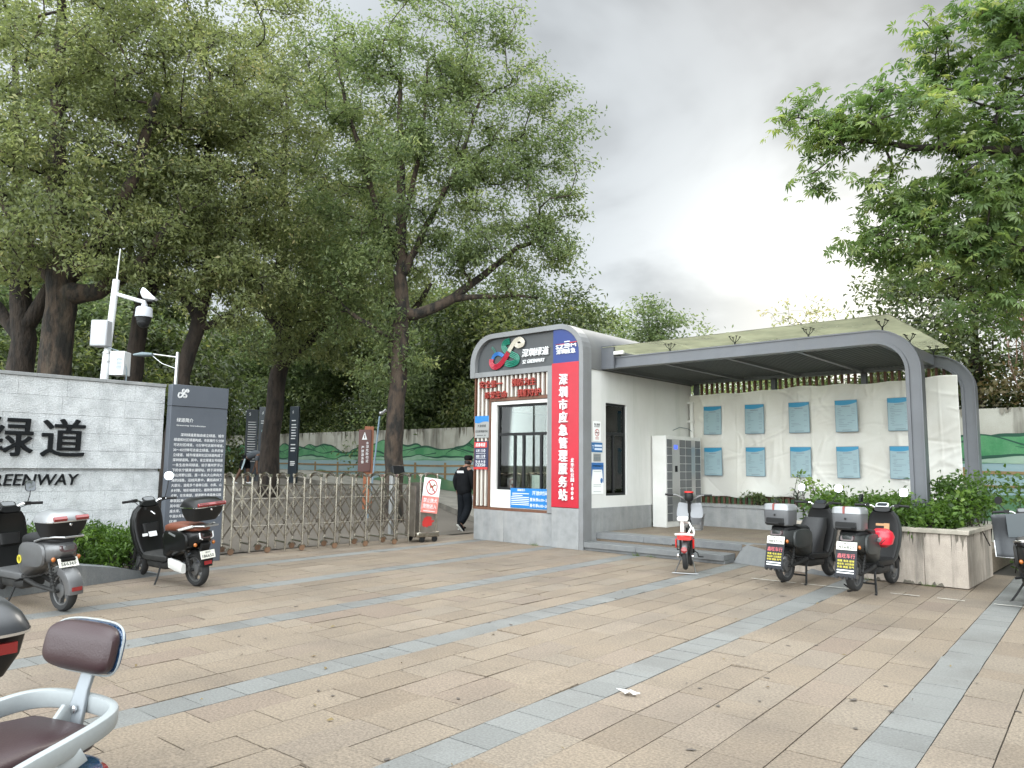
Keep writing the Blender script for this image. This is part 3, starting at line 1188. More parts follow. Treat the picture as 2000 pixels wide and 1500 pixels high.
# slatted fence behind the platform
sf = thing('slatted_fence', 'brown upright slats between dark posts behind the white tarpaulin', 'fence', (-5.6, 15.78, .3))
for x in (-8.26, -6.42, -4.58):
    b = MB()
    b.bx(x - .05, x + .05, 15.68, 15.80, .3, 3.50)
    b.build('post', M('frame_steel'), sf, bevel=.005)
for xa, xb in ((-8.21, -6.47), (-6.37, -4.63), (-4.53, -2.95)):
    b = MB()
    x = xa + .085
    while x < xb - .03:
        b.bx(x - .02, x + .02, 15.70, 15.77, .74, 3.46)
        x += .128
    b.bx(xa, xb, 15.765, 15.80, .9, .96)
    b.bx(xa, xb, 15.765, 15.80, 2.9, 2.96)
    b.build('slat_panel', M('brown_wood'), sf)
# low bench wall
bw = thing('bench_wall', 'low pale stone bench wall below the white tarpaulin', 'wall', (-6.2, 14.9, .3))
b = MB()
b.bx(-7.98, -3.0, 14.93, 15.30, .30, .715)
b.build('wall_body', M('granite'), bw)
b = MB()
for i in range(6):
    b.bx(-8.0 + i * .84 + .002, -8.0 + (i + 1) * .84 - .002, 14.90, 15.33, .717, .775)
b.build('coping', M('granite'), bw, bevel=.006)
# soil behind the bench
b = MB()
b.bx(-8.2, -3.0, 15.33, 15.68, .3, .68)
tag(b.build('planting_bed', M('earth')), kind='structure')

# ------------------------------------------------------------------ tarpaulin with creases
ta = MB()
nx, nz_ = 260, 110
X = np.linspace(-8.37, -2.92, nx)[:, None]
S = np.linspace(0, 1, nz_)[None, :]
topz = 3.20 + .075 * ((X + 8.37) / 5.4) + .012 * np.sin(X * 7.3) + .02 * np.sin(X * 2.1 + 1) - .03 * np.exp(-((X + 8.3) / .2) ** 2)
botz = .92 + .05 * ((X + 8.37) / 5.4) + .02 * np.sin(X * 3.7 + .5) + .015 * np.sin(X * 9.0)
Z = botz + (topz - botz) * S + 0 * X
rg = np.random.default_rng(11)
Yd = np.zeros((nx, nz_))
XX = X + 0 * Z


def crease(x0, z0, x1, z1, amp, wd, curve=0.0):
    global Yd
    dx, dz = x1 - x0, z1 - z0
    L = math.hypot(dx, dz)
    tx_, tz_ = dx / L, dz / L
    s_ = (XX - x0) * tx_ + (Z - z0) * tz_
    n_ = -(XX - x0) * tz_ + (Z - z0) * tx_ + curve * (s_ / L) * (1 - s_ / L) * 4
    env = np.clip(s_ / L, 0, 1) * np.clip(1 - s_ / L, 0, 1) * 4
    env = np.where((s_ > 0) & (s_ < L), np.clip(env, 0, 1) ** .6, 0)
    Yd += -amp * env * np.exp(-(n_ / wd) ** 2)


for q in range(150):
    x0, z0 = rg.uniform(-8.4, -2.9), rg.uniform(.9, 3.3)
    an = rg.choice([rg.normal(R(62), .45), rg.normal(R(118), .45), rg.normal(R(90), .12), rg.normal(0.0, .25)])
    L = rg.uniform(.3, 1.7)
    crease(x0, z0, x0 + L * math.cos(an), z0 + L * math.sin(an), rg.uniform(-.010, .017), rg.uniform(.015, .05), rg.normal(0, .07))
for x0 in (-7.22, -5.6, -3.72, -3.25):
    crease(x0, .85, x0 + .02, 3.35, .013, .012)
for k in range(40):
    x0, z0 = -5.3 + rg.normal(0, .35), 2.85 + rg.normal(0, .25)
    an = rg.uniform(0, math.pi)
    crease(x0, z0, x0 + .28 * math.cos(an), z0 + .28 * math.sin(an), rg.uniform(-.008, .010), .018)
crease(-6.5, 3.2, -5.85, 2.88, .016, .018, -.1)
crease(-5.9, 1.9, -5.35, 1.0, .03, .05, .06)
crease(-4.0, 3.25, -3.9, .95, .02, .05)
Yd += .03 * np.sin(XX * 1.3 + Z * .7) + .02 * np.sin(XX * 2.9 - Z * 1.9 + 1) + .012 * np.sin(XX * 5.1 + 3 * Z)
Yd += -.035 * (1 - S) ** 3 * np.sin(XX * 4.2)
P3 = np.stack([XX, 15.585 + Yd, Z], 2)
ta.grid(P3)
o = ta.build('tarpaulin', mat('tarp', (0.627, 0.613, 0.570), 0.55, col2=(0.570, 0.546, 0.495), vs=1.4, fine=.03, fs=90), sharp=None)
tag(o, 'wide creased off-white tarpaulin hung over the slatted fence', 'tarpaulin')
md = o.modifiers.new('thick', 'SOLIDIFY')
md.thickness = .003

# ------------------------------------------------------------------ posters on the tarpaulin
mat('poster_blue', (0.275, 0.375, 0.405), 0.5, col2=(0.235, 0.335, 0.37), vs=2)
mat('poster_head', (0.022, 0.222, 0.385), 0.5)
mat('poster_edge', (0.07, 0.15, 0.21), 0.5)
cols = [-7.76, -6.78, -5.815, -4.875, -3.90]
order = ['first', 'second', 'third', 'fourth', 'fifth']
for r_, (za, zb) in enumerate(((2.285, 2.92), (1.405, 1.975))):
    for c_, xc in enumerate(cols):
        rr = np.random.default_rng(100 + r_ * 10 + c_)
        wd, hh = .43, zb - za + (.05 if r_ else 0)
        za2 = za - (.03 if r_ else 0)
        lab = 'pale blue notice poster, %s from the kiosk in the %s row on the tarpaulin' % (order[c_], 'upper' if r_ == 0 else 'lower')
        po = thing('notice_poster', lab, 'poster', (xc, 15.5, za2), 'pale blue posters on the tarpaulin')
        tl = rr.normal(0, .007)
        ex, ez = V(math.cos(tl), 0, math.sin(tl)), V(-math.sin(tl), 0, math.cos(tl))
        c0 = V(xc, 15.505, za2) - ex * wd / 2
        bow = lambda u_: -.010 * math.sin(math.pi * u_ / wd)
        P = lambda u_, v_, l_=0.0: c0 + ex * u_ + ez * v_ + V(0, bow(u_) - l_, 0)
        m = MB()
        us = np.linspace(0, wd, 7)
        m.grid([[P(u_, 0, -.003), P(u_, hh, -.003)] for u_ in us])
        m.build('sheet', M('poster_edge'), po)
        m = MB()
        us = np.linspace(.008, wd - .008, 7)
        m.grid([[P(u_, .008, 0), P(u_, hh - .008, 0)] for u_ in us])
        m.build('print', M('poster_blue'), po)
        m = MB()
        m.grid([[P(u_, hh - .095 - .02 * math.sin(u_ / wd * 3.3 - .4) + .05 * (u_ / wd) ** 2, .002), P(u_, hh - .010, .002)] for u_ in us])
        m.build('header', M('poster_head'), po)
        m = MB()

        def ln_(u0, u1, v_, t_):
            m.face([P(u0, v_, .0035), P(u1, v_, .0035), P(u1, v_ + t_, .0035), P(u0, v_ + t_, .0035)])
        ln_(wd * .3, wd * .7, hh - .135, .014)
        n_ = int(rr.integers(11, 15))
        for q in range(n_):
            v_ = hh - .175 - q * (hh - .25) / n_
            if rr.random() < .88:
                ln_(.05 + (.02 if rr.random() < .4 else 0), wd - .05 - (rr.uniform(.05, .2) if rr.random() < .3 else 0), v_, .0062)
        ln_(wd * .3, wd * .72, .03, .010)
        m.build('text_line', M('ink_grey'), po)

# ------------------------------------------------------------------ locker cabinet
lk = thing('locker_cabinet', 'tall white parcel locker with grey doors against the kiosk wall', 'locker', (-8.16, 14.6, .3))
b = MB()
b.bx(-8.33, -8.0, 13.86, 15.40, .302, 2.21)
b.build('body', M('white_paint'), lk, bevel=.008)
Y0, Y1 = 13.86, 15.40
fy = lambda f_: Y0 + (Y1 - Y0) * f_
dm = mat('locker_door', (0.13, 0.135, 0.14), 0.35, metal=.3)
for a_, b__ in ((.02, .155), (.37, .53), (.545, .70), (.82, .97)):
    for r_ in range(10):
        z0 = .42 + r_ * .172
        b = MB()
        b.bx(-8.0, -7.985, fy(a_) + .008, fy(b__) - .008, z0 + .006, z0 + .166)
        b.build('door', dm, lk, bevel=.003, seg=1)
b = MB()
b.bx(-8.0, -7.992, fy(.165), fy(.36), .42, 2.14)
b.bx(-8.0, -7.992, fy(.71), fy(.81), .42, 2.14)
b.build('control_panel', M('aluminium'), lk)
b = MB()
b.bx(-7.992, -7.986, fy(.215), fy(.30), 1.93, 2.02)
b.build('screen', mat('screen_blue', (0.06, 0.12, 0.85), .3, emit=0.8), lk)
b = MB()
b.bx(-7.992, -7.986, fy(.235), fy(.30), 1.45, 1.58)
b.build('slot', M('ink'), lk)
b = MB()
b.tube([(-8.30, 14.7, 2.36), (-8.30, 15.0, 2.44), (-8.28, 15.35, 2.42), (-8.26, 15.5, 2.36)], .008, 6)
tag(b.build('cable', M('ink_grey')), 'thin grey cable looping along the kiosk wall above the locker', 'cable')
b = MB()
for z0, z1 in ((3.0, 2.62), (2.60, 2.12)):
    b.cyl((-8.28, 15.52, z0), (-8.28, 15.52, z1), .045)
for z0 in (3.02, 2.60):
    b.bx(-8.36, -8.22, 15.46, 15.57, z0 - .03, z0 + .02)
tag(b.build('downpipe', M('white_paint')), 'white downpipe in the corner between the kiosk wall and the tarpaulin', 'pipe')

# ------------------------------------------------------------------ planter
mat('planter_stone', (0.425, 0.365, 0.306), 0.78, col2=(0.340, 0.293, 0.246), vs=5, fine=.14, fs=90, bump=.25, bs=70, streak=(3.2, .85, (0.085, 0.076, 0.064)))
mat('planter_cap', (0.383, 0.340, 0.281), 0.75, col2=(0.230, 0.212, 0.170), vs=4, fine=.1)
pt = thing('stone_planter', 'stained beige stone planter wall in front of the canopy post', 'planter', (-3.2, 11.4, 0))
b = MB()
b.bx(-4.6, -3.55, 11.40, 11.52, .01, .70)
b.bx(-3.547, -2.65, 11.40, 11.52, .01, .70)
b.bx(-2.647, -2.135, 11.40, 11.52, .01, .70)
b.bx(-2.135 - .12, -2.135, 11.52, 12.28, .01, .70)
b.bx(-2.135 - .12, -2.135, 12.283, 13.1, .01, .70)
b.bx(-4.6, -4.48, 11.52, 11.85, .01, .70)
b.build('side_slab', M('planter_stone'), pt, bevel=.006)
b = MB()
b.bx(-4.63, -3.4, 11.365, 11.56, .702, .762)
b.bx(-3.397, -2.10, 11.365, 11.56, .702, .762)
b.bx(-2.30, -2.10, 11.563, 13.1, .702, .762)
b.build('coping', M('planter_cap'), pt, bevel=.008)
b = MB()
b.bx(-4.47, -2.26, 11.53, 13.1, .31, .66)
b.build('soil', M('earth'), pt)

rr = np.random.default_rng(33)
b = MB()
mat('water_stain', (0.085, 0.075, 0.06), .9, col2=(0.16, 0.14, 0.11), vs=8)
for q in range(46):      # dark runs below the coping and along the corner joint
    x0 = rr.choice([rr.uniform(-4.3, -2.15), rr.normal(-2.66, .12), rr.normal(-2.22, .05), rr.normal(-3.5, .1)])
    L, w_ = abs(rr.normal(0, .13)) + .03, rr.uniform(.006, .035)
    if x0 + w_ > -2.14 or x0 < -4.5:
        continue
    y_ = 11.3985 - q * 2e-5
    b.face([(x0, y_, .70), (x0 + w_ * .1, y_, .70 - L * .5), (x0 + w_ * .4, y_, .70 - L), (x0 + w_ * .75, y_, .70 - L * .55), (x0 + w_, y_, .70)])
for q in range(16):
    x0, w_ = rr.uniform(-4.4, -2.25), rr.uniform(.03, .11)
    y_ = 11.3972 - q * 2e-5
    b.face([(x0, y_, .012), (x0 + w_, y_, .012), (x0 + w_ * .7, y_, .02 + rr.uniform(.01, .05)), (x0 + w_ * .3, y_, .02 + rr.uniform(.01, .05))])
for q in range(18):
    y0 = rr.uniform(11.55, 13.0)
    L, w_ = abs(rr.normal(0, .15)) + .03, rr.uniform(.01, .04)
    x_ = -2.1335 + q * 2e-5
    b.face([(x_, y0, .70), (x_, y0 + w_ * .4, .70 - L), (x_, y0 + w_, .70)])
b.build('water_stain', M('water_stain'), pt)

# ------------------------------------------------------------------ mural wall
mat('mural_base', (0.399, 0.391, 0.340), 0.85, col2=(0.306, 0.289, 0.238), vs=1.2, fine=.08, streak=(1.8, 1.0, (0.085, 0.078, 0.061)))
mat('mural_green', (0.042, 0.185, 0.072), 0.8, col2=(0.105, 0.27, 0.125), vs=1.3, vlo=.4, vhi=.65, fine=.1, streak=(1.4, .5, (0.15, 0.29, 0.17)))
mat('mural_dark', (0.012, 0.060, 0.036), 0.8)
mat('mural_mist', (0.252, 0.350, 0.266), 0.8, col2=(0.140, 0.280, 0.168), vs=1.5)
mat('mural_lake', (0.189, 0.294, 0.315), 0.8, col2=(0.252, 0.322, 0.322), vs=1.4, stretch=(.5, 1, 3))
mat('mural_grass', (0.063, 0.154, 0.077), 0.8, col2=(0.126, 0.196, 0.098), vs=2)
mat('mural_rail', (0.25, 0.165, 0.075), 0.8, col2=(0.15, 0.10, 0.05), vs=5)
mw = thing('mural_wall', 'long rendered wall painted with green mountains, a lake and a brown railing', 'wall', (-15, 18.5, 0))
b = MB()
b.bx(-60, 14, 18.5, 18.75, -.1, 2.86)
b.build('wall_body', M('mural_base'), mw)


def ridge(x, seed, amp, base, f):
    r_ = np.random.default_rng(seed)
    z = base + 0 * x
    for i in range(4):
        z = z + amp / (1.7 ** i) * np.sin(x * f * (1.75 ** i) + r_.uniform(0, 6.3))
    pk = amp * 1.4 * (1 - np.abs(((x * f * .38 + r_.uniform(0, 2)) % 2) - 1)) ** 1.3
    return z + pk


YM = 18.497
mr = [MB() for _ in range(7)]
xs = np.arange(-60, 14, .12)
lk_ = 1.73 + 0 * xs
mr[4].grid([[(x, YM - .001, .55), (x, YM - .001, 1.75)] for x in xs])
for (sd_, am, ba, fr_, dp, mi) in ((1, .18, 2.14, 1.15, .003, 0), (5, .13, 1.99, .8, .006, 0), (9, .05, 1.82, 1.7, .009, 2)):
    rz = ridge(xs, sd_, am, ba, fr_)
    rz = np.clip(rz, 1.70, 2.62)
    wv = 1.715 + .02 * np.sin(xs * 1.9 + sd_)
    mr[mi].grid([[(x, YM - dp, w_), (x, YM - dp, max(z_, w_ + .01))] for x, z_, w_ in zip(xs, rz, wv)])
    th_ = .034 + .022 * np.sin(xs * 2.3 + sd_)
    mr[1].grid([[(x, YM - dp - .0012, z_ - abs(t_) - .01), (x, YM - dp - .0012, z_ + .006)] for x, z_, t_ in zip(xs, rz, th_)])
rr = np.random.default_rng(4)
for q in range(130):      # ridge lines running down the painted hills
    x0 = rr.uniform(-45, 10)
    z0 = float(np.interp(x0, xs, np.clip(ridge(xs, 1, .18, 2.14, 1.15), 1.7, 2.62))) - .02
    sx_ = rr.choice([-1, 1]) * rr.uniform(.35, 1.0)
    n_ = 7
    if z0 < 1.95:
        continue
    pts = [(x0 + sx_ * t, z0 - (z0 - 1.80) * t ** 1.2 * rr.uniform(.55, .8)) for t in np.linspace(0, 1, n_)]
    mr[1].grid([[(x_, YM - .0125, z_ - .026 * (1 - i / n_)), (x_, YM - .0125, z_ + .018 * (1 - i / n_))] for i, (x_, z_) in enumerate(pts)])
mr[5].grid([[(x, YM - .003, .5), (x, YM - .003, 1.12 + .10 * math.sin(x * 1.1) + .07 * math.sin(x * 2.7))] for x in xs])
for i, x0 in enumerate(np.arange(-52, 12, 1.62)):
    mr[6].face([(x0 - .06, YM - .016, 1.02), (x0 + .06, YM - .016, 1.02), (x0 + .06, YM - .016, 1.62), (x0 - .06, YM - .016, 1.62)])
for za, zb in ((1.48, 1.545), (1.20, 1.25)):
    mr[6].grid([[(x, YM - .015, za + .012 * math.sin(x)), (x, YM - .015, zb + .012 * math.sin(x))] for x in xs])
mu = MB()
for i, m in enumerate(mr):
    if m.v:
        mu.add(np.concatenate(m.v), m.f, i)
mu.build('mural', [M('mural_green'), M('mural_dark'), M('mural_mist'), M('mural_green'), M('mural_lake'), M('mural_grass'), M('mural_rail')], mw)
rr = np.random.default_rng(14)
b = MB()
for q in range(420):     # dirt runs and hanging moss below the wall head
    x0 = rr.uniform(-45, 8)
    L = abs(rr.normal(0, .22)) + .05
    w_ = rr.uniform(.02, .10)
    b.face([(x0, YM - .0175, 2.862), (x0 + w_, YM - .0175, 2.862), (x0 + w_ * .8, YM - .0175, 2.86 - L * .7), (x0 + w_ * .45, YM - .0175, 2.86 - L), (x0 + w_ * .15, YM - .0175, 2.86 - L * .6)])
b.build('dirt_run', mat('wall_dirt', (0.14, 0.13, 0.10), .95, col2=(0.25, 0.23, 0.19), vs=3), mw)

# ------------------------------------------------------------------ left: stone name wall, panel, kerb
mat('wall_stone', (0.518, 0.530, 0.536), 0.82, col2=(0.401, 0.412, 0.419), vs=4.5, vlo=.42, vhi=.62, fine=.22, fs=70, bump=.8, bs=45, streak=(2.0, .5, (0.342, 0.342, 0.335)))
sw = thing('stone_name_wall', 'grey stone block wall carrying large black characters at the park entrance', 'wall', (-11.9, 2.5, 0))
rr = np.random.default_rng(8)
bt, btt = MB(), []
for lo, hi, rows, fx in ((.02, 1.395, 5, -11.70), (1.44, 2.69, 5, -11.66)):
    rh = (hi - lo) / rows
    for r_ in range(rows):
        y = -2.0 + rr.uniform(0, .4)
        while y < 5.03:
            L = rr.choice([.42, .6, .84, .5])
            y2 = min(y + L, 5.03)
            if y2 - y > .05:
                j = rr.normal(0, .0015)
                bt.bx(-12.1, fx + j, y + .0015, y2 - .0015, lo + r_ * rh + .0015, lo + (r_ + 1) * rh - .0015)
            y = y2
bt.bx(-12.08, -11.74, -2.0, 5.02, .0, 2.6)
bt.build('block', M('wall_stone'), sw)
b = MB()
for i in range(8):
    b.bx(-12.14, -11.64, -2.0 + i * .88 + .0015, min(-2.0 + (i + 1) * .88 - .0015, 5.035), 2.692, 2.74)
b.build('coping', M('granite'), sw, bevel=.004)
nl = thing('wall_lettering', 'black raised park name characters on the grey stone wall', 'lettering', (-11.66, 3.5, 1.6))
b = MB()
for i, ch in enumerate('深圳绿道'):
    b.text(ch, (-11.66, 3.655 - (3 - i) * .645, 1.865), YP, ZP, .52, 0, .05, .012, fit=.54)
b.build('characters', M('ink'), nl)
b = MB()
b.text('SZ GREENWAY', (-11.70, 3.90, 1.285), YP, ZP, .155, 0, .03, .004, fit=1.52, align='R', shear=.15)
b.build('latin_letters', M('ink'), nl)

mat('panel_slate', (0.084, 0.094, 0.112), 0.4, col2=(0.072, 0.080, 0.096), vs=1.5, fine=.03)
ip = thing('information_panel', 'tall slate grey information panel with white text at the end of the stone wall', 'information panel', (-11.5, 5.5, 0))
b = MB()
b.bx(-11.60, -11.46, 5.045, 5.955, 0, 2.40)
b.bx(-11.60, -11.45, 5.045, 5.955, 2.405, 2.735)
b.build('board', M('panel_slate'), ip, bevel=.004)
PX_ = -11.455
b = MB()
b.text('绿道简介', (PX_, 5.14, 2.19), YP, ZP, .062, bold=.01, align='L', fit=.26)
b.text('Greenway Introduction', (PX_, 5.14, 2.105), YP, ZP, .030, bold=.01, align='L', fit=.46)
para = ['　　深圳绿道是指由省立绿道、城市', '绿道和社区绿道构成，市民骑行５分钟', '可达社区绿道，15分钟可达城市绿道，', '30～45分钟可达省立绿道。众多的省',
        '立绿道、城市绿道和社区绿道构成了', '深圳绿道网。其中，省立绿道五号线是', '一条生态休闲绿道，始于惠州罗浮山', '下的长宁镇清水湖绿站，终于深圳银',
        '湖山郊野公园，是一条从大山奔向大', '海的线路，沿线风景中，囊括森林了', '大部分，途经多个森林公园、水库、山', '乡村等。地形地貌变化，植物景观随景',
        '点现，在东南部，绿道跨多座森林公园', '串联起来，从石岩古镇、凤凰山村、', '其中观澜森林公园，西深圳松岗湖之多', '座水库，包括铁岗水库、罗田水库，有', '牛湖水库等，风景秀丽山水相映，十分', '优美。']
for i, s_ in enumerate(para):
    indent = .10 if i == 0 else 0.0
    s_ = s_.replace('　', '')
    wd_ = .80 * len(s_) / 17.0 if i in (0, 17) else .80
    if i == 0:
        wd_ = .70
    b.text(s_, (PX_, 5.115 + indent, 1.965 - i * .0775), YP, ZP, .048, bold=.012, align='L', fit=wd_)
b.build('lettering', M('letter_white'), ip)
b = MB()
MINI = dict(s=EMB['green'], r=EMB['red'], b=EMB['blue'], c=EMB['cream'])
to3 = lambda x, z: (PX_ + .006, 5.215 + (x + 10.35) * .175, 2.60 + (z - 3.87) * .24)
for nm in EMB:
    if nm != 'hair':
        ribbon(b, EMB[nm], (-.04, .0, .04), to3, .0035)
b.text('深圳绿道', (PX_ - .004, 5.385, 2.585), YP, ZP, .034, bold=.012, fit=.155)
b.text('SZ GREENWAY', (PX_ - .004, 5.37, 2.545), YP, ZP, .016, bold=.01, fit=.12)
b.build('emblem', M('letter_white'), ip)
b = MB()
for q in range(7):
    a_ = q * 2 * math.pi / 7 + .3
    b.tube([(PX_ + .002, 5.20 + .02 * math.cos(a_), .50 + .02 * math.sin(a_)), (PX_ + .002, 5.20 + .06 * math.cos(a_), .50 + .06 * math.sin(a_))], .005, 5)
    b.ell((PX_ + .002, 5.20 + .065 * math.cos(a_), .50 + .065 * math.sin(a_)), (.004, .009, .009), 8, 5)
b.lathe([(.022, 0), (.022, .005), (.012, .005), (.012, 0)], (PX_, 5.20, .50), XP, 14)
b.bx(PX_, PX_ + .003, 5.29, 5.37, .475, .505)
b.build('emblem', mat('emblem_blue', (0.25, 0.55, 0.75), .4), ip)

# kerb of the hedge bed, falling towards the gate
kb = MB()
top = [(1.0, .30), (3.0, .29), (3.5, .262), (4.0, .17), (4.3, .09), (4.62, .02)]
for i in range(len(top) - 1):
    (ya, za), (yb, zb) = top[i], top[i + 1]
    xa, xb = -10.22 - .29 * (ya - 3.44), -10.22 - .29 * (yb - 3.44)
    v = [(xa, ya, 0), (xb, yb, 0), (xb, yb, zb), (xa, ya, za), (xa - .28, ya, za + .004), (xb - .28, yb, zb + .004), (xa - .28, ya, 0), (xb - .28, yb, 0)]
    kb.add(v, [(0, 1, 2, 3), (3, 2, 5, 4), (4, 5, 7, 6)])
tag(kb.build('kerb', mat('kerb_granite', (0.115, 0.125, 0.13), .6, col2=(0.16, 0.165, 0.165), vs=4, fine=.12, streak=(3, .6, (0.30, 0.30, 0.28)))), kind='structure')
b = MB()
b.add([(-11.62, 1, .2), (-9.8, 1, .2), (-10.4, 3.4, .2), (-10.75, 4.4, .05), (-11.62, 4.6, .03)], [(0, 1, 2, 3, 4)])
tag(b.build('flower_bed', M('earth')), kind='structure')
# ------------------------------------------------------------------ retractable gate
gt = thing('retractable_gate', 'stainless steel folding gate on small wheels across the driveway', 'gate', (-11.7, 8.3, 0))
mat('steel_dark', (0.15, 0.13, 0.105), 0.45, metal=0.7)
GA, GB = V(-11.97, 6.40, 0), V(-11.44, 9.83, 0)
GD = unit(GB - GA)
GN = V(-GD[1], GD[0], 0)          # away from the plaza
N_ = 12
DP = .44
cols_ = []


def gp(i, n, z):
    return GA + (GB - GA) * (i / (N_ - 1.0)) + GN * n + V(0, 0, z)


for i in range(N_):
    b = MB()
    for n in (0, DP):
        lift = .10 if i % 2 == 0 else .03
        b.tube([gp(i, n, lift), gp(i, n, 1.335)], .0185, 8)
        b.bx(*(lambda c: (c[0] - .024, c[0] + .024, c[1] - .024, c[1] + .024))(gp(i, n, 0)), 1.30, 1.352)
    arc = [gp(i, DP * (.5 - .5 * math.cos(a_)), 1.275 + .095 * math.sin(a_)) for a_ in np.linspace(.0, math.pi, 11)]
    b.tube(arc, .017, 8)
    b.tube([p - V(0, 0, .035) for p in arc], .010, 6)
    b.tube([gp(i, 0, .16), gp(i, DP, .16)], .016, 6)
    b.tube([gp(i, 0, 1.15), gp(i, DP, 1.15)], .012, 6)
    b.build('gate_frame', M('steel_bright'), gt)
    if i % 2 == 0:
        for n in (0, DP):
            c = gp(i, n, .055)
            b = MB()
            b.lathe([(.05, -.016), (.054, -.008), (.054, .008), (.05, .016)], c, GN, 16)
            w_ = b.build('wheel', mat('wheel_brown', (0.16, 0.09, 0.05), .5), gt)
            b = MB()
            arc = [c + GD * .066 * math.cos(a_) + V(0, 0, .066 * math.sin(a_)) for a_ in np.linspace(.1, math.pi - .1, 7)]
            b.loft([[p - GN * .028, p + GN * .028, p + GN * .028 + unit(p - c) * .006, p - GN * .028 + unit(p - c) * .006] for p in arc])
            b.build('wheel_guard', M('steel_bright'), gt)
for i in range(N_ - 1):
    for n in (.012, DP - .012):
        b = MB()
        for za, zb in ((1.16, .70), (.70, .24)):
            for k_, (p, q) in enumerate(((gp(i, n, za), gp(i + 1, n, zb)), (gp(i, n, zb), gp(i + 1, n, za)))):
                of = GN * (.012 if k_ else -.004)
                dv = unit(q - p)
                cr = unit(np.cross(dv, GN))
                b.ob((p + q) / 2 + of, dv * np.linalg.norm(q - p) / 2, cr * .0125, GN * .005)
            mid = (gp(i, n, (za + zb) / 2) + gp(i + 1, n, (za + zb) / 2)) / 2
            b.cyl(mid - GN * .03, mid + GN * .03, .012, n=8)
        for z in (.70, 1.16, .24):
            b.cyl(gp(i, n, z) - GN * .025, gp(i, n, z) + GN * .025, .017, n=8)
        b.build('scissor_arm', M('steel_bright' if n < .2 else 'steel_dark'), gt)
    for z in (.93, .47):
        b = MB()
        b.tube([gp(i + .12, .01, z), gp(i + .98, .01, z)], .007, 6)
        b.build('cross_rod', M('steel_bright'), gt)
# head carriage of the gate
H0 = GA + GD * (np.linalg.norm(GB - GA) + .26)
hd = MB()
for s_, n in ((0, 0), (.40, 0), (0, DP), (.40, DP)):
    p = H0 + GD * s_ + GN * n
    hd.tube([p + V(0, 0, .1), p + V(0, 0, 1.36)], .0185, 8)
for s_ in (0, .40):
    arc = [H0 + GD * s_ + GN * DP * (.5 - .5 * math.cos(a_)) + V(0, 0, 1.275 + .095 * math.sin(a_)) for a_ in np.linspace(0, math.pi, 11)]
    hd.tube(arc, .017, 8)
arc = [H0 + GD * .40 * (.5 - .5 * math.cos(a_)) + V(0, 0, 1.29 + .085 * math.sin(a_)) for a_ in np.linspace(0, math.pi, 9)]
hd.tube(arc, .017, 8)
hd.build('gate_frame', M('steel_bright'), gt)
hd = MB()
hd.ob(H0 + GD * .2 + GN * .03 + V(0, 0, .66), GD * .18, GN * .012, V(0, 0, .52))
hd.ob(H0 + GD * .2 + GN * (DP - .03) + V(0, 0, .66), GD * .18, GN * .012, V(0, 0, .52))
hd.ob(H0 - GD * .08 + GN * DP * .5 + V(0, 0, .62), GD * .012, GN * .17, V(0, 0, .5))
hd.build('head_panel', M('steel_dull'), gt)
hd = MB()
hd.ob(H0 + GD * .2 + GN * DP * .5 + V(0, 0, .15), GD * .26, GN * (DP * .5 + .03), V(0, 0, .05))
hd.build('carriage', M('steel_bright'), gt, bevel=.015)
for s_ in (.06, .36):
    for n in (0, DP):
        c = H0 + GD * s_ + GN * n + V(0, 0, .06)
        b = MB()
        b.lathe([(.03, -.02), (.058, -.018), (.06, 0), (.058, .018), (.03, .02)], c, GN, 16)
        b.build('wheel', M('black_metal'), gt)
rr = np.random.default_rng(6)
b = MB()
pts = []
for q in range(26):
    a_ = q * 2 * math.pi / 26
    r_ = .115 * (1 + rr.normal(0, .13))
    pts.append(H0 + GD * (.2 + r_ * 1.15 * math.cos(a_)) + GN * .015 + V(0, 0, .40 + r_ * .85 * math.sin(a_)))
b.face(pts[::-1])
b.build('red_paint_patch', M('sign_red'), gt)

b_sgn = thing('dog_ban_sign', 'tilted white and red no dogs sign hanging on the end of the folding gate', 'sign', tuple(H0 + V(0, 0, .6)))
tl = R(-7)
sx = GD * math.cos(tl) + V(0, 0, math.sin(tl))
sz = -GD * math.sin(tl) + V(0, 0, math.cos(tl))
sn = -GN
c0 = H0 + GD * .015 + sn * .03 + V(0, 0, .60)
SPt = lambda u_, v_, l_=0.0: c0 + sx * u_ + sz * v_ + sn * (.006 + l_)
b = MB()
b.prism([SPt(-.03, 0, -.006), SPt(.37, 0, -.006), SPt(.37, .70, -.006), SPt(-.03, .70, -.006)], sn * .006)
b.build('panel', M('paper_white'), b_sgn)
b = MB()
b.face([SPt(-.03, 0, .001), SPt(.37, 0, .001), SPt(.37, .335, .001), SPt(-.03, .335, .001)])
b.build('red_field', mat('faded_red', (0.60, 0.17, 0.14), .5, col2=(0.66, 0.28, 0.24), vs=6), b_sgn)
b = MB()
b.text('禁止携犬', SPt(.17, .25, .003), sx, sz, .088, bold=.02, fit=.33)
b.text('宠物进入', SPt(.17, .135, .003), sx, sz, .088, bold=.02, fit=.33)
b.face([SPt(.03, .03, .003), SPt(.31, .03, .003), SPt(.31, .045, .003), SPt(.03, .045, .003)])
b.build('lettering', M('letter_white'), b_sgn)
b = MB()
t = np.arange(28) * 2 * math.pi / 28
b.loft([[SPt(.17 + .135 * math.cos(q), .52 + .155 * math.sin(q), .003) for q in t], [SPt(.17 + .115 * math.cos(q), .52 + .132 * math.sin(q), .003) for q in t]], caps=False)
b.face([SPt(.075, .615, .004), SPt(.09, .63, .004), SPt(.265, .425, .004), SPt(.25, .41, .004)])
b.build('ban_ring', M('sign_red'), b_sgn)
b = MB()
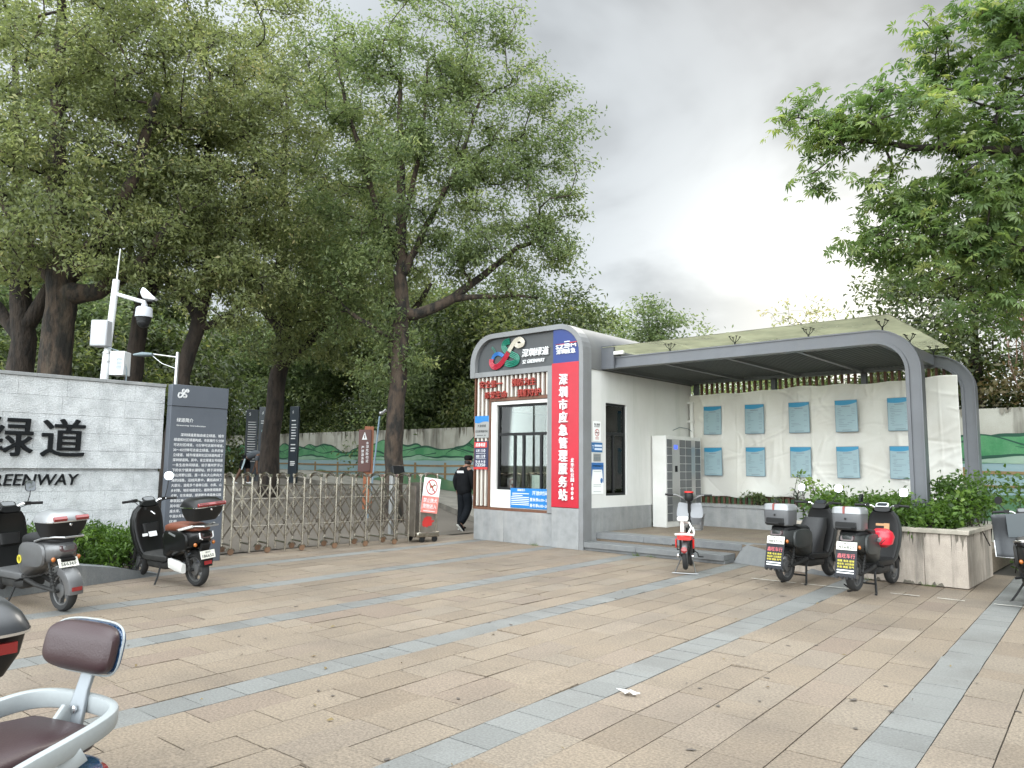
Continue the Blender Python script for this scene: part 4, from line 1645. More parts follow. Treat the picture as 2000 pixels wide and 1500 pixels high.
for q in ([(.12, .50), (.20, .505), (.22, .57), (.205, .575), (.19, .55), (.12, .545)], [(.12, .50), (.135, .50), (.13, .44), (.115, .44)], [(.185, .505), (.20, .505), (.205, .44), (.19, .44)],
          [(.205, .56), (.225, .60), (.235, .575), (.265, .57), (.255, .55), (.22, .545)], [(.10, .57), (.11, .575), (.125, .54), (.115, .53)]):
    b.face([SPt(u_, v_, .0035) for u_, v_ in q])
b.build('dog_mark', mat('dog_brown', (0.22, 0.12, 0.06), .6), b_sgn)

ct = thing('gate_control_post', 'white gate control post with a black tilted screen behind the folding gate', 'control post', (-12.85, 10.6, slope(-12.85)))
b = MB()
b.bx(-12.90, -12.80, 10.50, 10.70, .03, 1.30)
b.build('post', M('sign_grey'), ct, bevel=.01)
b = MB()
b.ob((-12.82, 10.66, 1.40), (.05, 0, .02), (0, .16, 0), (-.03, 0, .10))
b.build('screen', M('black_metal'), ct, bevel=.01)

# ------------------------------------------------------------------ camera pole and street lamp
mat('pole_white', (0.66, 0.67, 0.68), .4, col2=(0.58, 0.585, 0.59), vs=3, streak=(5, .3, (0.42, 0.41, 0.38)))
cm = thing('camera_pole', 'white pole with security cameras and equipment boxes behind the stone wall', 'camera pole', (-12.9, 4.6, 0))
b = MB()
LX = V(.0, .0, 0)
b.tube([(-12.93, 4.49, 0), (-12.92, 4.60, 3.3)], .063, 14)
b.tube([(-12.92, 4.60, 3.3), (-12.90, 4.655, 4.52)], .054, 14)
b.build('pole', M('pole_white'), cm)
b = MB()
b.tube([(-12.90, 4.66, 4.5), (-12.89, 4.68, 5.05)], [.014, .008], 8)
b.build('antenna', M('pole_white'), cm)
b = MB()
b.tube([(-12.91, 4.64, 4.29), (-12.62, 4.90, 4.18), (-12.52, 4.985, 4.15)], .032, 10)
b.build('bracket_arm', M('pole_white'), cm)
HD = V(-12.53, 4.98, 4.13)
b = MB()
b.lathe([(.03, .03), (.05, -.03), (.045, -.06), (.105, -.065), (.125, -.09), (.135, -.23), (.12, -.235)], HD, ZP, 24)
o = b.build('dome_camera', mat('camera_grey', (0.42, 0.43, 0.46), .4), cm)
b = MB()
b.lathe([(.12, -.236), (.115, -.26), (.11, -.30)], HD, ZP, 24)
b.ell(HD + V(0, 0, -.31), (.10, .10, .10), 20, 12)
b.build('lens_globe', M('black_metal'), o)
b = MB()
RTc = V(.747, .665, 0)
fwc = V(-.665, .747, 0)
c = HD + V(0, 0, .10)
b.loft([sup(c - RTc * .05 + V(0, 0, .11), fwc, V(.2, .18, .95), .05, .06), sup(c - RTc * .02 + V(0, 0, .07), fwc, V(.1, .1, 1), .06, .085), sup(c + RTc * .09 + V(0, 0, .0), fwc, V(.3, .27, .9), .06, .05), sup(c + RTc * .18 + V(0, 0, -.035), fwc, V(.3, .27, .9), .055, .02)])
o = b.build('bullet_camera', M('pole_white'), cm)
b = MB()
b.ob(c + RTc * .10 + V(0, 0, -.035), RTc * .055, fwc * .04, V(0, 0, .035))
b.cyl(c + RTc * .14 + V(0, 0, -.035), c + RTc * .165 + V(0, 0, -.04), .03)
b.build('lens', M('black_metal'), o)
b = MB()
b.ob((-12.93, 4.50, 3.60), RTc * .135, fwc * .10, V(0, 0, .215))
b.build('speaker_box', mat('box_grey', (0.36, 0.365, 0.38), .5, streak=(6, .3, (.25, .25, .25))), cm, bevel=.02)
b = MB()
b.ob(V(-12.80, 4.70, 3.12) + RTc * .07, RTc * .115, fwc * .11, V(0, 0, .195))
o = b.build('equipment_cabinet', M('pole_white'), cm, bevel=.01)
b = MB()
for i in range(9):
    b.ob(V(-12.80, 4.70, 3.02 + i * .022) + RTc * .11 - fwc * .112, RTc * .045, fwc * .003, V(0, 0, .005))
b.build('vent', M('ink_grey'), o)
b = MB()
b.tube([(-12.86, 4.56, 3.38), V(-12.80, 4.62, 3.33) + RTc * .1, V(-12.78, 4.66, 3.2) + RTc * .17, V(-12.76, 4.68, 3.0) + RTc * .19, V(-12.76, 4.68, 2.6) + RTc * .185], .008, 6)
b.build('cable', M('ink_grey'), cm)
b = MB()
for z in (3.28, 3.14):
    b.lathe([(.068, 0), (.072, .01), (.068, .03)], (-12.92, 4.60, z), ZP, 14)
b.build('clamp', M('aluminium'), cm)

sl_ = thing('street_lamp', 'thin grey street lamp with a short side arm behind the information panel', 'street lamp', (-14.1, 6.25, slope(-14.1)))
b = MB()
b.tube([(-14.1, 6.25, .1), (-14.1, 6.27, 3.62)], [.045, .03], 10)
b.build('post', M('aluminium'), sl_)
b = MB()
b.tube([(-14.1, 6.27, 3.52), (-14.58, 5.85, 3.60)], .016, 8)
b.tube([(-14.1, 6.27, 3.30), (-14.32, 6.08, 3.40), (-14.5, 5.92, 3.585)], .008, 6)
b.build('arm', M('aluminium'), sl_)
b = MB()
b.loft([sup((-14.45, 5.96, 3.57), V(.66, -.75, 0), ZP, .07, .03), sup((-14.60, 5.83, 3.57), V(.66, -.75, 0), ZP, .10, .045), sup((-14.72, 5.72, 3.56), V(.66, -.75, 0), ZP, .05, .02)])
b.build('lamp_head', M('ink_grey'), sl_)

# ------------------------------------------------------------------ boards beyond the gate
mat('board_black', (0.028, 0.036, 0.045), .35)
CAMR, CAMF = V(.747, .665, 0), V(-.665, .747, 0)


def totem(label, c, w, h, yaw, parts):
    o = thing('map_board', label, 'information board', tuple(c), 'dark information boards beyond the gate')
    xd = CAMR * math.cos(yaw) + CAMF * math.sin(yaw)
    nd = np.cross(xd, ZP)
    b = MB()
    b.ob(c + ZP * h / 2 - nd * .05, xd * w / 2, nd * .05, ZP * h / 2)
    b.build('board', M('board_black'), o, bevel=.01)
    b, b2 = MB(), MB()
    P = lambda u_, v_, l_=.003: c + xd * u_ + ZP * v_ + nd * l_
    parts(b, b2, P, xd)
    b.build('text_line', M('letter_white'), o)
    if b2.v:
        b2.build('map', mat('map_pale', (0.42, 0.62, 0.58), .5, col2=(0.15, 0.2, 0.3), vs=5), o)
    return o


zb = .84
def t1(b, b2, P, xd):
    rr = np.random.default_rng(2)
    b.text('S', P(-.09, 2.45), xd, ZP, .10, bold=.02)
    for i in range(17):
        z = 2.15 - i * .088
        b.face([P(-.14, z), P(-.14 + rr.uniform(.2, .29), z), P(.15, z + .022), P(-.14, z + .022)])


def t2(b, b2, P, xd):
    rr = np.random.default_rng(9)
    b.text('S', P(-.16, 2.5), xd, ZP, .09, bold=.02, shear=.3)
    b.prism([P(.16 + .03 * math.cos(a_), 2.52 + .07 * math.sin(a_)) for a_ in np.arange(12) * math.pi / 6], (.0, 0, .001))
    for z, L in ((2.20, .32), (2.12, .2), (1.08, .46), (.98, .2), (.88, .28)):
        b.face([P(-.22, z), P(-.22 + L, z), P(-.22 + L, z + .022), P(-.22, z + .022)])
    for cx_, cz_, r_ in ((.0, 1.55, .16), (.06, 1.42, .14), (-.08, 1.72, .08), (.1, 1.75, .10), (-.02, 1.85, .06), (.12, 1.32, .10), (-.15, 1.85, .05), (.05, 1.22, .07)):
        b2.prism([P(cx_ + r_ * (1 + rr.normal(0, .22)) * .75 * math.cos(a_), cz_ + r_ * (1 + rr.normal(0, .25)) * math.sin(a_), .004) for a_ in np.arange(16) * math.pi / 8], (0, 0, .001))


def t3(b, b2, P, xd):
    b.text('S', P(-.05, 2.55), xd, ZP, .09, bold=.02)
    for i, z in enumerate((2.22, 2.07, 1.97, 1.87, 1.77, 1.67, 1.57, 1.35, 1.22, 1.13, .74, .68, .62)):
        b.face([P(-.10, z), P(.09 + .02 * (i % 3), z), P(.09 + .02 * (i % 3), z + .035), P(-.10, z + .035)])


BC = V(-24.43, 14.4, zb)
totem('narrow black board packed with white text lines, leftmost beyond the gate', BC - CAMR * .70, .42, 2.62, R(25), t1)
totem('wide black board showing a pale district map beyond the gate', BC - CAMR * .18, .62, 2.72, R(-8), t2)
totem('black board with short white text rows right of the brown tree trunk', BC + CAMR * .80, .40, 2.75, R(-25), t3)

bn = thing('warning_post_sign', 'brown post sign with a white warning triangle and two text columns', 'sign', (-16.2, 12.3, slope(-16.2)))
xd = CAMR * math.cos(R(12)) + CAMF * math.sin(R(12))
nd = np.cross(xd, ZP)
c = V(-16.22, 12.35, 0)
b = MB()
b.ob(c + xd * .10 + nd * -.08 + ZP * 1.45, xd * .12, nd * .05, ZP * 1.10)
b.build('post', mat('rust_orange', (0.32, 0.10, 0.035), .5, col2=(0.25, 0.08, 0.03), vs=3), bn, bevel=.005)
b = MB()
b.ob(c - xd * .01 + ZP * 1.90, xd * .165, nd * .025, ZP * .56)
b.build('plate', mat('maroon', (0.085, 0.025, 0.018), .4), bn, bevel=.005)
b = MB()
P = lambda u_, v_: c + xd * u_ + ZP * v_ + nd * .028
b.face([P(-.09, 2.19), P(.05, 2.19), P(-.02, 2.40)])
for i, ch in enumerate('水深危险勿近'):
    b.text(ch, P(.06, 2.10 - i * .095), xd, ZP, .075, bold=.015, fit=.07)
for i, ch in enumerate('严禁游泳垂钓'[:5]):
    b.text(ch, P(-.06, 1.98 - i * .095), xd, ZP, .075, bold=.015, fit=.07)
b.build('lettering', M('letter_white'), bn)
b = MB()
b.face([P(-.035, 2.225) + nd * .003, P(-.005, 2.225) + nd * .003, P(-.012, 2.32) + nd * .003, P(-.028, 2.32) + nd * .003])
b.build('triangle_mark', M('maroon'), bn)

hs = thing('blue_pole', 'thin pale blue pole with a fitting leaning beside the large trunk', 'pole', (-15.0, 11.5, slope(-15)))
b = MB()
b.tube([(-15.18, 11.72, .2), (-15.02, 11.86, 2.75)], .022, 8)
b.build('tube', mat('pale_blue', (0.15, 0.21, 0.26), .5), hs)
b = MB()
b.ell((-15.0, 11.88, 2.83), (.05, .05, .05), 10, 6)
b.tube([(-15.0, 11.88, 2.8), (-14.9, 11.97, 2.92)], [.03, .04], 8)
b.build('fitting', M('aluminium'), hs)
# ------------------------------------------------------------------ scooters
mat('tyre', (0.018, 0.018, 0.018), .8, bump=.2, bs=120)
mat('rim_grey', (0.150, 0.150, 0.150), .4, metal=.6)
mat('chrome', (0.75, 0.75, 0.76), .12, metal=1.0)
mat('mirror_glass', (0.90, 0.92, 0.94), .03, metal=1.0)
mat('gloss_black', (0.007, 0.007, 0.007), .28, coat=.08, fine=.1, fs=300, spec=.28)
mat('satin_black', (0.011, 0.011, 0.011), .5, fine=.2, fs=200, spec=.28)
mat('dusty_black', (0.018, 0.018, 0.018), .55, col2=(0.034, 0.033, 0.031), vs=6, spec=.28)
mat('body_grey', (0.136, 0.136, 0.139), .38, metal=.45, coat=.3, col2=(0.116, 0.116, 0.116), vs=4)
mat('body_green_grey', (0.029, 0.033, 0.032), .4, coat=.08, col2=(0.041, 0.042, 0.041), vs=5, spec=.28)
mat('panel_silver', (0.204, 0.211, 0.211), .4, metal=.3)
mat('box_silver', (0.27, 0.275, 0.28), .32, metal=.4)
mat('box_dark_silver', (0.116, 0.119, 0.126), .4, metal=.2, col2=(0.136, 0.139, 0.143), vs=3)
mat('seat_black', (0.015, 0.015, 0.016), .55, bump=.1, bs=200, spec=.28)
mat('seat_brown', (0.136, 0.039, 0.018), .5, bump=.1, bs=150)
mat('plate_white', (0.70, 0.69, 0.62), .45, col2=(0.58, 0.57, 0.50), vs=9)
mat('lamp_red', (0.204, 0.014, 0.014), .2, coat=.5)
mat('lamp_amber', (0.374, 0.109, 0.014), .25, coat=.5)
mat('lens_smoke', (0.068, 0.041, 0.041), .15, coat=.6)
mat('ad_black', (0.015, 0.016, 0.020), .45, spec=.28)
mat('ad_pink', (0.510, 0.109, 0.122), .5)
mat('ad_yellow', (0.490, 0.422, 0.041), .5)
mat('lever_steel', (0.286, 0.286, 0.286), .35, metal=.8)


def wheel(par, x, r=.215, w=.088, name='wheel', spokes=5, z=None):
    z = r if z is None else z
    b = MB()
    pr = [(r - .062, -w * .36), (r - .05, -w * .48), (r - .022, -w * .5), (r - .006, -w * .3), (r, 0), (r - .006, w * .3), (r - .022, w * .5), (r - .05, w * .48), (r - .062, w * .36)]
    b.lathe(pr, (x, 0, z), YP, 36, closed=True)
    o = b.build(name, M('tyre'), par)
    b = MB()
    b.lathe([(r - .063, -w * .35), (r - .078, -w * .30), (r - .085, 0), (r - .078, w * .30), (r - .063, w * .35)], (x, 0, z), YP, 30, closed=True)
    b.lathe([(.02, -w * .55), (.075, -w * .42), (.085, 0), (.075, w * .42), (.02, w * .55)], (x, 0, z), YP, 20)
    for i in range(spokes):
        a_ = 2 * math.pi * i / spokes
        d_ = V(math.cos(a_), 0, math.sin(a_))
        b.ob(V(x, 0, z) + d_ * (r - .02) * .55, d_ * (r - .02) * .32, np.cross(d_, YP) * .016, YP * w * .22)
    b.build('rim', M('rim_grey'), o)
    return o


def arc_shell(c, r, a0, a1, hw, n=14, th=.008, drop=.03):
    """Fender: a curved strip round centre c, in the x-z plane, with turned-down edges."""
    rings = []
    for i in range(n + 1):
        a_ = R(a0 + (a1 - a0) * i / n)
        d_ = V(math.cos(a_), 0, math.sin(a_))
        p = np.asarray(c, float) + d_ * r
        e = hw * (1.0 - .12 * abs(i / n - .5))
        q = [(-e, -drop), (-e * .85, -.004), (-e * .4, .006), (e * .4, .006), (e * .85, -.004), (e, -drop)]
        o_ = [p + YP * y + d_ * h for y, h in q]
        inn_ = [p + YP * y * .95 + d_ * (h - th) for y, h in q[::-1]]
        rings.append(np.array(o_ + inn_))
    return rings


def lofty(spec, axis_up=None, p=2.8, n=20):
    """spec = [(x, z, half width, half height)] sections square to x."""
    return [sup((x, 0, z), YP, ZP, hw, hh, p, n) for x, z, hw, hh in spec]


def top_box(par, x, z, style):
    if style == 'tapered':
        b = MB()
        b.loft([sup((x + .02, 0, z), XP, YP, .125, .15, 5), sup((x, 0, z + .08), XP, YP, .165, .19, 5), sup((x - .008, 0, z + .165), XP, YP, .195, .205, 5), sup((x - .008, 0, z + .172), XP, YP, .205, .215, 5)])
        o = b.build('top_box', M('satin_black'), par, sharp=40)
        b = MB()
        b.loft([sup((x - .008, 0, z + .174), XP, YP, .207, .217, 5), sup((x - .008, 0, z + .19), XP, YP, .205, .215, 5), sup((x - .0, 0, z + .235), XP, YP, .185, .195, 4.5), sup((x + .015, 0, z + .275), XP, YP, .14, .155, 4), sup((x + .02, 0, z + .285), XP, YP, .08, .10, 3)])
        return o, b
    b = MB()
    b.loft([sup((x, 0, z), XP, YP, .13, .155, 6), sup((x, 0, z + .02), XP, YP, .145, .172, 6), sup((x, 0, z + .20), XP, YP, .15, .18, 7)])
    o = b.build('top_box', M('box_dark_silver'), par, sharp=40)
    b = MB()
    b.loft([sup((x, 0, z + .202), XP, YP, .153, .184, 7), sup((x, 0, z + .262), XP, YP, .148, .178, 7), sup((x, 0, z + .283), XP, YP, .13, .16, 6), sup((x, 0, z + .286), XP, YP, .09, .12, 5)])
    return o, b


def mirror(par, s, base, tip, r=.058, shape=2.2, yaw=0.0, glass='mirror_glass'):
    b = MB()
    b.tube([base, (np.asarray(base) + np.asarray(tip)) / 2 + V(0, s * .01, .01), tip], .006, 6)
    o = b.build('mirror', M('satin_black'), par)
    c = np.asarray(tip, float) + V(0, 0, r * .7)
    n_ = unit(V(-1, yaw, .18))
    a_ = unit(np.cross(ZP, n_))
    u_ = np.cross(n_, a_)
    b = MB()
    b.loft([sup(c - n_ * .022, a_, u_, r * .6, r * .6, shape), sup(c - n_ * .012, a_, u_, r * 1.02, r * 1.02, shape), sup(c, a_, u_, r * 1.08, r * 1.08, shape)])
    b.build('mirror_shell', M('satin_black'), o)
    b = MB()
    b.face(list(sup(c + n_ * .0015, a_, u_, r, r, shape, 24)))
    b.build('mirror_face', M(glass), o)


def plate(par, c, n_, w, h, txt, small='粤·深圳'):
    if not txt:
        return None
    n_ = unit(n_)
    a_ = unit(np.cross(ZP, n_))
    u_ = np.cross(n_, a_)
    c = np.asarray(c, float)
    b = MB()
    b.ob(c, a_ * w / 2, u_ * h / 2, n_ * .003)
    o = b.build('number_plate', M('plate_white'), par, bevel=.004)
    b = MB()
    b.text(txt, c + n_ * .0045 - u_ * h * .16, a_, u_, h * .36, bold=.02, fit=w * .78)
    b.text('深圳', c + n_ * .0045 + u_ * h * .28, a_, u_, h * .22, bold=.01, fit=w * .34)
    b.build('plate_number', M('ink'), o)
    return o


def handlebar(par, hx, hz, turn=0.0, white_bar=True, dash=True, grip=.125, width=.33):
    """Bars, grips, levers; turn = steering angle about the column."""
    ct, st = math.cos(turn), math.sin(turn)
    T = lambda x, y, z: V(hx + x * ct - y * st, x * st + y * ct, hz + z)
    for s in (-1, 1):
        b = MB()
        b.tube([T(.03, s * .04, -.05), T(.02, s * .085, .01), T(-.01, s * .13, .045), T(-.045, s * (width - grip), .05)], .0125, 8)
        b.build('handlebar', M('chrome' if white_bar else 'satin_black'), par)
        b = MB()
        b.tube([T(-.045, s * (width - grip), .05), T(-.075, s * width, .045)], .017, 10)
        b.ob(T(-.035, s * (width - grip - .025), .05), V(.022, 0, 0), V(0, .03, 0), V(0, 0, .02))
        b.build('grip', M('satin_black'), par)
        b = MB()
        b.tube([T(-.02, s * (width - grip - .02), .05), T(.02, s * (width - .08), .047), T(-.01, s * (width - .01), .042)], .006, 6)
        b.build('brake_lever', M('lever_steel'), par)
    return T


def scooter(label, loc, heading, P, group='electric scooters parked on the plaza', name='electric_scooter', z0=0.0, pitch=0.0, lean=0.0):
    o = thing(name, label, 'scooter', (loc[0], loc[1], z0), group, local=True)
    o.rotation_euler = (lean, pitch, heading)
    bm, im = M(P['body']), M(P['inner'])
    WB, r = 1.22, .215
    rw = P.get('rw', -.10)
    wheel(o, rw, r, name='wheel', z=r)
    wheel(o, WB, r, name='wheel', z=r)
    # swing arm, motor, shock absorbers
    b = MB()
    for s in (-1, 1):
        b.tube([(rw, s * .075, r), (.12, s * .085, r + .03), (.36, s * .09, r + .08)], [.02, .024, .026], 8)
    b.cyl((rw, -.09, r), (rw, .09, r), .018)
    b.build('swing_arm', M('dusty_black'), o)
    for s in (-1, 1):
        b = MB()
        b.tube([(rw, s * .095, r + .02), (rw + .09, s * .105, .50)], .013, 8)
        hel = [V(rw + .012 + .06 * t, s * .0965, r + .06 + .20 * t) + V(.024 * math.cos(t * 38), .024 * math.sin(t * 38), 0) for t in np.linspace(0, 1, 50)]
        b.tube(hel, .005, 5)
        b.build('shock_absorber', M(P.get('spring', 'dusty_black')), o)
    # body, floor, leg shield, nose
    b = MB()
    b.loft(lofty([(-.33, .645, .05, .035), (-.28, .63, .105, .075), (-.16, .605, .145, .115), (0.0, .585, .163, .145), (.18, .555, .168, .175), (.32, .525, .16, .205), (.42, .50, .135, .205), (.46, .48, .09, .17)], p=3.2), 0)
    b.build('rear_body', bm, o, sharp=50)
    for s in (-1, 1):
        b = MB()
        b.loft([sup((-.12, s * .158, .60), XP, ZP, .02, .05, 3), sup((.02, s * .172, .585), XP, ZP, .09, .095, 3), sup((.16, s * .176, .56), XP, ZP, .13, .13, 3), sup((.28, s * .172, .545), XP, ZP, .05, .09, 3)][:0] or
               [sup((.10, s * .150, .575), XP, ZP, .25, .13, 3.4, 24), sup((.10, s * .172, .575), XP, ZP, .24, .12, 3.4, 24), sup((.10, s * .178, .575), XP, ZP, .20, .09, 3.4, 24)])
        b.build('side_panel', M(P.get('side', P['body'])), o, sharp=50)
    b = MB()
    b.loft(lofty([(.34, .33, .14, .03), (.40, .325, .155, .045), (.80, .325, .155, .045), (.92, .35, .14, .05)], p=5))
    b.build('floor_board', M(P.get('floor', P['inner'])), o, sharp=40)
    b = MB()
    b.loft(lofty([(.36, .245, .11, .045), (.42, .235, .13, .055), (.76, .24, .13, .05), (.84, .26, .10, .035)], p=5))
    b.build('battery_case', M('dusty_black'), o, sharp=40)
    # leg shield: inner face and outer apron
    pin = [(.84, .30, .13), (.885, .40, .17), (.925, .54, .195), (.955, .68, .205), (.965, .80, .20), (.955, .90, .175), (.935, .965, .13)]
    nrm = lambda i: unit(V(pin[min(i + 1, 6)][1] - pin[max(i - 1, 0)][1], 0, -(pin[min(i + 1, 6)][0] - pin[max(i - 1, 0)][0])))
    b = MB()
    b.loft([sup((x, 0, z), YP, nrm(i), w_, .028, 3.4, 24) for i, (x, z, w_) in enumerate(pin)])
    b.build('leg_shield', im, o, sharp=50)
    b = MB()
    b.loft([sup(V(x, 0, z) + nrm(i) * (.035 + .03 * math.sin(i / 6 * math.pi)), YP, nrm(i), w_ * 1.03, .035 + .05 * math.sin(i / 6 * math.pi), 2.6, 24) for i, (x, z, w_) in enumerate(pin)])
    b.build('front_apron', bm, o, sharp=50)
    b = MB()
    b.lathe([(.05, 0), (.06, .02), (.055, .05)], (1.01, 0, .86), unit(V(1, 0, .1)), 18)
    b.build('headlight', M('chrome'), o)
    b = MB()
    b.loft([sup((.925, 0, .585), YP, ZP, .085, .012, 3), sup((.915, 0, .70), YP, XP, .10, .018, 4)][:1] + [sup((.905, 0, .62), YP, XP, .10, .03, 4), sup((.925, 0, .74), YP, XP, .11, .03, 4)])
    b.build('glove_box', M('satin_black'), o, sharp=40)
    # steering: fork, front fender, column
    b = MB()
    for s in (-1, 1):
        b.tube([(WB, s * .07, r), (1.08, s * .072, .55)], [.019, .024], 8)
    b.tube([(1.08, 0, .55), (.955, 0, .98)], .028, 10)
    b.build('front_fork', M('dusty_black'), o)
    b = MB()
    b.loft(arc_shell((WB, 0, r), r + .028, 155, 20, .062))
    b.build('front_fender', bm, o, sharp=50)
    turn = P.get('turn', 0.0)
    T = handlebar(o, .935, 1.0, turn, P.get('white_bar', True))
    b = MB()
    b.loft([sup(T(.09, 0, -.045), YP, unit(V(.35, 0, 1)), .10, .045, 3), sup(T(.04, 0, -.005), YP, unit(V(.35, 0, 1)), .125, .045, 3), sup(T(-.035, 0, .0), YP, unit(V(.35, 0, 1)), .10, .035, 3)])
    b.build('handlebar_cowl', M(P.get('cowl', 'gloss_black')), o, sharp=50)
    b = MB()
    nd_ = unit(V(-.55, 0, .85))
    b.loft([sup(T(.03, 0, .045) , YP, np.cross(nd_, YP), .085, .055, 3), sup(T(.025, 0, .06), YP, np.cross(nd_, YP), .08, .05, 3)])
    ds = b.build('dashboard', M(P.get('dash', 'satin_black')), o, sharp=40)
    b = MB()
    b.face(list(sup(T(.0235, 0, .0615), YP, np.cross(nd_, YP), .065, .036, 5)))
    b.build('display', mat('display_dark', (.03, .035, .04), .1, coat=.6), ds)
    for s, tipx, tz, yw in P.get('mirrors', ()):
        mirror(o, s, T(-.02, s * .19, .055), T(.0 + tipx, s * .265, tz), P.get('mr', .056), P.get('mshape', 2.2), yw, P.get('mglass', 'mirror_glass'))
    for s in (-1, 1):
        b = MB()
        b.tube(spline([tuple(T(-.03, s * .185, .035)), tuple(T(.05, s * .13, -.01)), (1.005, s * .07, .93), (1.0, s * .03, .84)], 6), .0045, 5)
        b.build('brake_cable', M('satin_black'), o)
    # seat
    b = MB()
    sz = P.get('seat_z', 0.0)
    b.loft(lofty([(-.26, .725 + sz, .09, .02), (-.20, .735 + sz, .13, .038), (-.02, .745 + sz, .145, .05), (.14, .735 + sz, .148, .055), (.30, .725 + sz, .135, .06), (.41, .705 + sz, .105, .055), (.46, .68 + sz, .07, .035)], p=3.4))
    b.build('seat', M(P['seat']), o, sharp=60)
    # rack and grab rail
    b = MB()
    for s in (-1, 1):
        b.tube([(.06, s * .15, .715), (-.12, s * .165, .755), (-.30, s * .13, .775), (-.42, s * .09, .775)], .011, 8)
    b.tube([(-.42, -.09, .775), (-.42, .09, .775)], .011, 8)
    b.tube([(-.22, -.15, .768), (-.22, .15, .768)], .011, 8)
    if not P.get('no_rack'):
        b.build('rear_rack', M(P.get('rack', 'aluminium')), o)
    # tail light, indicators
    b = MB()
    tl_ = P.get('tail', 'bar')
    tn = unit(V(-1, 0, .35))
    tu = np.cross(tn, YP) * -1
    b.loft([sup((-.300, 0, .655), YP, unit(V(.35, 0, 1)), .085, .04, 4), sup((-.325, 0, .648), YP, unit(V(.35, 0, 1)), .078, .033, 4)])
    tlo = b.build('tail_light', M('lens_smoke' if tl_ != 'bar' else 'lamp_red'), o, sharp=40)
    if tl_ == 'u':
        for s in (-1, 1):
            b = MB()
            b.tube([(-.318, s * .055, .605), (-.322, s * .088, .62), (-.31, s * .092, .69)], .009, 6)
            b.build('light_strip', M('letter_white'), tlo)
    for s in (-1, 1):
        b = MB()
        b.ell((-.27, s * .125, .545), (.022, .022, .026), 10, 6)
        b.build('indicator', M('lamp_amber'), o)
    # rear fender and plate
    fm = M(P.get('fender', 'satin_black'))
    if P.get('ad'):
        b = MB()
        b.loft(arc_shell((rw, 0, r), r + .03, 60, 165, .058))
        b.ob((-.285, 0, .50), (.02, 0, -.02), (0, .06, 0), (.01, 0, .06))
        b.build('rear_fender', fm, o, sharp=50)
        n_ = unit(V(-1, 0, .22))
        u_ = unit(V(.22, 0, 1))
        c = V(-.375, 0, .345)
        b = MB()
        b.ob(c, V(0, .125, 0), u_ * .165, n_ * .004)
        ao = b.build('mud_flap', M('ad_black'), o, bevel=.006)
        a_ = -YP
        b = MB()
        b.text('鑫旺车行', c + n_ * .0055 + u_ * .095, a_, u_, .055, bold=.02, fit=.21)
        b.build('flap_title', M('ad_pink'), ao)
        b = MB()
        b.text('销售 电池 维修', c + n_ * .0055 + u_ * .035, a_, u_, .027, bold=.03, fit=.20)
        b.text('电动车 以旧换新', c + n_ * .0055 - u_ * .002, a_, u_, .027, bold=.03, fit=.20)
        b.text('补胎 换胎 充气', c + n_ * .0055 - u_ * .038, a_, u_, .027, bold=.03, fit=.20)
        b.build('flap_text', M('ad_yellow'), ao)
        b = MB()
        for zz in (-.078, -.108):
            b.ob(c + n_ * .0055 + u_ * zz, V(0, .10, 0), u_ * .007, n_ * .001)
        b.build('flap_small_text', M('letter_white'), ao)
        b = MB()
        for y_ in (-.09, -.03, .03, .09):
            b.ob(c - u_ * .165 + V(-.01, y_, 0), V(0, .012, 0), u_ * .016, n_ * .010)
        b.build('flap_stud', M('satin_black'), ao)
        plate(o, c + u_ * .215 + n_ * .006, n_, .245, .10, P['plate'])
    elif P.get('fender_flap'):
        b = MB()
        b.loft(arc_shell((rw, 0, r), r + .035, 95, 185, .085, drop=.075))
        fo = b.build('rear_fender', fm, o, sharp=50)
        b = MB()
        b.ob((rw - .256, 0, .25), (.004, 0, 0), (0, .05, 0), (0, 0, .02))
        b.build('reflector', M('lamp_red'), fo)
        n_ = unit(V(-1, 0, .55))
        plate(o, (-.318, 0, .505), n_, .20, .10, P['plate'])
        b = MB()
        b.ob((-.26, 0, .52), V(.05, 0, .02), V(0, .07, 0), V(-.02, 0, .04))
        b.build('plate_bracket', M('satin_black'), o)
    else:
        b = MB()
        b.loft(arc_shell((rw, 0, r), r + .03, 70, 150, .06))
        b.ob((-.255, 0, .46), V(.045, 0, -.09), V(0, .055, 0), V(.02, 0, .012))
        b.ob((-.31, 0, .33), V(.01, 0, -.06), V(0, .07, 0), V(.02, 0, .006))
        fo = b.build('rear_fender', fm, o, sharp=50)
        n_ = unit(V(-1, 0, .25))
        plate(o, (-.335, 0, .415), n_, .20, .10, P['plate'])
        b = MB()
        b.ob((-.335, 0, .315), n_ * .006, V(0, .05, 0), V(.005, 0, .022))
        b.build('reflector', M('lamp_red'), fo)
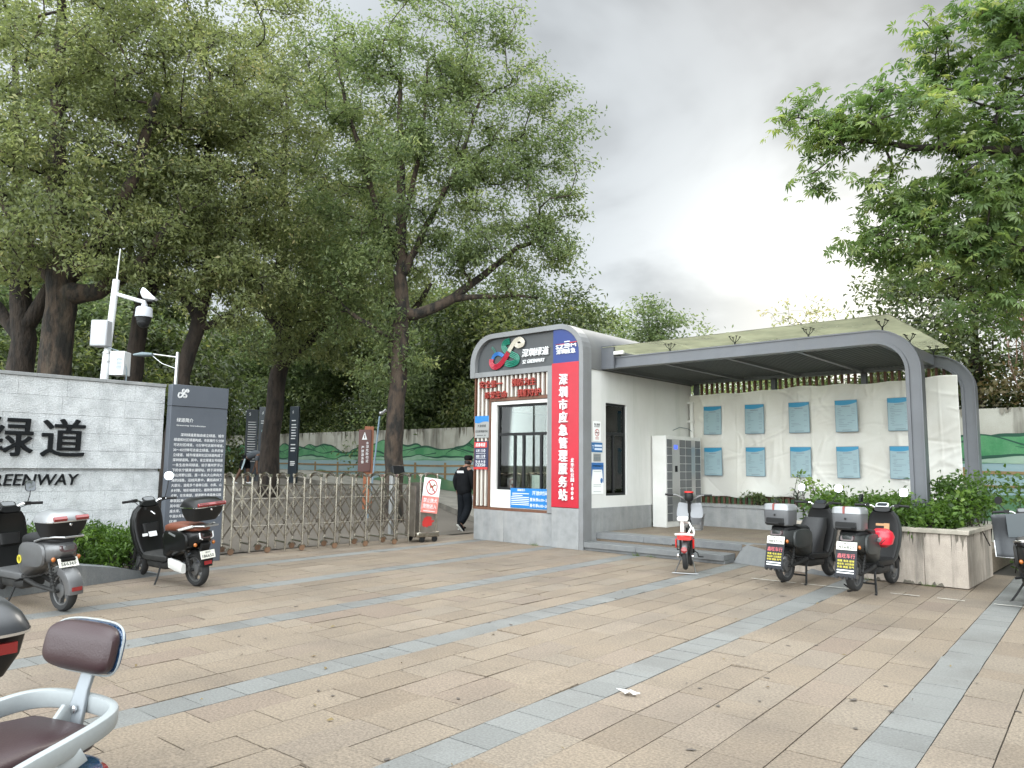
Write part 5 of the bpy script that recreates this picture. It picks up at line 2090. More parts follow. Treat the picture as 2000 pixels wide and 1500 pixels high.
    # top box
    if P.get('box'):
        bx_, bz_ = P.get('box_at', (-.26, .79))
        to, lb = top_box(o, bx_, bz_, P['box'])
        lo = lb.build('box_lid', M(P['lid']), to, sharp=40)
        if P['box'] == 'tapered':
            b = MB()
            b.loft([sup((bx_ - .008, 0, bz_ + .168), XP, YP, .21, .22, 5, 28), sup((bx_ - .008, 0, bz_ + .178), XP, YP, .21, .22, 5, 28)], caps=False)
            b.build('trim_band', M('chrome'), to)
            b = MB()
            for s in (-1, 1):
                b.ob((bx_ - .208, s * .11, bz_ + .205), (.012, 0, .012), (0, .065, 0), (-.006, 0, .012))
                if not (P.get('wide_reflector') or P.get('low_reflector')):
                    b.build('box_reflector', M('lamp_red'), to)
                    b = MB()
            if P.get('wide_reflector'):
                b.ob((bx_ - .209, 0, bz_ + .205), (.012, 0, .012), (0, .19, 0), (-.006, 0, .011))
            if P.get('low_reflector'):
                b = MB()
                b.ob((bx_ - .196, -.085, bz_ + .125), (.010, 0, .0), (0, .075, 0), (-.004, 0, .020))
            if b.v:
                b.build('box_reflector', M('lamp_red'), to)
        else:
            b = MB()
            b.ob((bx_ - .146, 0, bz_ + .05), (.012, 0, 0), (0, .125, 0), (0, 0, .05))
            b.build('box_recess', M('satin_black'), to, bevel=.01)
            b = MB()
            b.ob((bx_ - .151, .02, bz_ + .24), (.006, 0, 0), (0, .012, 0), (0, 0, .038))
            b.ob((bx_ - .07, .02, bz_ + .2855), (.07, 0, 0), (0, .012, 0), (0, 0, .004))
            b.build('lid_strap', mat('strap_red', (.24, .06, .05), .5), to)
        b = MB()
        b.lathe([(.012, 0), (.014, .006), (.008, .01)], (bx_ - (.195 if P['box'] == 'tapered' else .152), .0, bz_ + .14), -XP, 12)
        b.build('box_lock', M('chrome' if P['box'] == 'tapered' else 'satin_black'), to)
    # stands
    b = MB()
    if P.get('stand') == 'centre':
        for s in (-1, 1):
            b.tube([(.30, s * .10, .22), (.19, s * .15, .02 - z0), (.12, s * .17, .012 - z0)], [.014, .014, .016], 8)
        b.tube([(.22, -.14, .08), (.22, .14, .08)], .012, 8)
        b.tube([(.19, .15, .03 - z0), (.10, .21, .05)], .009, 6)
        b.build('centre_stand', M('satin_black'), o)
    else:
        s = P.get('stand_side', 1)
        b.tube([(.52, s * .10, .24), (.44, s * .20, .10), (.40, s * .27, .012)], [.013, .012, .012], 8)
        b.tube([(.42, s * .27, .012), (.36, s * .28, .012)], .014, 8)
        b.build('side_stand', M('satin_black'), o)
    b = MB()
    for s in (-1, 1):
        b.tube([(.36, s * .12, .30), (.34, s * .20, .29)], .014, 8)
    b.build('foot_peg', M('satin_black'), o)
    return o


HA = R(180)
A_ = scooter('grey scooter with a black and silver top box in front of the stone wall letters', (-8.962, 2.818), R(190), dict(rw=-.235,
    body='body_grey', inner='gloss_black', seat='seat_black', box='tapered', lid='box_silver', plate='S6636F', fender_flap=True, fender='body_grey', tail='lens', rack='aluminium',
    mirrors=((1, .05, .20, .25), (-1, .05, .20, -.2)), mr=.06, mshape=4, floor='body_grey', turn=.12, box_at=(-.15, .755)), lean=R(-3))
b = MB()
b.lathe([(.045, 0), (.045, .004), (.03, .004), (.03, 0)], (.30, .18, .52), YP, 18)
b.build('yellow_sticker', M('ad_yellow'), A_)
B_ = scooter('black scooter with a rust brown seat parked against the grey information panel', (-9.40, 4.54), R(188), dict(
    body='gloss_black', inner='gloss_black', seat='seat_brown', box='tapered', lid='gloss_black', plate='186650', tail='u', rack='aluminium', wide_reflector=True,
    mirrors=((-1, .06, .30, .5),), mr=.058, turn=-.35, box_at=(-.235, .835), floor='dusty_black', stand_side=1), lean=R(-5))
b = MB()
b.loft([sup((.02, .125, .26), XP, ZP, .05, .05, 5), sup((.16, .125, .285), XP, ZP, .05, .06, 5)][:0] or [sup((-.02, .13, .235), YP, ZP, .03, .055, 6), sup((.10, .135, .26), YP, ZP, .034, .065, 6), sup((.27, .13, .285), YP, ZP, .028, .06, 6)])
b.build('white_side_cover', M('white_paint'), B_)
b = MB()
b.ob((.13, .182, .66), (.07, 0, .018), (0, .002, 0), (-.004, 0, .012))
b.build('side_badge', M('panel_silver'), B_)
b = MB()
b.ob((.86, .0, .60), (.012, 0, .0), (0, .05, 0), (.012, 0, .03))
b.ob((.852, .11, .60), (.003, 0, 0), (0, .035, 0), (.003, 0, .018))
b.build('shield_sticker', M('letter_white'), B_)
b = MB()
b.tube([(.80, .0, .86), (.84, .03, .90), (.90, .03, .90)], .008, 6)
b.build('bag_hook', M('chrome'), B_)
b = MB()
for s in (-1, 1):
    b.tube([(.02, s * .152, .715), (-.16, s * .168, .75), (-.26, s * .15, .775)], .016, 8)
b.build('grab_rail', M('white_paint'), B_)
common = dict(body='body_green_grey', inner='satin_black', seat='seat_black', box='boxy', lid='box_silver', ad=True, stand='centre', fender='satin_black', rack='satin_black', tail='lens', side='body_green_grey', spring='dusty_black', box_at=(-.20, .745), seat_z=-.03)
C_ = scooter('black scooter with an advert flap and grey top box, parked nearer the kiosk steps', (-4.00, 10.12), R(84), dict(common, plate='489506',
             mirrors=((1, .02, .22, .1), (-1, .02, .22, -.2)), mr=.055, turn=.05), z0=.045, pitch=R(1.6))
b = MB()
b.loft([sup((.62, 0, .34), YP, XP, .12, .18, 4), sup((.66, 0, .52), YP, XP, .15, .16, 3), sup((.72, 0, .70), YP, XP, .17, .15, 3), sup((.80, 0, .84), YP, XP, .15, .09, 3)])
b.build('leg_cover', mat('cover_black', (.014, .014, .015), .6, bump=.3, bs=9), C_)
D_ = scooter('black scooter with an advert flap and a red helmet, parked against the beige planter', (-3.07, 9.96), R(87), dict(common, plate='476827',
             mirrors=((1, .05, .10, .9), (-1, -.02, .19, -.05)), mr=.052, mshape=4, turn=.25, dash='letter_white'), z0=.05, pitch=R(1.8))
b = MB()
b.tube([(.30, -.19, .66), (.18, -.20, .62)], .022, 8)
b.build('side_handle', M('panel_silver'), D_)
b = MB()
b.ob((.72, -.12, .72), V(.015, 0, 0), V(0, .03, 0), V(.01, 0, .10))
b.ob((.72, -.06, .80), V(.012, 0, 0), V(0, .07, 0), V(0, 0, .015))
b.build('tan_hook', mat('tan_plastic', (.45, .25, .12), .5), D_)
hm = thing('red_helmet', 'red cap or helmet hung over the seat front of the scooter by the planter', 'helmet', (-2.95, 10.42, .66))
b = MB()
hx = V(-2.88, 10.36, .70)
b.loft([sup(hx + V(0, 0, -.13), XP, YP, .06, .07, 2.2), sup(hx + V(.0, 0, -.09), XP, YP, .12, .13, 2.2), sup(hx + V(0, 0, 0), XP, YP, .145, .15, 2.2), sup(hx + V(0, 0, .06), XP, YP, .125, .13, 2.2), sup(hx + V(0, 0, .10), XP, YP, .065, .07, 2.2)])
b.build('shell', mat('helmet_red', (.60, .012, .03), .35, coat=.4, bump=.25, bs=12), hm)
b = MB()
for s in (-1, 1):
    b.tube([hx + V(s * .10, -.07, .05), hx + V(s * .07, -.125, -.03), hx + V(s * .02, -.13, -.08)], .006, 5)
b.build('strap', M('satin_black'), hm)

# ------------------------------------------------------------------ small red and white electric bicycle, seen from behind
eb = thing('electric_bicycle', 'small red and white electric bicycle with a front basket before the stone steps', 'electric bicycle', (-5.50, 10.06, .0), None, R(114), True)
er = .20
wheel(eb, 0, er, .065, spokes=9, z=er + .055)
wheel(eb, .98, er, .06, spokes=9, z=er)
b = MB()
b.loft(arc_shell((0, 0, er + .055), er + .025, 40, 165, .045))
fo = b.build('rear_fender', M('body_grey'), eb)
b = MB()
b.lathe([(.04, 0), (.045, .012), (.03, .022)], (-.225, 0, .36), unit(V(-1, 0, .2)), 16)
b.build('tail_light', M('lamp_red'), fo)
b = MB()
b.loft([sup((-.16, 0, .52), YP, ZP, .10, .025, 4), sup((-.10, 0, .53), YP, ZP, .115, .04, 4), sup((.10, 0, .535), YP, ZP, .12, .05, 4), sup((.28, 0, .52), YP, ZP, .09, .05, 4)])
b.build('battery_cover', mat('bike_red', (.55, .015, .012), .3, coat=.4), eb)
for s in (-1, 1):
    b = MB()
    b.loft([sup((-.08, s * .115, .44), XP, ZP, .06, .07, 3), sup((-.06, s * .135, .44), XP, ZP, .055, .065, 3)])
    b.build('side_panel', M('bike_red'), eb)
b = MB()
b.tube([(0, .06, er + .055), (.25, .05, .30), (.42, 0, .32)], .018, 8)
b.tube([(0, -.06, er + .055), (.25, -.05, .30), (.42, 0, .32)], .018, 8)
b.tube([(.42, 0, .32), (.70, 0, .40), (.86, 0, .72)], .028, 10)
b.tube([(.05, .07, .26), (.10, .08, .50)], .018, 8)
b.tube([(.05, -.07, .26), (.10, -.08, .50)], .018, 8)
b.build('bike_frame', M('satin_black'), eb)
b = MB()
b.tube([(-.18, .13, .575), (-.20, .0, .585), (-.18, -.13, .575), (.02, -.125, .60), (.10, -.10, .66)], .016, 8)
b.tube([(-.19, -.05, .58), (-.13, -.10, .68), (-.02, -.06, .74), (.05, .03, .74)], .014, 8)
b.build('tail_rail', M('white_paint'), eb)
b = MB()
b.loft([sup((-.02, .04, .60), XP, YP, .03, .028, 3), sup((-.02, .04, .76), XP, YP, .03, .028, 3)])
b.loft([sup((-.10, .03, .785), YP, ZP, .075, .02, 3), sup((-.04, .03, .80), YP, ZP, .085, .028, 3), sup((.10, .02, .80), YP, ZP, .06, .025, 3), sup((.20, .02, .785), YP, ZP, .03, .018, 3)])
b.build('saddle', M('white_paint'), eb)
b = MB()
b.tube([(.98, .05, er), (.88, .05, .60)], .015, 8)
b.tube([(.98, -.05, er), (.88, -.05, .60)], .015, 8)
b.tube([(.88, 0, .60), (.82, 0, 1.06)], .024, 10)
b.build('front_fork', M('satin_black'), eb)
b = MB()
for s in (-1, 1):
    b.tube([(.82, s * .03, 1.03), (.80, s * .12, 1.08), (.76, s * .20, 1.115), (.73, s * .26, 1.115)], .012, 8)
b.build('handlebar', M('lever_steel'), eb)
for s in (-1, 1):
    b = MB()
    b.tube([(.73, s * .24, 1.115), (.70, s * .36, 1.12)], .017, 10)
    b.build('grip', M('satin_black'), eb)
b = MB()
b.lathe([(.05, 0), (.07, .03), (.07, .10), (.06, .13)], (.80, 0, 1.02), ZP, 18)
mo = b.build('meter', M('satin_black'), eb)
b = MB()
b.lathe([(.045, .131), (.075, .131), (.075, .15), (.045, .155)], (.80, 0, 1.02), ZP, 20, closed=True)
b.build('meter_ring', M('bike_red'), mo)
b = MB()
for z in np.linspace(.56, .80, 7):
    ring = sup((1.04, -.02, z), XP, YP, .12 + (z - .56) * .12, .17 + (z - .56) * .12, 6, 20)
    b.tube(list(ring) + [ring[0]], .0045, 5)
lo_, hi_ = sup((1.04, -.02, .56), XP, YP, .12, .17, 6, 44), sup((1.04, -.02, .80), XP, YP, .15, .20, 6, 44)
for p, q in zip(lo_, hi_):
    b.tube([p, q], .003, 4)
b.face([(.93, -.18, .56), (1.15, -.18, .56), (1.15, .14, .56), (.93, .14, .56)])
b.build('basket', M('lever_steel'), eb)
b = MB()
for s, y0 in ((1, .105), (-1, -.115)):
    b.loft([sup((.90, y0 * .8, .70), unit(V(.5, s, 0)), ZP, .085, .05, 3), sup((.86, y0, .83), unit(V(.3, s, 0)), unit(V(.4, 0, 1)), .10, .08, 4), sup((.90, y0 * .9, .95), unit(V(.2, s, .1)), unit(V(.5, 0, 1)), .085, .04, 4)])
b.build('hand_cover', mat('cover_pale', (.20, .205, .215), .45, bump=.3, bs=8), eb)
b = MB()
for s in (-1, 1):
    b.tube([(.30, s * .06, .25), (-.04, s * .15, .02)], .009, 8)
b.tube([(-.04, -.15, .012), (-.07, -.19, .012), (-.07, .19, .012), (-.04, .15, .012)], .009, 8)
b.build('rear_stand', M('lever_steel'), eb)
b = MB()
b.tube([(.40, -.09, .30), (.40, -.15, .26), (.30, -.17, .22), (.30, -.24, .22)], .011, 6)
b.build('pedal', M('satin_black'), eb)
b = MB()
b.tube([(.40, .09, .30), (.40, .15, .30), (.46, .17, .36), (.46, .24, .36)], .011, 6)
b.build('pedal', M('satin_black'), eb)
b = MB()
for s in (-1, 1):
    b.lathe([(.022, 0), (.03, .01), (.03, .03), (.02, .04)], (.0, s * .085, er + .055), V(0, s, 0), 12)
b.build('axle_nut', M('chrome'), eb)

# ------------------------------------------------------------------ scooter at the right edge with a quilted apron
F_ = scooter('dark scooter with a grey quilted leg apron at the right of the planter', (-1.27, 10.50), R(99), dict(
    body='dusty_black', inner='satin_black', seat='seat_black', plate=None, tail='bar', rack='aluminium', turn=-.1, mirrors=((1, .05, .16, .6), (-1, .05, .16, -.2)), mr=.045, mglass='satin_black', stand_side=1), lean=R(-4))
b = MB()
apr = []
for i, z in enumerate(np.linspace(.48, 1.03, 12)):
    row = []
    for y in np.linspace(-.42, .36, 16):
        x = .90 + .10 * math.sin(i * .35) - .22 * (abs(y) / .4) ** 2 + .012 * math.sin(y * 30) - .10 * (i / 11) ** 2 * 0
        zz = z + .05 * (1 - (i / 11)) * (abs(y) / .4) ** 3
        row.append((x - .04, y, zz))
    apr.append(row)
b.grid(apr)
o = b.build('leg_apron', mat('apron_grey', (.055, .058, .062), .6, bump=.25, bs=14), F_, sharp=None)
md = o.modifiers.new('thick', 'SOLIDIFY')
md.thickness = .02
b = MB()
b.tube([apr[i][-1] for i in range(4, -1, -1)] + [apr[0][j] for j in range(14, -1, -1)], .007, 6)
b.build('apron_trim', M('letter_white'), o)
b = MB()
b.face([(V(*apr[11][7]) + V(-.03, 0, 0)), (V(*apr[5][6]) + V(-.03, 0, 0)), (V(*apr[5][12]) + V(-.03, 0, 0)), (V(*apr[11][12]) + V(-.03, 0, 0))][::-1])
b.build('clear_pocket', mat('clear_plastic', (.17, .19, .20), .15, coat=.6), o)
# ------------------------------------------------------------------ two scooters close to the camera
mat('box_charcoal', (0.030, 0.031, 0.034), .35, coat=.15)
G_ = scooter('scooter with a black top box and red reflector at the bottom left corner', (-3.81, .84), R(176), dict(
    body='body_grey', inner='gloss_black', seat='seat_black', box='tapered', lid='box_charcoal', plate=None, fender='body_grey', tail='lens', rack='aluminium',
    mirrors=(), turn=.0, box_at=(-.37, .735), floor='body_grey', low_reflector=True), lean=R(-3))
mat('seat_purple', (0.034, 0.016, 0.018), .42, coat=.05, bump=.10, bs=180)
mat('body_blue', (0.008, 0.05, 0.13), .2, coat=.8, metal=.2)
mat('rail_grey', (0.30, 0.32, 0.325), .45, col2=(0.27, 0.29, 0.295), vs=3, fine=.03)
H_ = scooter('blue scooter with a purple brown seat, pale grey rail and padded backrest, nearest the camera', (-2.385, .605), R(-66), dict(
    body='body_blue', inner='gloss_black', seat='seat_purple', plate=None, tail='bar', rack='satin_black', no_rack=True, mirrors=(), turn=0, seat_z=.05), lean=R(-3), z0=-.005)
b = MB()


def flatbar(mb, pts, hw, th, mi=0):
    """Flat upright bar following pts (height 2*hw, thickness 2*th), rounded corners."""
    rings = []
    pts = [np.asarray(p, float) for p in pts]
    for i, p in enumerate(pts):
        d_ = unit(pts[min(i + 1, len(pts) - 1)] - pts[max(i - 1, 0)])
        s_ = unit(np.cross(d_, ZP))
        u_ = np.cross(s_, d_)
        rings.append(sup(p, s_, u_, th, hw, 4, 14))
    mb.loft(rings, mi)


rail = [(.34, -.18, .66), (.24, -.185, .755), (.10, -.19, .80), (-.06, -.19, .825), (-.17, -.18, .838), (-.24, -.15, .845), (-.275, -.09, .848), (-.285, 0, .848),
        (-.275, .09, .848), (-.24, .15, .845), (-.17, .18, .838), (-.06, .19, .825), (.10, .19, .80), (.24, .185, .755), (.34, .18, .66)]
rs_ = spline([(p[0], p[1], p[2]) for p in rail], 5)
flatbar(b, rs_, .027, .014)
for s in (-1, 1):
    flatbar(b, spline([(-.10, s * .20, .80), (-.02, s * .17, .75), (.06, s * .15, .70)], 5), .022, .012)
flatbar(b, spline([(-.265, -.02, .82), (-.21, -.02, .76), (-.16, -.02, .72)], 5), .05, .012)
b.build('grab_rail', M('rail_grey'), H_)
b = MB()
st = [(-.245, 0, .75), (-.258, 0, .83), (-.272, 0, .89), (-.295, 0, .96)]
b.loft([[V(*p) + YP * y + XP * x for y, x in ((-w_, -.008), (w_, -.008), (w_, .008), (-w_, .008))] for p, w_ in zip(st, (.030, .028, .022, .022))])
so = b.build('backrest_bracket', mat('bracket_grey', (.24, .26, .28), .4, metal=.3), H_, bevel=.004)
for z in (.785, .838):
    b = MB()
    b.lathe([(.012, 0), (.012, .006), (.006, .008)], (-.248, 0, z), XP, 6)
    b.build('bolt', M('chrome'), so)
# backrest pad: padded front, blue shell behind
pad = MB()
nf = unit(V(1, 0, .18))
up_ = unit(V(-.18, 0, 1))
pc = V(-.285, 0, 1.008)


def padring(dx, hw, hh, bow, p=3.6):
    r_ = sup(pc + nf * dx, YP, up_, hw, hh, p, 40)
    yy = r_[:, 1] - pc[1]
    return r_ + np.outer((yy / .15) ** 2 * bow, nf)


pad.loft([padring(-.010, .126, .068, .035), padring(.010, .131, .072, .035), padring(.035, .127, .068, .03), padring(.052, .108, .054, .02), padring(.060, .08, .036, .012), padring(.062, .04, .018, .008)])
po = pad.build('backrest', M('seat_purple'), H_, sharp=60, subsurf=1)
b = MB()
b.loft([padring(-.034, .08, .04, .02), padring(-.030, .11, .056, .03), padring(-.016, .133, .074, .036), padring(-.008, .135, .076, .036)])
b.build('backrest_shell', M('body_blue'), po, sharp=60, subsurf=1)
b = MB()
q_ = padring(-.006, .1345, .0755, .036)
b.tube(list(q_) + [q_[0]], .0032, 6)
b.build('shell_trim', M('rail_grey'), po)
b = MB()
b.tube([V(.30, .10, .735), V(.10, .135, .79), V(-.10, .125, .805), V(-.22, .06, .79)], .0022, 5)
b.build('seat_seam', M('satin_black'), H_)
# ------------------------------------------------------------------ trees
LEAF_A = leaf_mat('leaf_olive', [(0.0, (0.078, 0.096, 0.042)), (0.35, (0.142, 0.166, 0.070)), (0.65, (0.212, 0.236, 0.100)), (0.88, (0.29, 0.30, 0.13)), (1.0, (0.38, 0.34, 0.17))], .47)
LEAF_B = leaf_mat('leaf_green', [(0.0, (0.068, 0.096, 0.042)), (0.4, (0.128, 0.166, 0.070)), (0.75, (0.20, 0.238, 0.100)), (1.0, (0.30, 0.325, 0.14))], .47)
LEAF_C = leaf_mat('leaf_deep', [(0.0, (0.032, 0.046, 0.018)), (0.45, (0.075, 0.098, 0.036)), (0.8, (0.15, 0.172, 0.060)), (1.0, (0.26, 0.255, 0.095))], .40)
LEAF_P = leaf_mat('leaf_palmate', [(0.0, (0.055, 0.090, 0.033)), (0.45, (0.11, 0.165, 0.055)), (0.8, (0.19, 0.245, 0.08)), (1.0, (0.29, 0.32, 0.11))], .45)
mat('bark', (0.040, 0.029, 0.022), .95, col2=(0.014, 0.011, 0.009), vs=7, vlo=.4, vhi=.62, bump=1.0, bs=14, bd=.05, stretch=(1, 1, .35))
mat('bark_lichen', (0.058, 0.040, 0.028), .95, col2=(0.013, 0.011, 0.009), vs=6, vlo=.42, vhi=.6, bump=1.0, bs=12, bd=.05, stretch=(1, 1, .4), streak=(5, .3, (.10, .088, .065)))


def mesh_np(name, verts, loops, starts, totals, m, tint=None, smooth=False):
    me = bpy.data.meshes.new(name)
    me.vertices.add(len(verts))
    me.vertices.foreach_set('co', np.asarray(verts, np.float32).ravel())
    me.loops.add(len(loops))
    me.loops.foreach_set('vertex_index', np.asarray(loops, np.int32))
    me.polygons.add(len(starts))
    me.polygons.foreach_set('loop_start', np.asarray(starts, np.int32))
    if tint is not None:
        a_ = me.attributes.new('tint', 'FLOAT', 'FACE')
        a_.data.foreach_set('value', np.asarray(tint, np.float32))
    me.materials.append(m)
    me.update(calc_edges=True)
    return me


def leaves_mesh(name, pos, nrm, axis, size, tint, m, aspect=.42, palm=0, rg_=None):
    """Rhombic leaves (palm = leaflets per leaf) at pos, with normal nrm and pointing along axis."""
    n = len(pos)
    nrm = nrm / (np.linalg.norm(nrm, axis=1)[:, None] + 1e-9)
    axis = axis - nrm * np.sum(axis * nrm, 1)[:, None]
    axis /= np.linalg.norm(axis, axis=1)[:, None] + 1e-9
    side = np.cross(nrm, axis)
    if palm:
        P_, A_, S_, N_2, Z_, T_ = [], [], [], [], [], []
        for j in range(palm):
            a_ = (j - (palm - 1) / 2) * (1.15 * math.pi / (palm - 1)) if palm > 1 else 0
            sc_ = 1.0 - .28 * abs(j - (palm - 1) / 2) / ((palm - 1) / 2)
            d_ = axis * math.cos(a_) + side * math.sin(a_) - nrm * .30
            d_ /= np.linalg.norm(d_, axis=1)[:, None]
            P_.append(pos + d_ * .015)
            A_.append(d_)
            S_.append(np.cross(nrm, d_))
            Z_.append(size * sc_)
            T_.append(tint)
        pos, axis, side, size, tint = np.concatenate(P_), np.concatenate(A_), np.concatenate(S_), np.concatenate(Z_), np.concatenate(T_)
        nrm = np.cross(axis, side)
        n = len(pos)
    L = size[:, None]
    droop = nrm * L * .10
    v = np.empty((n, 4, 3))
    v[:, 0] = pos
    v[:, 1] = pos + axis * L * .45 + side * L * aspect * .5 + droop * .8
    v[:, 2] = pos + axis * L - droop
    v[:, 3] = pos + axis * L * .45 - side * L * aspect * .5 + droop * .8
    loops = np.arange(n * 4)
    return mesh_np(name, v.reshape(-1, 3), loops, np.arange(n) * 4, np.full(n, 4), m, tint)


def resample(pts, step):
    pts = np.asarray(pts, float)
    out = [pts[0]]
    for a_, b_ in zip(pts[:-1], pts[1:]):
        k = max(1, int(round(np.linalg.norm(b_[:3] - a_[:3]) / step)))
        for i in range(1, k + 1):
            out.append(a_ + (b_ - a_) * i / k)
    return np.array(out)


def skeleton(limbs, tips, rg_, step=.34, sag=.0):
    """Grow branches from the given limbs to every tip; returns node positions, parents, radii, chains."""
    pos, par, fixr, chains = [], [], [], []
    for start, pts in limbs:
        q = resample(pts, step)
        if start is None:
            p0 = -1
            seq = q
        else:
            d_ = [np.linalg.norm(np.array(pos[i]) - q[0][:3]) for i in range(len(pos))]
            p0 = int(np.argmin(d_))
            seq = q[1:]
        ch = [] if p0 < 0 else [p0]
        for row in seq:
            pos.append(row[:3] + (rg_.normal(0, .018, 3) if len(pos) > 2 else 0))
            par.append(p0)
            fixr.append(row[3])
            p0 = len(pos) - 1
            ch.append(p0)
        chains.append((ch, True))
    tips = np.asarray(tips, float)
    N0 = np.array(pos)
    d0 = np.min(np.linalg.norm(tips[:, None] - N0[None], axis=2), axis=1)
    tip_nodes = []
    arr = np.zeros((len(pos) + len(tips) * 14 + 10, 3))
    arr[:len(pos)] = N0
    fixed_low = np.zeros(len(arr))
    z_base = N0[:, 2].min()
    for t in np.argsort(d0):
        T = tips[t]
        m = len(pos)
        dv = arr[:m] - T
        cost = np.linalg.norm(dv, axis=1) + .55 * np.maximum(dv[:, 2], 0) + .9 * np.maximum(z_base + 2.2 - arr[:m, 2], 0)
        j = int(np.argmin(cost))
        A = arr[j]
        L = np.linalg.norm(T - A)
        pd = unit(A - arr[par[j]]) if par[j] >= 0 else ZP
        ctrl = A + pd * L * .35 + V(0, 0, L * .10) + rg_.normal(0, .06 * L, 3)
        k = max(2, min(12, int(L / step) + 1))
        ch = [j]
        p0 = j
        for i in range(1, k + 1):
            u_ = i / k
            p = (1 - u_) ** 2 * A + 2 * u_ * (1 - u_) * ctrl + u_ ** 2 * T + (rg_.normal(0, .025, 3) if i < k else 0)
            arr[len(pos)] = p
            pos.append(p)
            par.append(p0)
            fixr.append(0.0)
            p0 = len(pos) - 1
            ch.append(p0)
        chains.append((ch, False))
        tip_nodes.append(p0)
    n = len(pos)
    rad = np.zeros(n)
    cnt = np.zeros(n)
    cnt[tip_nodes] = 1
    for i in range(n - 1, -1, -1):
        if cnt[i] == 0:
            cnt[i] = 1
        if par[i] >= 0:
            cnt[par[i]] += cnt[i]
    rad = .0075 * cnt ** .46
    fx = np.array(fixr)
    rad = np.where(fx > 0, fx, rad)
    for i in range(n):
        if par[i] >= 0 and fx[i] == 0:
            rad[i] = min(rad[i], rad[par[i]] * .92)
    return np.array(pos), np.array(par), rad, chains, tip_nodes


def branches_mesh(mb, pos, rad, chains, rg_, nmain=14):
    for ch, main in chains:
        if len(ch) < 2:
            continue
        pts = [pos[i] for i in ch]
        rr_ = [rad[i] for i in ch]
        if not main:
            rr_[0] = min(rr_[0], rr_[1] * 1.25)
        n = nmain if rr_[0] > .09 else 9 if rr_[0] > .04 else 5 if rr_[0] > .015 else 4
        mb.tube(pts, rr_, n)


def crown_tips(lobes, n, rg_, shell=.55):
    """Tip points spread through ellipsoid lobes, denser towards their surface."""
    w = np.array([l[3] ** 2 if len(l) == 4 else (l[3] * l[4] * l[5]) ** (2 / 3) for l in lobes])
    w = w / w.sum()
    out = []
    for l, k in zip(lobes, rg_.multinomial(n, w)):
        r3 = V(l[3], l[3], l[3] * .8) if len(l) == 4 else V(*l[3:6])
        d_ = rg_.normal(0, 1, (k, 3))
        d_ /= np.linalg.norm(d_, axis=1)[:, None]
        rr_ = rg_.uniform(shell ** 3, 1, k) ** (1 / 3)
        out.append(V(*l[:3]) + d_ * rr_[:, None] * r3)
    return np.concatenate(out)


def foliage(pos, par, tip_nodes, rg_, per, spread, size, lm, tint0=.45, tvar=.16, aspect=.42, palm=0, up=.7, back=3, name='crown', lump=.15):
    """Leaf clumps round the last nodes of every twig."""
    C, Tt = [], []
    for t in tip_nodes:
        i = t
        ct = tint0 + rg_.normal(0, tvar)
        for b_ in range(back):
            k = int(per * (1.0 if b_ == 0 else .55 if b_ == 1 else .3) * rg_.uniform(.6, 1.35))
            C.append(np.repeat(pos[i][None], k, 0) + rg_.normal(0, 1, (k, 3)) * V(spread, spread, spread * .55))
            Tt.append(np.full(k, ct))
            if par[i] < 0:
                break
            i = par[i]
    C = np.concatenate(C)
    T_ = np.concatenate(Tt) + rg_.normal(0, lump, len(C))
    cc = C.mean(0)
    n = len(C)
    outv = C - cc
    outv /= np.linalg.norm(outv, axis=1)[:, None] + 1e-6
    nrm = rg_.normal(0, .75, (n, 3)) + V(0, 0, up) + outv * .35
    ax = rg_.normal(0, 1, (n, 3)) + outv * .6 - V(0, 0, .35)
    sz = size * rg_.uniform(.7, 1.25, n)
    return leaves_mesh(name, C, nrm, ax, sz, np.clip(T_, 0, 1), lm, aspect, palm)


def tree(label, base, limbs, lobes, ntips, per, spread, size, lm, seed, name='broadleaf_tree', group=None, bark='bark', tint0=.45, palm=0, aspect=.42, shell=.5, extra=None, tvar=.16, nmain=14, cat='tree', up=.7, back=3, step=.34):
    rg_ = np.random.default_rng(seed)
    o = thing(name, label, cat, tuple(base), group)
    tips = crown_tips(lobes, ntips, rg_, shell)
    if extra is not None:
        tips = np.concatenate([tips, np.asarray(extra, float)])
    pos, par, rad, chains, tn = skeleton(limbs, tips, rg_, step)
    b = MB()
    branches_mesh(b, pos, rad, chains, rg_, nmain)
    b.build('trunk', M(bark), o, sharp=None)
    me = foliage(pos - np.array(base), par, tn, rg_, per, spread, size, lm, tint0, tvar, aspect, palm, up, back)
    c = bpy.data.objects.new('crown', me)
    COL.objects.link(c)
    c.parent = o
    return o


GT = 'tall camphor-like trees behind the entrance'
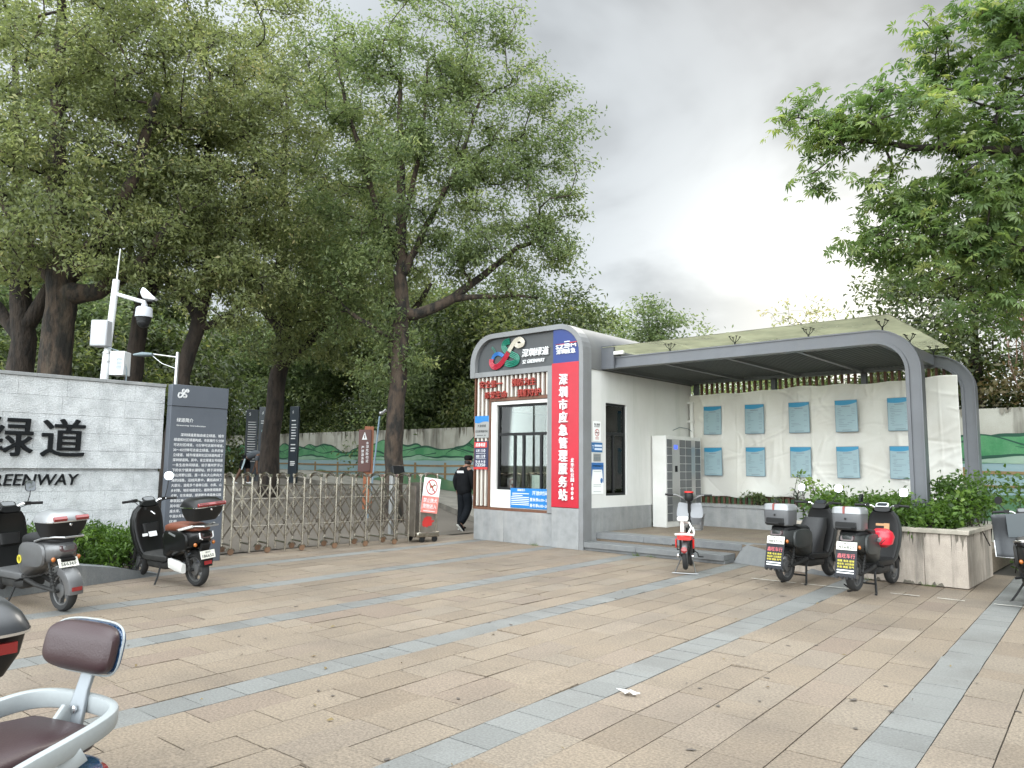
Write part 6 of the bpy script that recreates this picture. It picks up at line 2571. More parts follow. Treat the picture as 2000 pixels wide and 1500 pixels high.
# large tree right of centre: trunk, the big side limb towards the kiosk and the forked leaders
tree('tall tree with a straight trunk and one big side limb reaching over the kiosk', (-14.5, 11.9, slope(-14.5)),
     [(None, [(-14.5, 11.9, .0, .34), (-14.5, 11.92, .6, .27), (-14.5, 11.93, 1.4, .235), (-14.46, 11.95, 3.2, .215), (-14.42, 11.98, 5.0, .20), (-14.5, 12.0, 7.0, .15), (-14.6, 11.95, 9.2, .10), (-14.65, 11.9, 11.6, .05)]),
      ('b', [(-14.42, 11.98, 5.25, .15), (-13.95, 12.40, 5.40, .135), (-13.45, 12.85, 5.75, .12), (-12.9, 13.3, 6.3, .09), (-12.1, 13.8, 7.0, .06), (-11.4, 14.3, 7.4, .035)]),
      ('b', [(-13.45, 12.85, 5.75, .08), (-12.5, 13.4, 5.75, .05), (-11.6, 13.9, 5.7, .03)]),
      ('b', [(-14.45, 11.98, 6.2, .10), (-13.9, 12.3, 7.6, .08), (-13.3, 12.9, 9.4, .055), (-12.9, 13.2, 11.2, .03)]),
      ('b', [(-14.5, 12.0, 6.6, .10), (-15.1, 11.5, 8.4, .07), (-15.6, 11.0, 10.6, .05), (-15.9, 10.7, 12.4, .03)]),
      ('b', [(-14.5, 12.0, 7.6, .08), (-14.2, 12.3, 9.8, .05), (-14.1, 12.4, 12.2, .03)]),
      ('b', [(-14.44, 11.96, 4.6, .08), (-15.3, 11.3, 5.2, .06), (-16.1, 10.8, 6.0, .04)])],
     [(-14.0, 12.2, 8.6, 2.1, 2.1, 1.7), (-12.6, 13.3, 8.2, 1.7, 1.7, 1.6), (-12.2, 13.7, 6.7, 1.7, 1.7, 1.1), (-13.0, 12.9, 10.3, 1.8, 1.8, 1.6), (-14.6, 11.9, 11.0, 1.9, 1.9, 1.7),
      (-15.7, 11.0, 8.0, 1.5, 1.5, 1.6), (-15.8, 10.9, 11.6, 1.6, 1.6, 1.6), (-14.0, 12.2, 12.7, 2.0, 2.0, 1.3), (-12.6, 13.3, 12.2, 1.3, 1.3, 1.3), (-14.9, 11.6, 6.3, 1.5, 1.5, .8), (-13.3, 12.8, 6.9, 1.2, 1.2, .7),
      (-11.6, 14.4, 10.3, 1.2, 1.2, 1.2), (-11.5, 14.5, 8.8, 1.1, 1.1, 1.1), (-11.9, 14.2, 7.2, 1.0, 1.0, .8), (-15.25, 11.2, 7.0, 1.2, 1.2, .8), (-16.1, 11.1, 6.1, 1.1, 1.1, .6), (-15.9, 11.6, 5.2, .9, .9, .5), (-14.6, 11.6, 5.0, .6, .6, .7), (-14.9, 11.5, 4.1, .45, .45, .7), (-14.1, 12.2, 4.4, .4, .4, .6)],
     800, 54, .185, .108, LEAF_B, 31, group=GT, bark='bark_lichen', tint0=.47)
# tree with the forked trunk behind the map board
tree('tree with a dark forked trunk standing in front of the map boards', (-20.2, 11.9, slope(-20.2)),
     [(None, [(-20.2, 11.9, .5, .33), (-20.2, 11.9, 2.0, .27), (-20.1, 12.0, 4.2, .25), (-20.0, 12.1, 5.6, .22), (-20.2, 12.0, 7.5, .2), (-20.3, 12.0, 10.0, .12), (-20.3, 12, 13, .06)]),
      ('b', [(-20.05, 12.05, 4.6, .2), (-19.5, 12.6, 5.2, .15), (-18.9, 13.1, 6.0, .11), (-18.5, 13.5, 7.4, .07)]),
      ('b', [(-20.0, 12.1, 5.4, .18), (-20.8, 11.5, 6.6, .14), (-21.6, 10.8, 8.4, .10), (-22, 10.4, 10.5, .06)]),
      ('b', [(-20.0, 12.1, 5.6, .15), (-19.6, 12.5, 7.6, .12), (-19.2, 12.9, 10.0, .07)])],
     [(-20.3, 11.8, 9.5, 2.6, 2.6, 2.0), (-21.8, 10.6, 8.4, 2.1, 2.1, 1.7), (-18.7, 13.2, 8.2, 1.9, 1.9, 1.7), (-20.0, 12.0, 12.6, 2.6, 2.6, 2.0), (-22.2, 10.3, 11.6, 2.2, 2.2, 2.0), (-19.6, 12.5, 6.9, 1.8, 1.8, .8), (-18.6, 13.2, 11.4, 1.9, 1.9, 1.9), (-20.5, 11.8, 15.0, 2.2, 2.2, 1.6), (-21.5, 10.9, 6.4, 1.5, 1.5, .7), (-18.2, 11.2, 6.9, 1.4, 1.4, .7), (-17.2, 11.0, 7.8, 1.2, 1.2, .9), (-18.8, 11.6, 8.8, 1.3, 1.3, 1.0), (-19.0, 11.0, 7.4, 1.2, 1.2, .7), (-18.6, 10.6, 10.6, 1.5, 1.5, 1.1), (-18.9, 11.4, 5.8, 1.3, 1.3, .6), (-18.3, 10.4, 6.2, 1.2, 1.2, .6), (-18.6, 12.6, 5.9, 1.1, 1.1, .6), (-18.6, 11.9, 4.9, .7, .7, .5), (-18.9, 10.7, 4.8, .8, .8, .5), (-18.3, 13.0, 4.9, .7, .7, .5)],
     730, 46, .22, .125, LEAF_A, 32, group=GT, tint0=.42)
tree('slim dark tree with a curving trunk behind the information panel', (-17.2, 7.75, slope(-17.2)),
     [(None, [(-17.25, 7.55, .2, .24), (-17.2, 7.65, 2.0, .20), (-17.1, 7.75, 3.6, .175), (-16.85, 7.95, 4.9, .16), (-16.75, 8.05, 6.0, .13), (-16.9, 7.95, 8.4, .09), (-16.9, 7.9, 11.0, .05)]),
      ('b', [(-16.95, 7.85, 4.5, .10), (-16.4, 8.35, 4.95, .08), (-15.8, 8.9, 5.5, .05)]),
      ('b', [(-16.85, 7.95, 4.95, .10), (-17.4, 7.5, 5.6, .08), (-17.9, 7.0, 6.8, .05)]),
      ('b', [(-16.78, 8.02, 5.6, .10), (-16.4, 8.4, 6.8, .07), (-16.1, 8.7, 8.6, .04)])],
     [(-16.9, 7.9, 8.0, 2.0, 2.0, 1.6), (-17.8, 7.1, 7.0, 1.5, 1.5, 1.2), (-15.9, 8.7, 7.0, 1.5, 1.5, 1.3), (-16.8, 8.0, 10.4, 2.0, 2.0, 1.7), (-18.0, 6.9, 9.3, 1.7, 1.7, 1.7), (-15.6, 9.0, 9.2, 1.5, 1.5, 1.7), (-16.6, 8.1, 12.6, 1.9, 1.9, 1.4), (-16.4, 8.3, 5.9, 1.4, 1.4, .6), (-16.2, 8.3, 6.7, 1.1, 1.1, .7), (-16.85, 7.8, 6.0, 1.2, 1.2, .6), (-15.8, 7.5, 7.6, 1.1, 1.1, .8), (-15.9, 7.4, 9.4, 1.2, 1.2, .8), (-15.7, 7.4, 6.0, 1.2, 1.2, .55), (-15.6, 8.5, 5.6, 1.0, 1.0, .45), (-15.4, 7.9, 4.9, .6, .6, .4), (-15.6, 6.9, 5.2, .6, .6, .35)],
     620, 44, .18, .108, LEAF_A, 33, group=GT, tint0=.46)
tree('thick trunked tree with peeling bark behind the stone wall left of the camera pole', (-17.3, 5.1, slope(-17.3)),
     [(None, [(-17.3, 5.05, .2, .46), (-17.25, 5.1, 1.6, .37), (-17.2, 5.12, 3.4, .31), (-17.15, 5.15, 5.0, .29), (-17.3, 5.05, 6.4, .24), (-17.5, 4.9, 9.0, .15), (-17.6, 4.8, 12.5, .06)]),
      ('b', [(-17.15, 5.16, 4.9, .22), (-16.6, 5.65, 5.05, .17), (-16.0, 6.2, 5.6, .13), (-15.6, 6.6, 6.6, .08)]),
      ('b', [(-17.15, 5.16, 5.2, .22), (-16.7, 5.55, 6.0, .18), (-16.2, 6.0, 7.4, .13), (-15.9, 6.3, 9.4, .07)]),
      ('b', [(-17.2, 5.1, 5.2, .2), (-17.7, 4.6, 6.0, .16), (-18.3, 4.1, 7.4, .11)])],
     [(-17.3, 5.0, 8.2, 2.2, 2.2, 1.7), (-16.0, 6.2, 7.6, 1.5, 1.5, 1.3), (-18.4, 4.0, 7.2, 1.8, 1.8, 1.3), (-16.0, 6.2, 9.8, 1.7, 1.7, 1.6), (-17.4, 4.9, 11.0, 2.2, 2.2, 1.8), (-18.8, 3.7, 9.6, 1.9, 1.9, 1.8), (-16.7, 5.6, 12.8, 1.9, 1.9, 1.4), (-17.2, 5.0, 6.2, 1.7, 1.7, .6), (-15.6, 6.5, 6.2, .9, .9, .5), (-16.9, 5.0, 6.1, 1.3, 1.3, .55), (-18.4, 4.5, 6.0, 1.3, 1.3, .6), (-16.5, 6.5, 6.9, 1.0, 1.0, .7), (-15.9, 4.75, 7.4, 1.3, 1.3, .8), (-15.8, 4.6, 9.3, 1.3, 1.3, .9), (-16.0, 5.4, 10.8, 1.2, 1.2, .9), (-16.4, 3.8, 7.9, 1.2, 1.2, .8), (-15.6, 4.6, 6.1, 1.2, 1.2, .55), (-16.0, 5.9, 5.8, .9, .9, .45), (-16.6, 3.9, 5.9, 1.1, 1.1, .5), (-15.5, 5.6, 5.2, .6, .6, .4), (-16.3, 3.5, 5.1, .8, .8, .45), (-15.2, 4.6, 5.4, .7, .7, .4)],
     700, 44, .18, .108, LEAF_A, 34, group=GT, bark='bark_lichen', tint0=.44)
tree('dark tree with a forked trunk at the far left above the stone wall', (-20.6, 5.35, slope(-20.6)),
     [(None, [(-20.6, 5.3, .3, .42), (-20.55, 5.35, 2.4, .34), (-20.4, 5.4, 4.4, .27), (-20.6, 5.2, 6.4, .2), (-20.9, 5.0, 9.5, .1), (-21, 4.8, 12, .05)]),
      ('b', [(-20.4, 5.4, 4.6, .2), (-19.9, 5.85, 6.0, .15), (-19.5, 6.3, 8.0, .09)]),
      ('b', [(-20.4, 5.4, 4.3, .17), (-21.0, 4.8, 5.4, .12), (-21.6, 4.2, 7.0, .07)])],
     [(-20.8, 5.1, 8.0, 2.2, 2.2, 1.7), (-21.6, 4.3, 6.8, 1.8, 1.8, 1.3), (-19.6, 6.1, 8.2, 1.7, 1.7, 1.5), (-21.0, 4.9, 10.8, 2.3, 2.3, 1.8), (-20.6, 5.2, 13.0, 2.1, 2.1, 1.5), (-20.6, 5.2, 6.2, 1.6, 1.6, .6)],
     220, 44, .21, .13, LEAF_A, 35, group=GT, tint0=.5)
tree('thin dark trunk right behind the dome security camera', (-18.6, 7.2, slope(-18.6)),
     [(None, [(-18.6, 7.15, .3, .26), (-18.6, 7.2, 2.6, .215), (-18.55, 7.25, 4.6, .19), (-18.3, 7.4, 6.6, .13), (-18.5, 7.3, 10, .07)]),
      ('b', [(-18.55, 7.25, 5.0, .11), (-18.0, 7.7, 6.4, .08)]), ('b', [(-18.4, 7.3, 5.8, .11), (-19.0, 6.8, 7.4, .07)])],
     [(-18.4, 7.3, 8.2, 1.9, 1.9, 1.6), (-19.2, 6.6, 9.6, 1.7, 1.7, 1.7), (-17.6, 8.0, 9.4, 1.6, 1.6, 1.6), (-18.4, 7.3, 11.8, 2.0, 2.0, 1.7), (-18.6, 7.2, 6.6, 1.5, 1.5, .6)],
     170, 42, .20, .12, LEAF_A, 36, group=GT, tint0=.40)
# upper middle: a tree between the forked one and the big one, set back
tree('tree set back behind the largest trunk, its top filling the gap', (-20.4, 16.8, .7),
     [(None, [(-20.4, 16.8, .6, .26), (-20.4, 16.8, 4.0, .22), (-20.8, 16.7, 8.0, .17), (-21.2, 16.6, 12, .07)]),
      ('b', [(-20.5, 16.8, 6.0, .13), (-19.6, 17.6, 8.0, .08)]), ('b', [(-20.6, 16.7, 6.8, .13), (-22.2, 15.6, 9.0, .08)])],
     [(-21.0, 16.6, 8.6, 2.2, 2.2, 1.7), (-22.4, 15.8, 10.4, 1.9, 1.9, 1.6), (-21.2, 16.6, 12.4, 1.9, 1.9, 1.4), (-22.2, 15.6, 7.2, 1.7, 1.7, .9)],
     220, 44, .27, .16, LEAF_A, 37, group=GT, tint0=.42)

# the palmate-leaved tree on the right, trunk outside the picture
rg_ = np.random.default_rng(77)
lob = [(-3.0, 9.95, 5.9, .45, .45, .3), (-2.35, 10.5, 6.2, .8, .8, .45), (-2.5, 10.4, 5.25, .7, .7, .42), (-2.0, 10.9, 4.9, .8, .8, .5), (-2.6, 10.3, 4.62, .5, .5, .25), (-2.2, 10.7, 4.2, .55, .55, .3), (-1.3, 11.5, 4.5, .9, .9, .55),
       (-1.3, 11.4, 3.8, .7, .7, .4), (-1.3, 11.4, 6.4, 1.0, 1.0, .65), (-1.7, 11.2, 7.3, .65, .65, .45), (-.8, 11.6, 7.7, .9, .9, .6), (-.4, 11.8, 5.6, 1.1, 1.1, .9), (-1.5, 11.2, 5.6, .9, .9, .5), (-.3, 12.0, 4.2, 1.0, 1.0, .7)]
tree('tree with hand-shaped leaves reaching in from the right, its trunk out of view', (1.6, 12.4, 0),
     [(None, [(1.6, 12.4, 0, .28), (1.55, 12.3, 2.4, .24), (1.4, 12.2, 4.4, .2), (1.2, 12.0, 6.4, .13), (1.0, 11.9, 8.4, .06)]),
      ('b', [(1.42, 12.2, 4.4, .10), (.2, 11.7, 5.2, .085), (-1.2, 11.15, 5.6, .06), (-2.3, 10.5, 5.75, .042), (-3.1, 9.95, 5.95, .02)]),
      ('b', [(1.42, 12.2, 3.8, .09), (.3, 11.8, 4.2, .07), (-1.0, 11.4, 4.4, .05), (-2.0, 10.8, 4.45, .025)]),
      ('b', [(1.2, 12.0, 6.2, .09), (.2, 11.7, 6.9, .06), (-.9, 11.5, 7.2, .03)])],
     lob, 390, 11, .15, .128, LEAF_P, 41, name='palmate_tree', palm=7, aspect=.30, tint0=.50, tvar=.17, up=1.25, back=2,
     extra=[(-3.49, 9.61, 6.2), (-3.55, 9.55, 6.35), (-3.64, 9.48, 6.1), (-3.35, 9.7, 6.42), (-3.3, 9.78, 5.5), (-3.4, 9.7, 5.3), (-3.2, 9.85, 5.2), (-3.0, 10.0, 6.45), (-3.1, 9.95, 4.4), (-3.0, 10.05, 4.3), (-2.9, 10.1, 4.45), (-2.75, 10.2, 4.3), (-2.45, 10.45, 3.9), (-1.95, 10.9, 3.6), (-1.75, 11.1, 3.45), (-1.5, 11.3, 3.3), (-2.2, 10.75, 7.6), (-2.05, 10.8, 7.2), (-2.6, 10.4, 6.7)])

# ------------------------------------------------------------------ green backdrop: trees and shrubs behind the mural wall
GB_ = 'trees behind the mural wall'


def bush_tree(label, x, y, z0, h, w, lm, seed, ntips=150, per=60, size=.2, spread=.42, tint0=.4, name='background_tree', group=GB_, trunk=.16, zlow=.28, cat='tree', bark='bark'):
    rg2 = np.random.default_rng(seed)
    lobes = []
    for i in range(7):
        a_ = rg2.uniform(0, 6.3)
        zf = rg2.uniform(zlow + .1, .88)
        rr_ = w * (.5 - .22 * abs(zf - .5)) * rg2.uniform(.7, 1.15)
        lobes.append((x + math.cos(a_) * w * .27, y + math.sin(a_) * w * .27, z0 + h * zf, rr_, rr_, h * .16))
    lobes.append((x, y, z0 + h * .86, w * .28, w * .28, h * .14))
    limbs = [(None, [(x, y, z0, trunk * 1.3), (x + .05, y, z0 + h * .3, trunk), (x, y + .1, z0 + h * .6, trunk * .6), (x, y, z0 + h * .9, trunk * .2)])]
    return tree(label, (x, y, z0), limbs, lobes, ntips, per, spread, size, lm, seed, name=name, group=group, tint0=tint0, nmain=7, cat=cat, bark=bark, step=.6, shell=.4)


protoA = bush_tree('dense dark tree behind the mural wall, leftmost of its row', -40, 22.5, .9, 9.5, 6.5, LEAF_C, 51, 190, 70, .24, .5)
protoB = bush_tree('leafy mid-green tree behind the mural wall between darker ones', -33.5, 21.5, .9, 8.2, 6.0, LEAF_B, 52, 180, 70, .22, .48, tint0=.30)
spots = [('A', -28.5, 22.0, 1.05, 1.2, 'dark tree behind the mural wall, directly behind the map boards'), ('B', -24.2, 21.2, .85, 2.0, 'rounded green tree behind the mural wall, seen between the forked trunk and the brown sign'),
         ('A', -20.5, 22.5, .95, 3.1, 'dark tree behind the mural wall, above the brown warning sign'), ('B', -18.0, 21.5, .60, .7, 'lower pale green tree behind the mural wall beside the kiosk'),
         ('A', -36.5, 25.5, 1.15, 4.0, 'tall dark tree in the second row above the stone wall'), ('B', -26.5, 26.5, 1.25, 5.2, 'tall tree in the second row behind the forked trunk'), ('A', -31.0, 27.5, 1.25, .3, 'tall dark tree in the second row between the two leafy ones'),
         ('B', -38.0, 17.0, 1.0, 2.2, 'green tree filling the gap above the stone wall, far left'), ('A', -33.0, 12.0, 1.0, 1.7, 'dark tree far behind the thick trunk at the left'), ('B', -30.5, 8.0, 1.0, .9, 'green tree far behind the left end of the stone wall'),
         ('A', -45.0, 14.0, 1.1, 2.9, 'dark tree farthest left behind the stone wall')]
for kd, x, y, sc_, rz, lab in spots:
    pr_ = protoA if kd == 'A' else protoB
    c = copy_tree(pr_)
    c.location = (x, y, .0 if y > 20 else .9)
    c.rotation_euler = (0, 0, rz)
    c.scale = (sc_, sc_, sc_)
    c['label'] = lab
shp = None
GS = 'shrubs hanging over the mural wall'
labs = ['left of the map boards', 'between the map boards and the forked trunk', 'left of the brown warning sign', 'above the brown warning sign', 'right of the large trunk', 'left of the kiosk', 'far left behind the stone wall', 'behind the camera pole', 'behind the information panel', 'beyond the street lamp']
for i, (x, y, sc_) in enumerate([(-33.5, 21.7, 1.0), (-29.5, 21.7, .9), (-25.5, 21.7, 1.05), (-22.3, 21.7, .85), (-19.6, 21.7, 1.0), (-16.6, 21.7, .95), (-27, 6.5, 1.2), (-27.5, 9.3, 1.2), (-29, 12.3, 1.25), (-37.5, 21.7, 1.0)]):
    lab = 'dark leafy shrub rising over the mural wall ' + labs[i] if y > 15 else 'dark leafy shrub ' + labs[i]
    if shp is None:
        shp = bush_tree(lab, x, y, .2, 4.3, 4.2, LEAF_C, 61, 120, 75, .17, .36, tint0=.42, name='shrub', group=GS, trunk=.06, zlow=.05, cat='shrub')
    else:
        c = copy_tree(shp)
        c.location = (x, y, .2)
        c.rotation_euler = (0, 0, i * 1.3)
        c.scale = (sc_, sc_, sc_ * (1 + .12 * (i % 3)))
        c['label'] = lab
# distant trees over the kiosk roof and canopy
GD_ = 'distant trees over the canopy roof'
bush_tree('rounded distant tree above the right end of the kiosk roof', -16.9, 27.9, .5, 8.4, 4.2, LEAF_B, 71, 150, 55, .19, .34, tint0=.30, group=GD_)
bush_tree('pale feathery distant tree behind the kiosk roof beside the large crown', -23.6, 33.0, .5, 9.6, 5.0, LEAF_B, 72, 160, 50, .25, .5, tint0=.55, group=GD_)
bush_tree('small distant tree peeping over the middle of the canopy glass', -20.2, 42.3, .5, 8.6, 3.6, LEAF_C, 73, 110, 50, .22, .36, tint0=.6, group=GD_)
bush_tree('faint far tree right of the small one above the canopy', -24.2, 58.8, .5, 10.6, 5.0, LEAF_B, 74, 100, 45, .30, .5, tint0=.35, group=GD_)
# almost bare distant tree
rg2 = np.random.default_rng(75)
bt_ = crown_tips([(-17.2, 47.5, 11.3, 2.6, 2.6, .8)], 46, rg2, .3)
tree('nearly bare distant tree with thin spreading twigs above the canopy', (-17.2, 47.5, .5),
     [(None, [(-17.2, 47.5, .5, .2), (-17.2, 47.5, 7.5, .12), (-17.2, 47.5, 9.6, .09)])], [(-17.2, 47.5, 11.3, 2.9, 2.9, .9)], 40, 5, .2, .28, LEAF_A, 76, name='bare_tree', group=GD_, tint0=.9, nmain=6, step=.7)
# dark growth behind the right part of the mural wall
GR = 'shrubs and trees behind the right end of the mural wall'
bush_tree('dark tree rising behind the right end of the mural wall', -3.6, 21.2, .2, 7.6, 4.6, LEAF_C, 81, 200, 66, .16, .34, tint0=.40, group=GR, zlow=.12)
bush_tree('brownish drooping shrub over the right end of the mural wall', -1.4, 21.5, .2, 6.0, 4.2, leaf_mat('leaf_dry', [(0, (.05, .045, .022)), (.5, (.10, .085, .035)), (1, (.20, .13, .06))], .3), 82, 170, 60, .15, .34, tint0=.4, name='shrub', group=GR, zlow=.05, cat='shrub')
bush_tree('dark shrub seen between the slats behind the tarpaulin', -5.8, 21, .2, 3.7, 4.0, LEAF_C, 83, 140, 60, .17, .36, tint0=.45, name='shrub', group=GR, zlow=.05, cat='shrub')
bush_tree('pale shrub seen through the slats next to the kiosk', -9.6, 21.0, .2, 3.9, 4.0, LEAF_B, 84, 130, 60, .17, .36, tint0=.5, name='shrub', group=GR, zlow=.05, cat='shrub')
bush_tree('tall dark tree behind the curved rear canopy post', -.2, 22.6, .2, 9.4, 5.2, LEAF_C, 85, 200, 66, .18, .38, tint0=.35, group=GR, zlow=.15)
# aerial roots
b = MB()
for q in range(70):
    x, y = -1.75 + rg2.normal(0, .35), 19.5 + rg2.normal(0, .15)
    z1 = 4.75 + rg2.normal(0, .35)
    L = rg2.uniform(.5, 1.5)
    b.tube([(x, y, z1), (x + rg2.normal(0, .08), y, z1 - L * .5), (x + rg2.normal(0, .15), y + rg2.normal(0, .05), z1 - L)], [.012, .009, .004], 4)
tag(b.build('hanging_roots', mat('root_brown', (.17, .10, .07), .9)), 'bundle of reddish brown hanging roots above the right end of the mural wall', 'roots')

# ------------------------------------------------------------------ planter shrubs, hedge and small plants


def leafy(label, name, cat, base, clumps, per, spread, size, lm, seed, tint0=.5, group=None, stems=True, kind=None, aspect=.42, up=.8, tvar=.14):
    rg3 = np.random.default_rng(seed)
    o = thing(name, label, cat, tuple(base), group)
    clumps = np.asarray(clumps, float)
    C, T_ = [], []
    sb = MB()
    for c in clumps:
        k = int(per * rg3.uniform(.7, 1.3))
        C.append(c + rg3.normal(0, 1, (k, 3)) * V(spread, spread, spread * .7))
        T_.append(np.full(k, tint0 + rg3.normal(0, tvar)) + rg3.normal(0, .1, k))
        r0 = V(c[0] + rg3.normal(0, .1), c[1] + rg3.normal(0, .08), base[2])
        sb.tube([r0, (r0 + c) / 2 + V(rg3.normal(0, .04), rg3.normal(0, .04), .05), c], [.009, .007, .004], 5)
    C = np.concatenate(C)
    n = len(C)
    me = leaves_mesh('foliage', C - np.array(base), rg3.normal(0, .7, (n, 3)) + V(0, 0, up), rg3.normal(0, 1, (n, 3)) + V(0, 0, .2), size * rg3.uniform(.6, 1.3, n), np.clip(np.concatenate(T_), 0, 1), lm, aspect)
    f = bpy.data.objects.new('foliage', me)
    COL.objects.link(f)
    f.parent = o
    sb.build('stem', M('bark'), o, sharp=None)
    return o


LEAF_H = leaf_mat('leaf_hedge', [(0, (.035, .07, .015)), (.45, (.085, .15, .03)), (.8, (.15, .23, .05)), (1, (.24, .30, .08))], .35)
rg3 = np.random.default_rng(90)
pcl = np.stack([rg3.uniform(-4.35, -2.32, 90), rg3.uniform(11.6, 13.0, 90), rg3.uniform(.72, 1.06, 90)], 1)
leafy('leafy green shrub spilling over the beige planter', 'planter_shrub', 'shrub', (-3.3, 12.2, .66), pcl, 85, .12, .085, LEAF_H, 91, tint0=.36, aspect=.5)
pcl = np.stack([rg3.uniform(-2.75, -2.2, 22), rg3.uniform(12.2, 13.6, 22), rg3.uniform(.9, 1.42, 22)], 1)
leafy('taller green shrub at the kiosk-far end of the planter below the curved post', 'planter_shrub', 'shrub', (-2.5, 12.9, .5), pcl, 80, .13, .085, LEAF_H, 92, tint0=.30, aspect=.5)
pcl = np.stack([rg3.uniform(-1.9, .3, 70), rg3.uniform(13.6, 15.2, 70), rg3.uniform(.3, 1.35, 70)], 1)
leafy('wide shrub mass growing beyond the planter towards the mural wall', 'shrub', 'shrub', (-.8, 14.4, 0), pcl, 85, .17, .095, LEAF_H, 93, tint0=.28, aspect=.5)
pcl = np.stack([np.linspace(-4.75, -4.1, 14) + rg3.normal(0, .03, 14), rg3.uniform(12.2, 12.6, 14), 1.38 - .28 * np.linspace(0, 1, 14) + rg3.normal(0, .05, 14)], 1)
leafy('thin arching sprig leaning out of the planter towards the scooters', 'plant', 'plant', (-4.2, 12.4, .66), pcl, 16, .06, .075, LEAF_H, 94, tint0=.75, aspect=.5)
for i, (x, lab) in enumerate(((-6.62, 'low leafy plant behind the bench wall, nearest the locker'), (-5.15, 'low leafy plant behind the bench wall, above the scooter mirrors'), (-4.2, 'low leafy plant behind the bench wall near the planter'))):
    pcl = np.stack([x + rg3.normal(0, .16, 9), 15.45 + rg3.normal(0, .05, 9), rg3.uniform(.76, .98, 9)], 1)
    leafy(lab, 'plant', 'plant', (x, 15.45, .68), pcl, 26, .06, .10, LEAF_B, 95 + i, tint0=.35)
b = MB()
sp_o = thing('spiky_plant', 'dark spiky plant with long arching leaves behind the bench wall', 'plant', (-5.88, 15.42, .68))
for q in range(16):
    a_ = q * 2.4
    L = .26 + .09 * (q % 3)
    d_ = V(math.cos(a_), math.sin(a_) * .5, 0)
    c0 = V(-5.88, 15.42, .86 + .012 * q)
    rows = [[c0 + d_ * L * t + V(0, 0, .30 * L * math.sin(t * 2.6)) + s_ * np.cross(d_, ZP) * .022 * (1 - t) ** .6 for s_ in (-1, 1)] for t in np.linspace(0, 1, 7)]
    b.grid(rows)
b.build('foliage', mat('leaf_dark_plain', (.03, .055, .025), .5), sp_o)
b = MB()
b.tube([(-5.88, 15.42, .68), (-5.87, 15.42, .90)], .014, 6)
b.build('stem', M('bark'), sp_o)
# hedge in front of the stone wall
hcl = np.stack([rg3.uniform(-11.5, -10.62, 210), rg3.uniform(1.6, 4.42, 210), np.zeros(210)], 1)
top_ = .62 - .10 * np.clip((hcl[:, 1] - 3.9) / .6, 0, 1)
keep = hcl[:, 0] < -10.42 - .28 * (hcl[:, 1] - 3.44)
hcl[:, 2] = rg3.uniform(.25, 1.0, 210) * top_
leafy('clipped green hedge bed in front of the stone name wall', 'hedge', 'hedge', (-11.1, 3.2, .15), hcl[keep], 95, .075, .075, LEAF_H, 99, tint0=.42, aspect=.3, up=.3)
gr = np.random.default_rng(5)
b = MB()
for x, y, k in ((-9.5, 11.36, 40), (-7.2, 11.39, 30), (-6.9, 11.40, 14), (-2.6, 11.38, 20), (-3.4, 11.39, 14)):
    for q in range(k):
        p = V(x + gr.normal(0, .05), y + gr.normal(0, .012), .0)
        d_ = V(gr.normal(0, .5), gr.normal(0, .5), 1)
        L = gr.uniform(.03, .09)
        s_ = unit(np.cross(d_, V(gr.normal(), gr.normal(), 0))) * .004
        b.face([p - s_, p + s_, p + unit(d_) * L])
tag(b.build('weeds', mat('weed_green', (.09, .13, .03), .7)), kind='stuff')
# fallen leaves and scraps on the paving
b = MB()
for q in range(70):
    u_, v_ = gr.uniform(-6, 1.5), gr.uniform(2.2, 10.2)
    p = uv(u_, v_, .008)
    a_ = gr.uniform(0, 6.3)
    L = gr.uniform(.010, .028)
    d_, s_ = V(math.cos(a_), math.sin(a_), gr.uniform(0, .25)) * L, V(-math.sin(a_), math.cos(a_), gr.uniform(0, .35)) * L * .5
    b.face([p - d_, p - s_ * .8 + V(0, 0, .003), p + d_, p + s_ + V(0, 0, .006)])
tag(b.build('leaf_litter', mat('litter_brown', (.10, .065, .03), .8, col2=(.20, .15, .05), vs=2)), kind='stuff')
b = MB()
c = V(-2.90, 4.50, .010)
pts = [c + V(math.cos(a_) * r_ * 1.3, math.sin(a_) * r_ * .8, .004 + .018 * (i % 3 == 0)) for i, (a_, r_) in enumerate(zip(np.linspace(0, 6.28, 12)[:-1], (.07, .03, .06, .03, .05, .03, .08, .03, .055, .03, .04)))]
for i in range(11):
    b.face([c + V(0, 0, .022), pts[i], pts[(i + 1) % 11]])
tag(b.build('plastic_scrap', mat('scrap_white', (.5, .5, .5), .4)), 'small white crumpled plastic scrap on the grey paving band', 'litter')
# ------------------------------------------------------------------ people
mat('skin', (.22, .115, .075), .55)
mat('skin_dark', (.16, .085, .055), .55)
mat('hair_black', (.012, .011, .010), .6)
mat('uniform_black', (.005, .0055, .0065), .8, spec=.12, col2=(.009, .0095, .011), vs=6, bump=.5, bs=9)
mat('trouser_navy', (.005, .0065, .009), .8, spec=.12, col2=(.009, .0105, .013), vs=6, bump=.5, bs=8)
mat('shirt_grey', (.075, .085, .10), .8, bump=.4, bs=9)
mat('stripe_pale', (.42, .52, .56), .7)


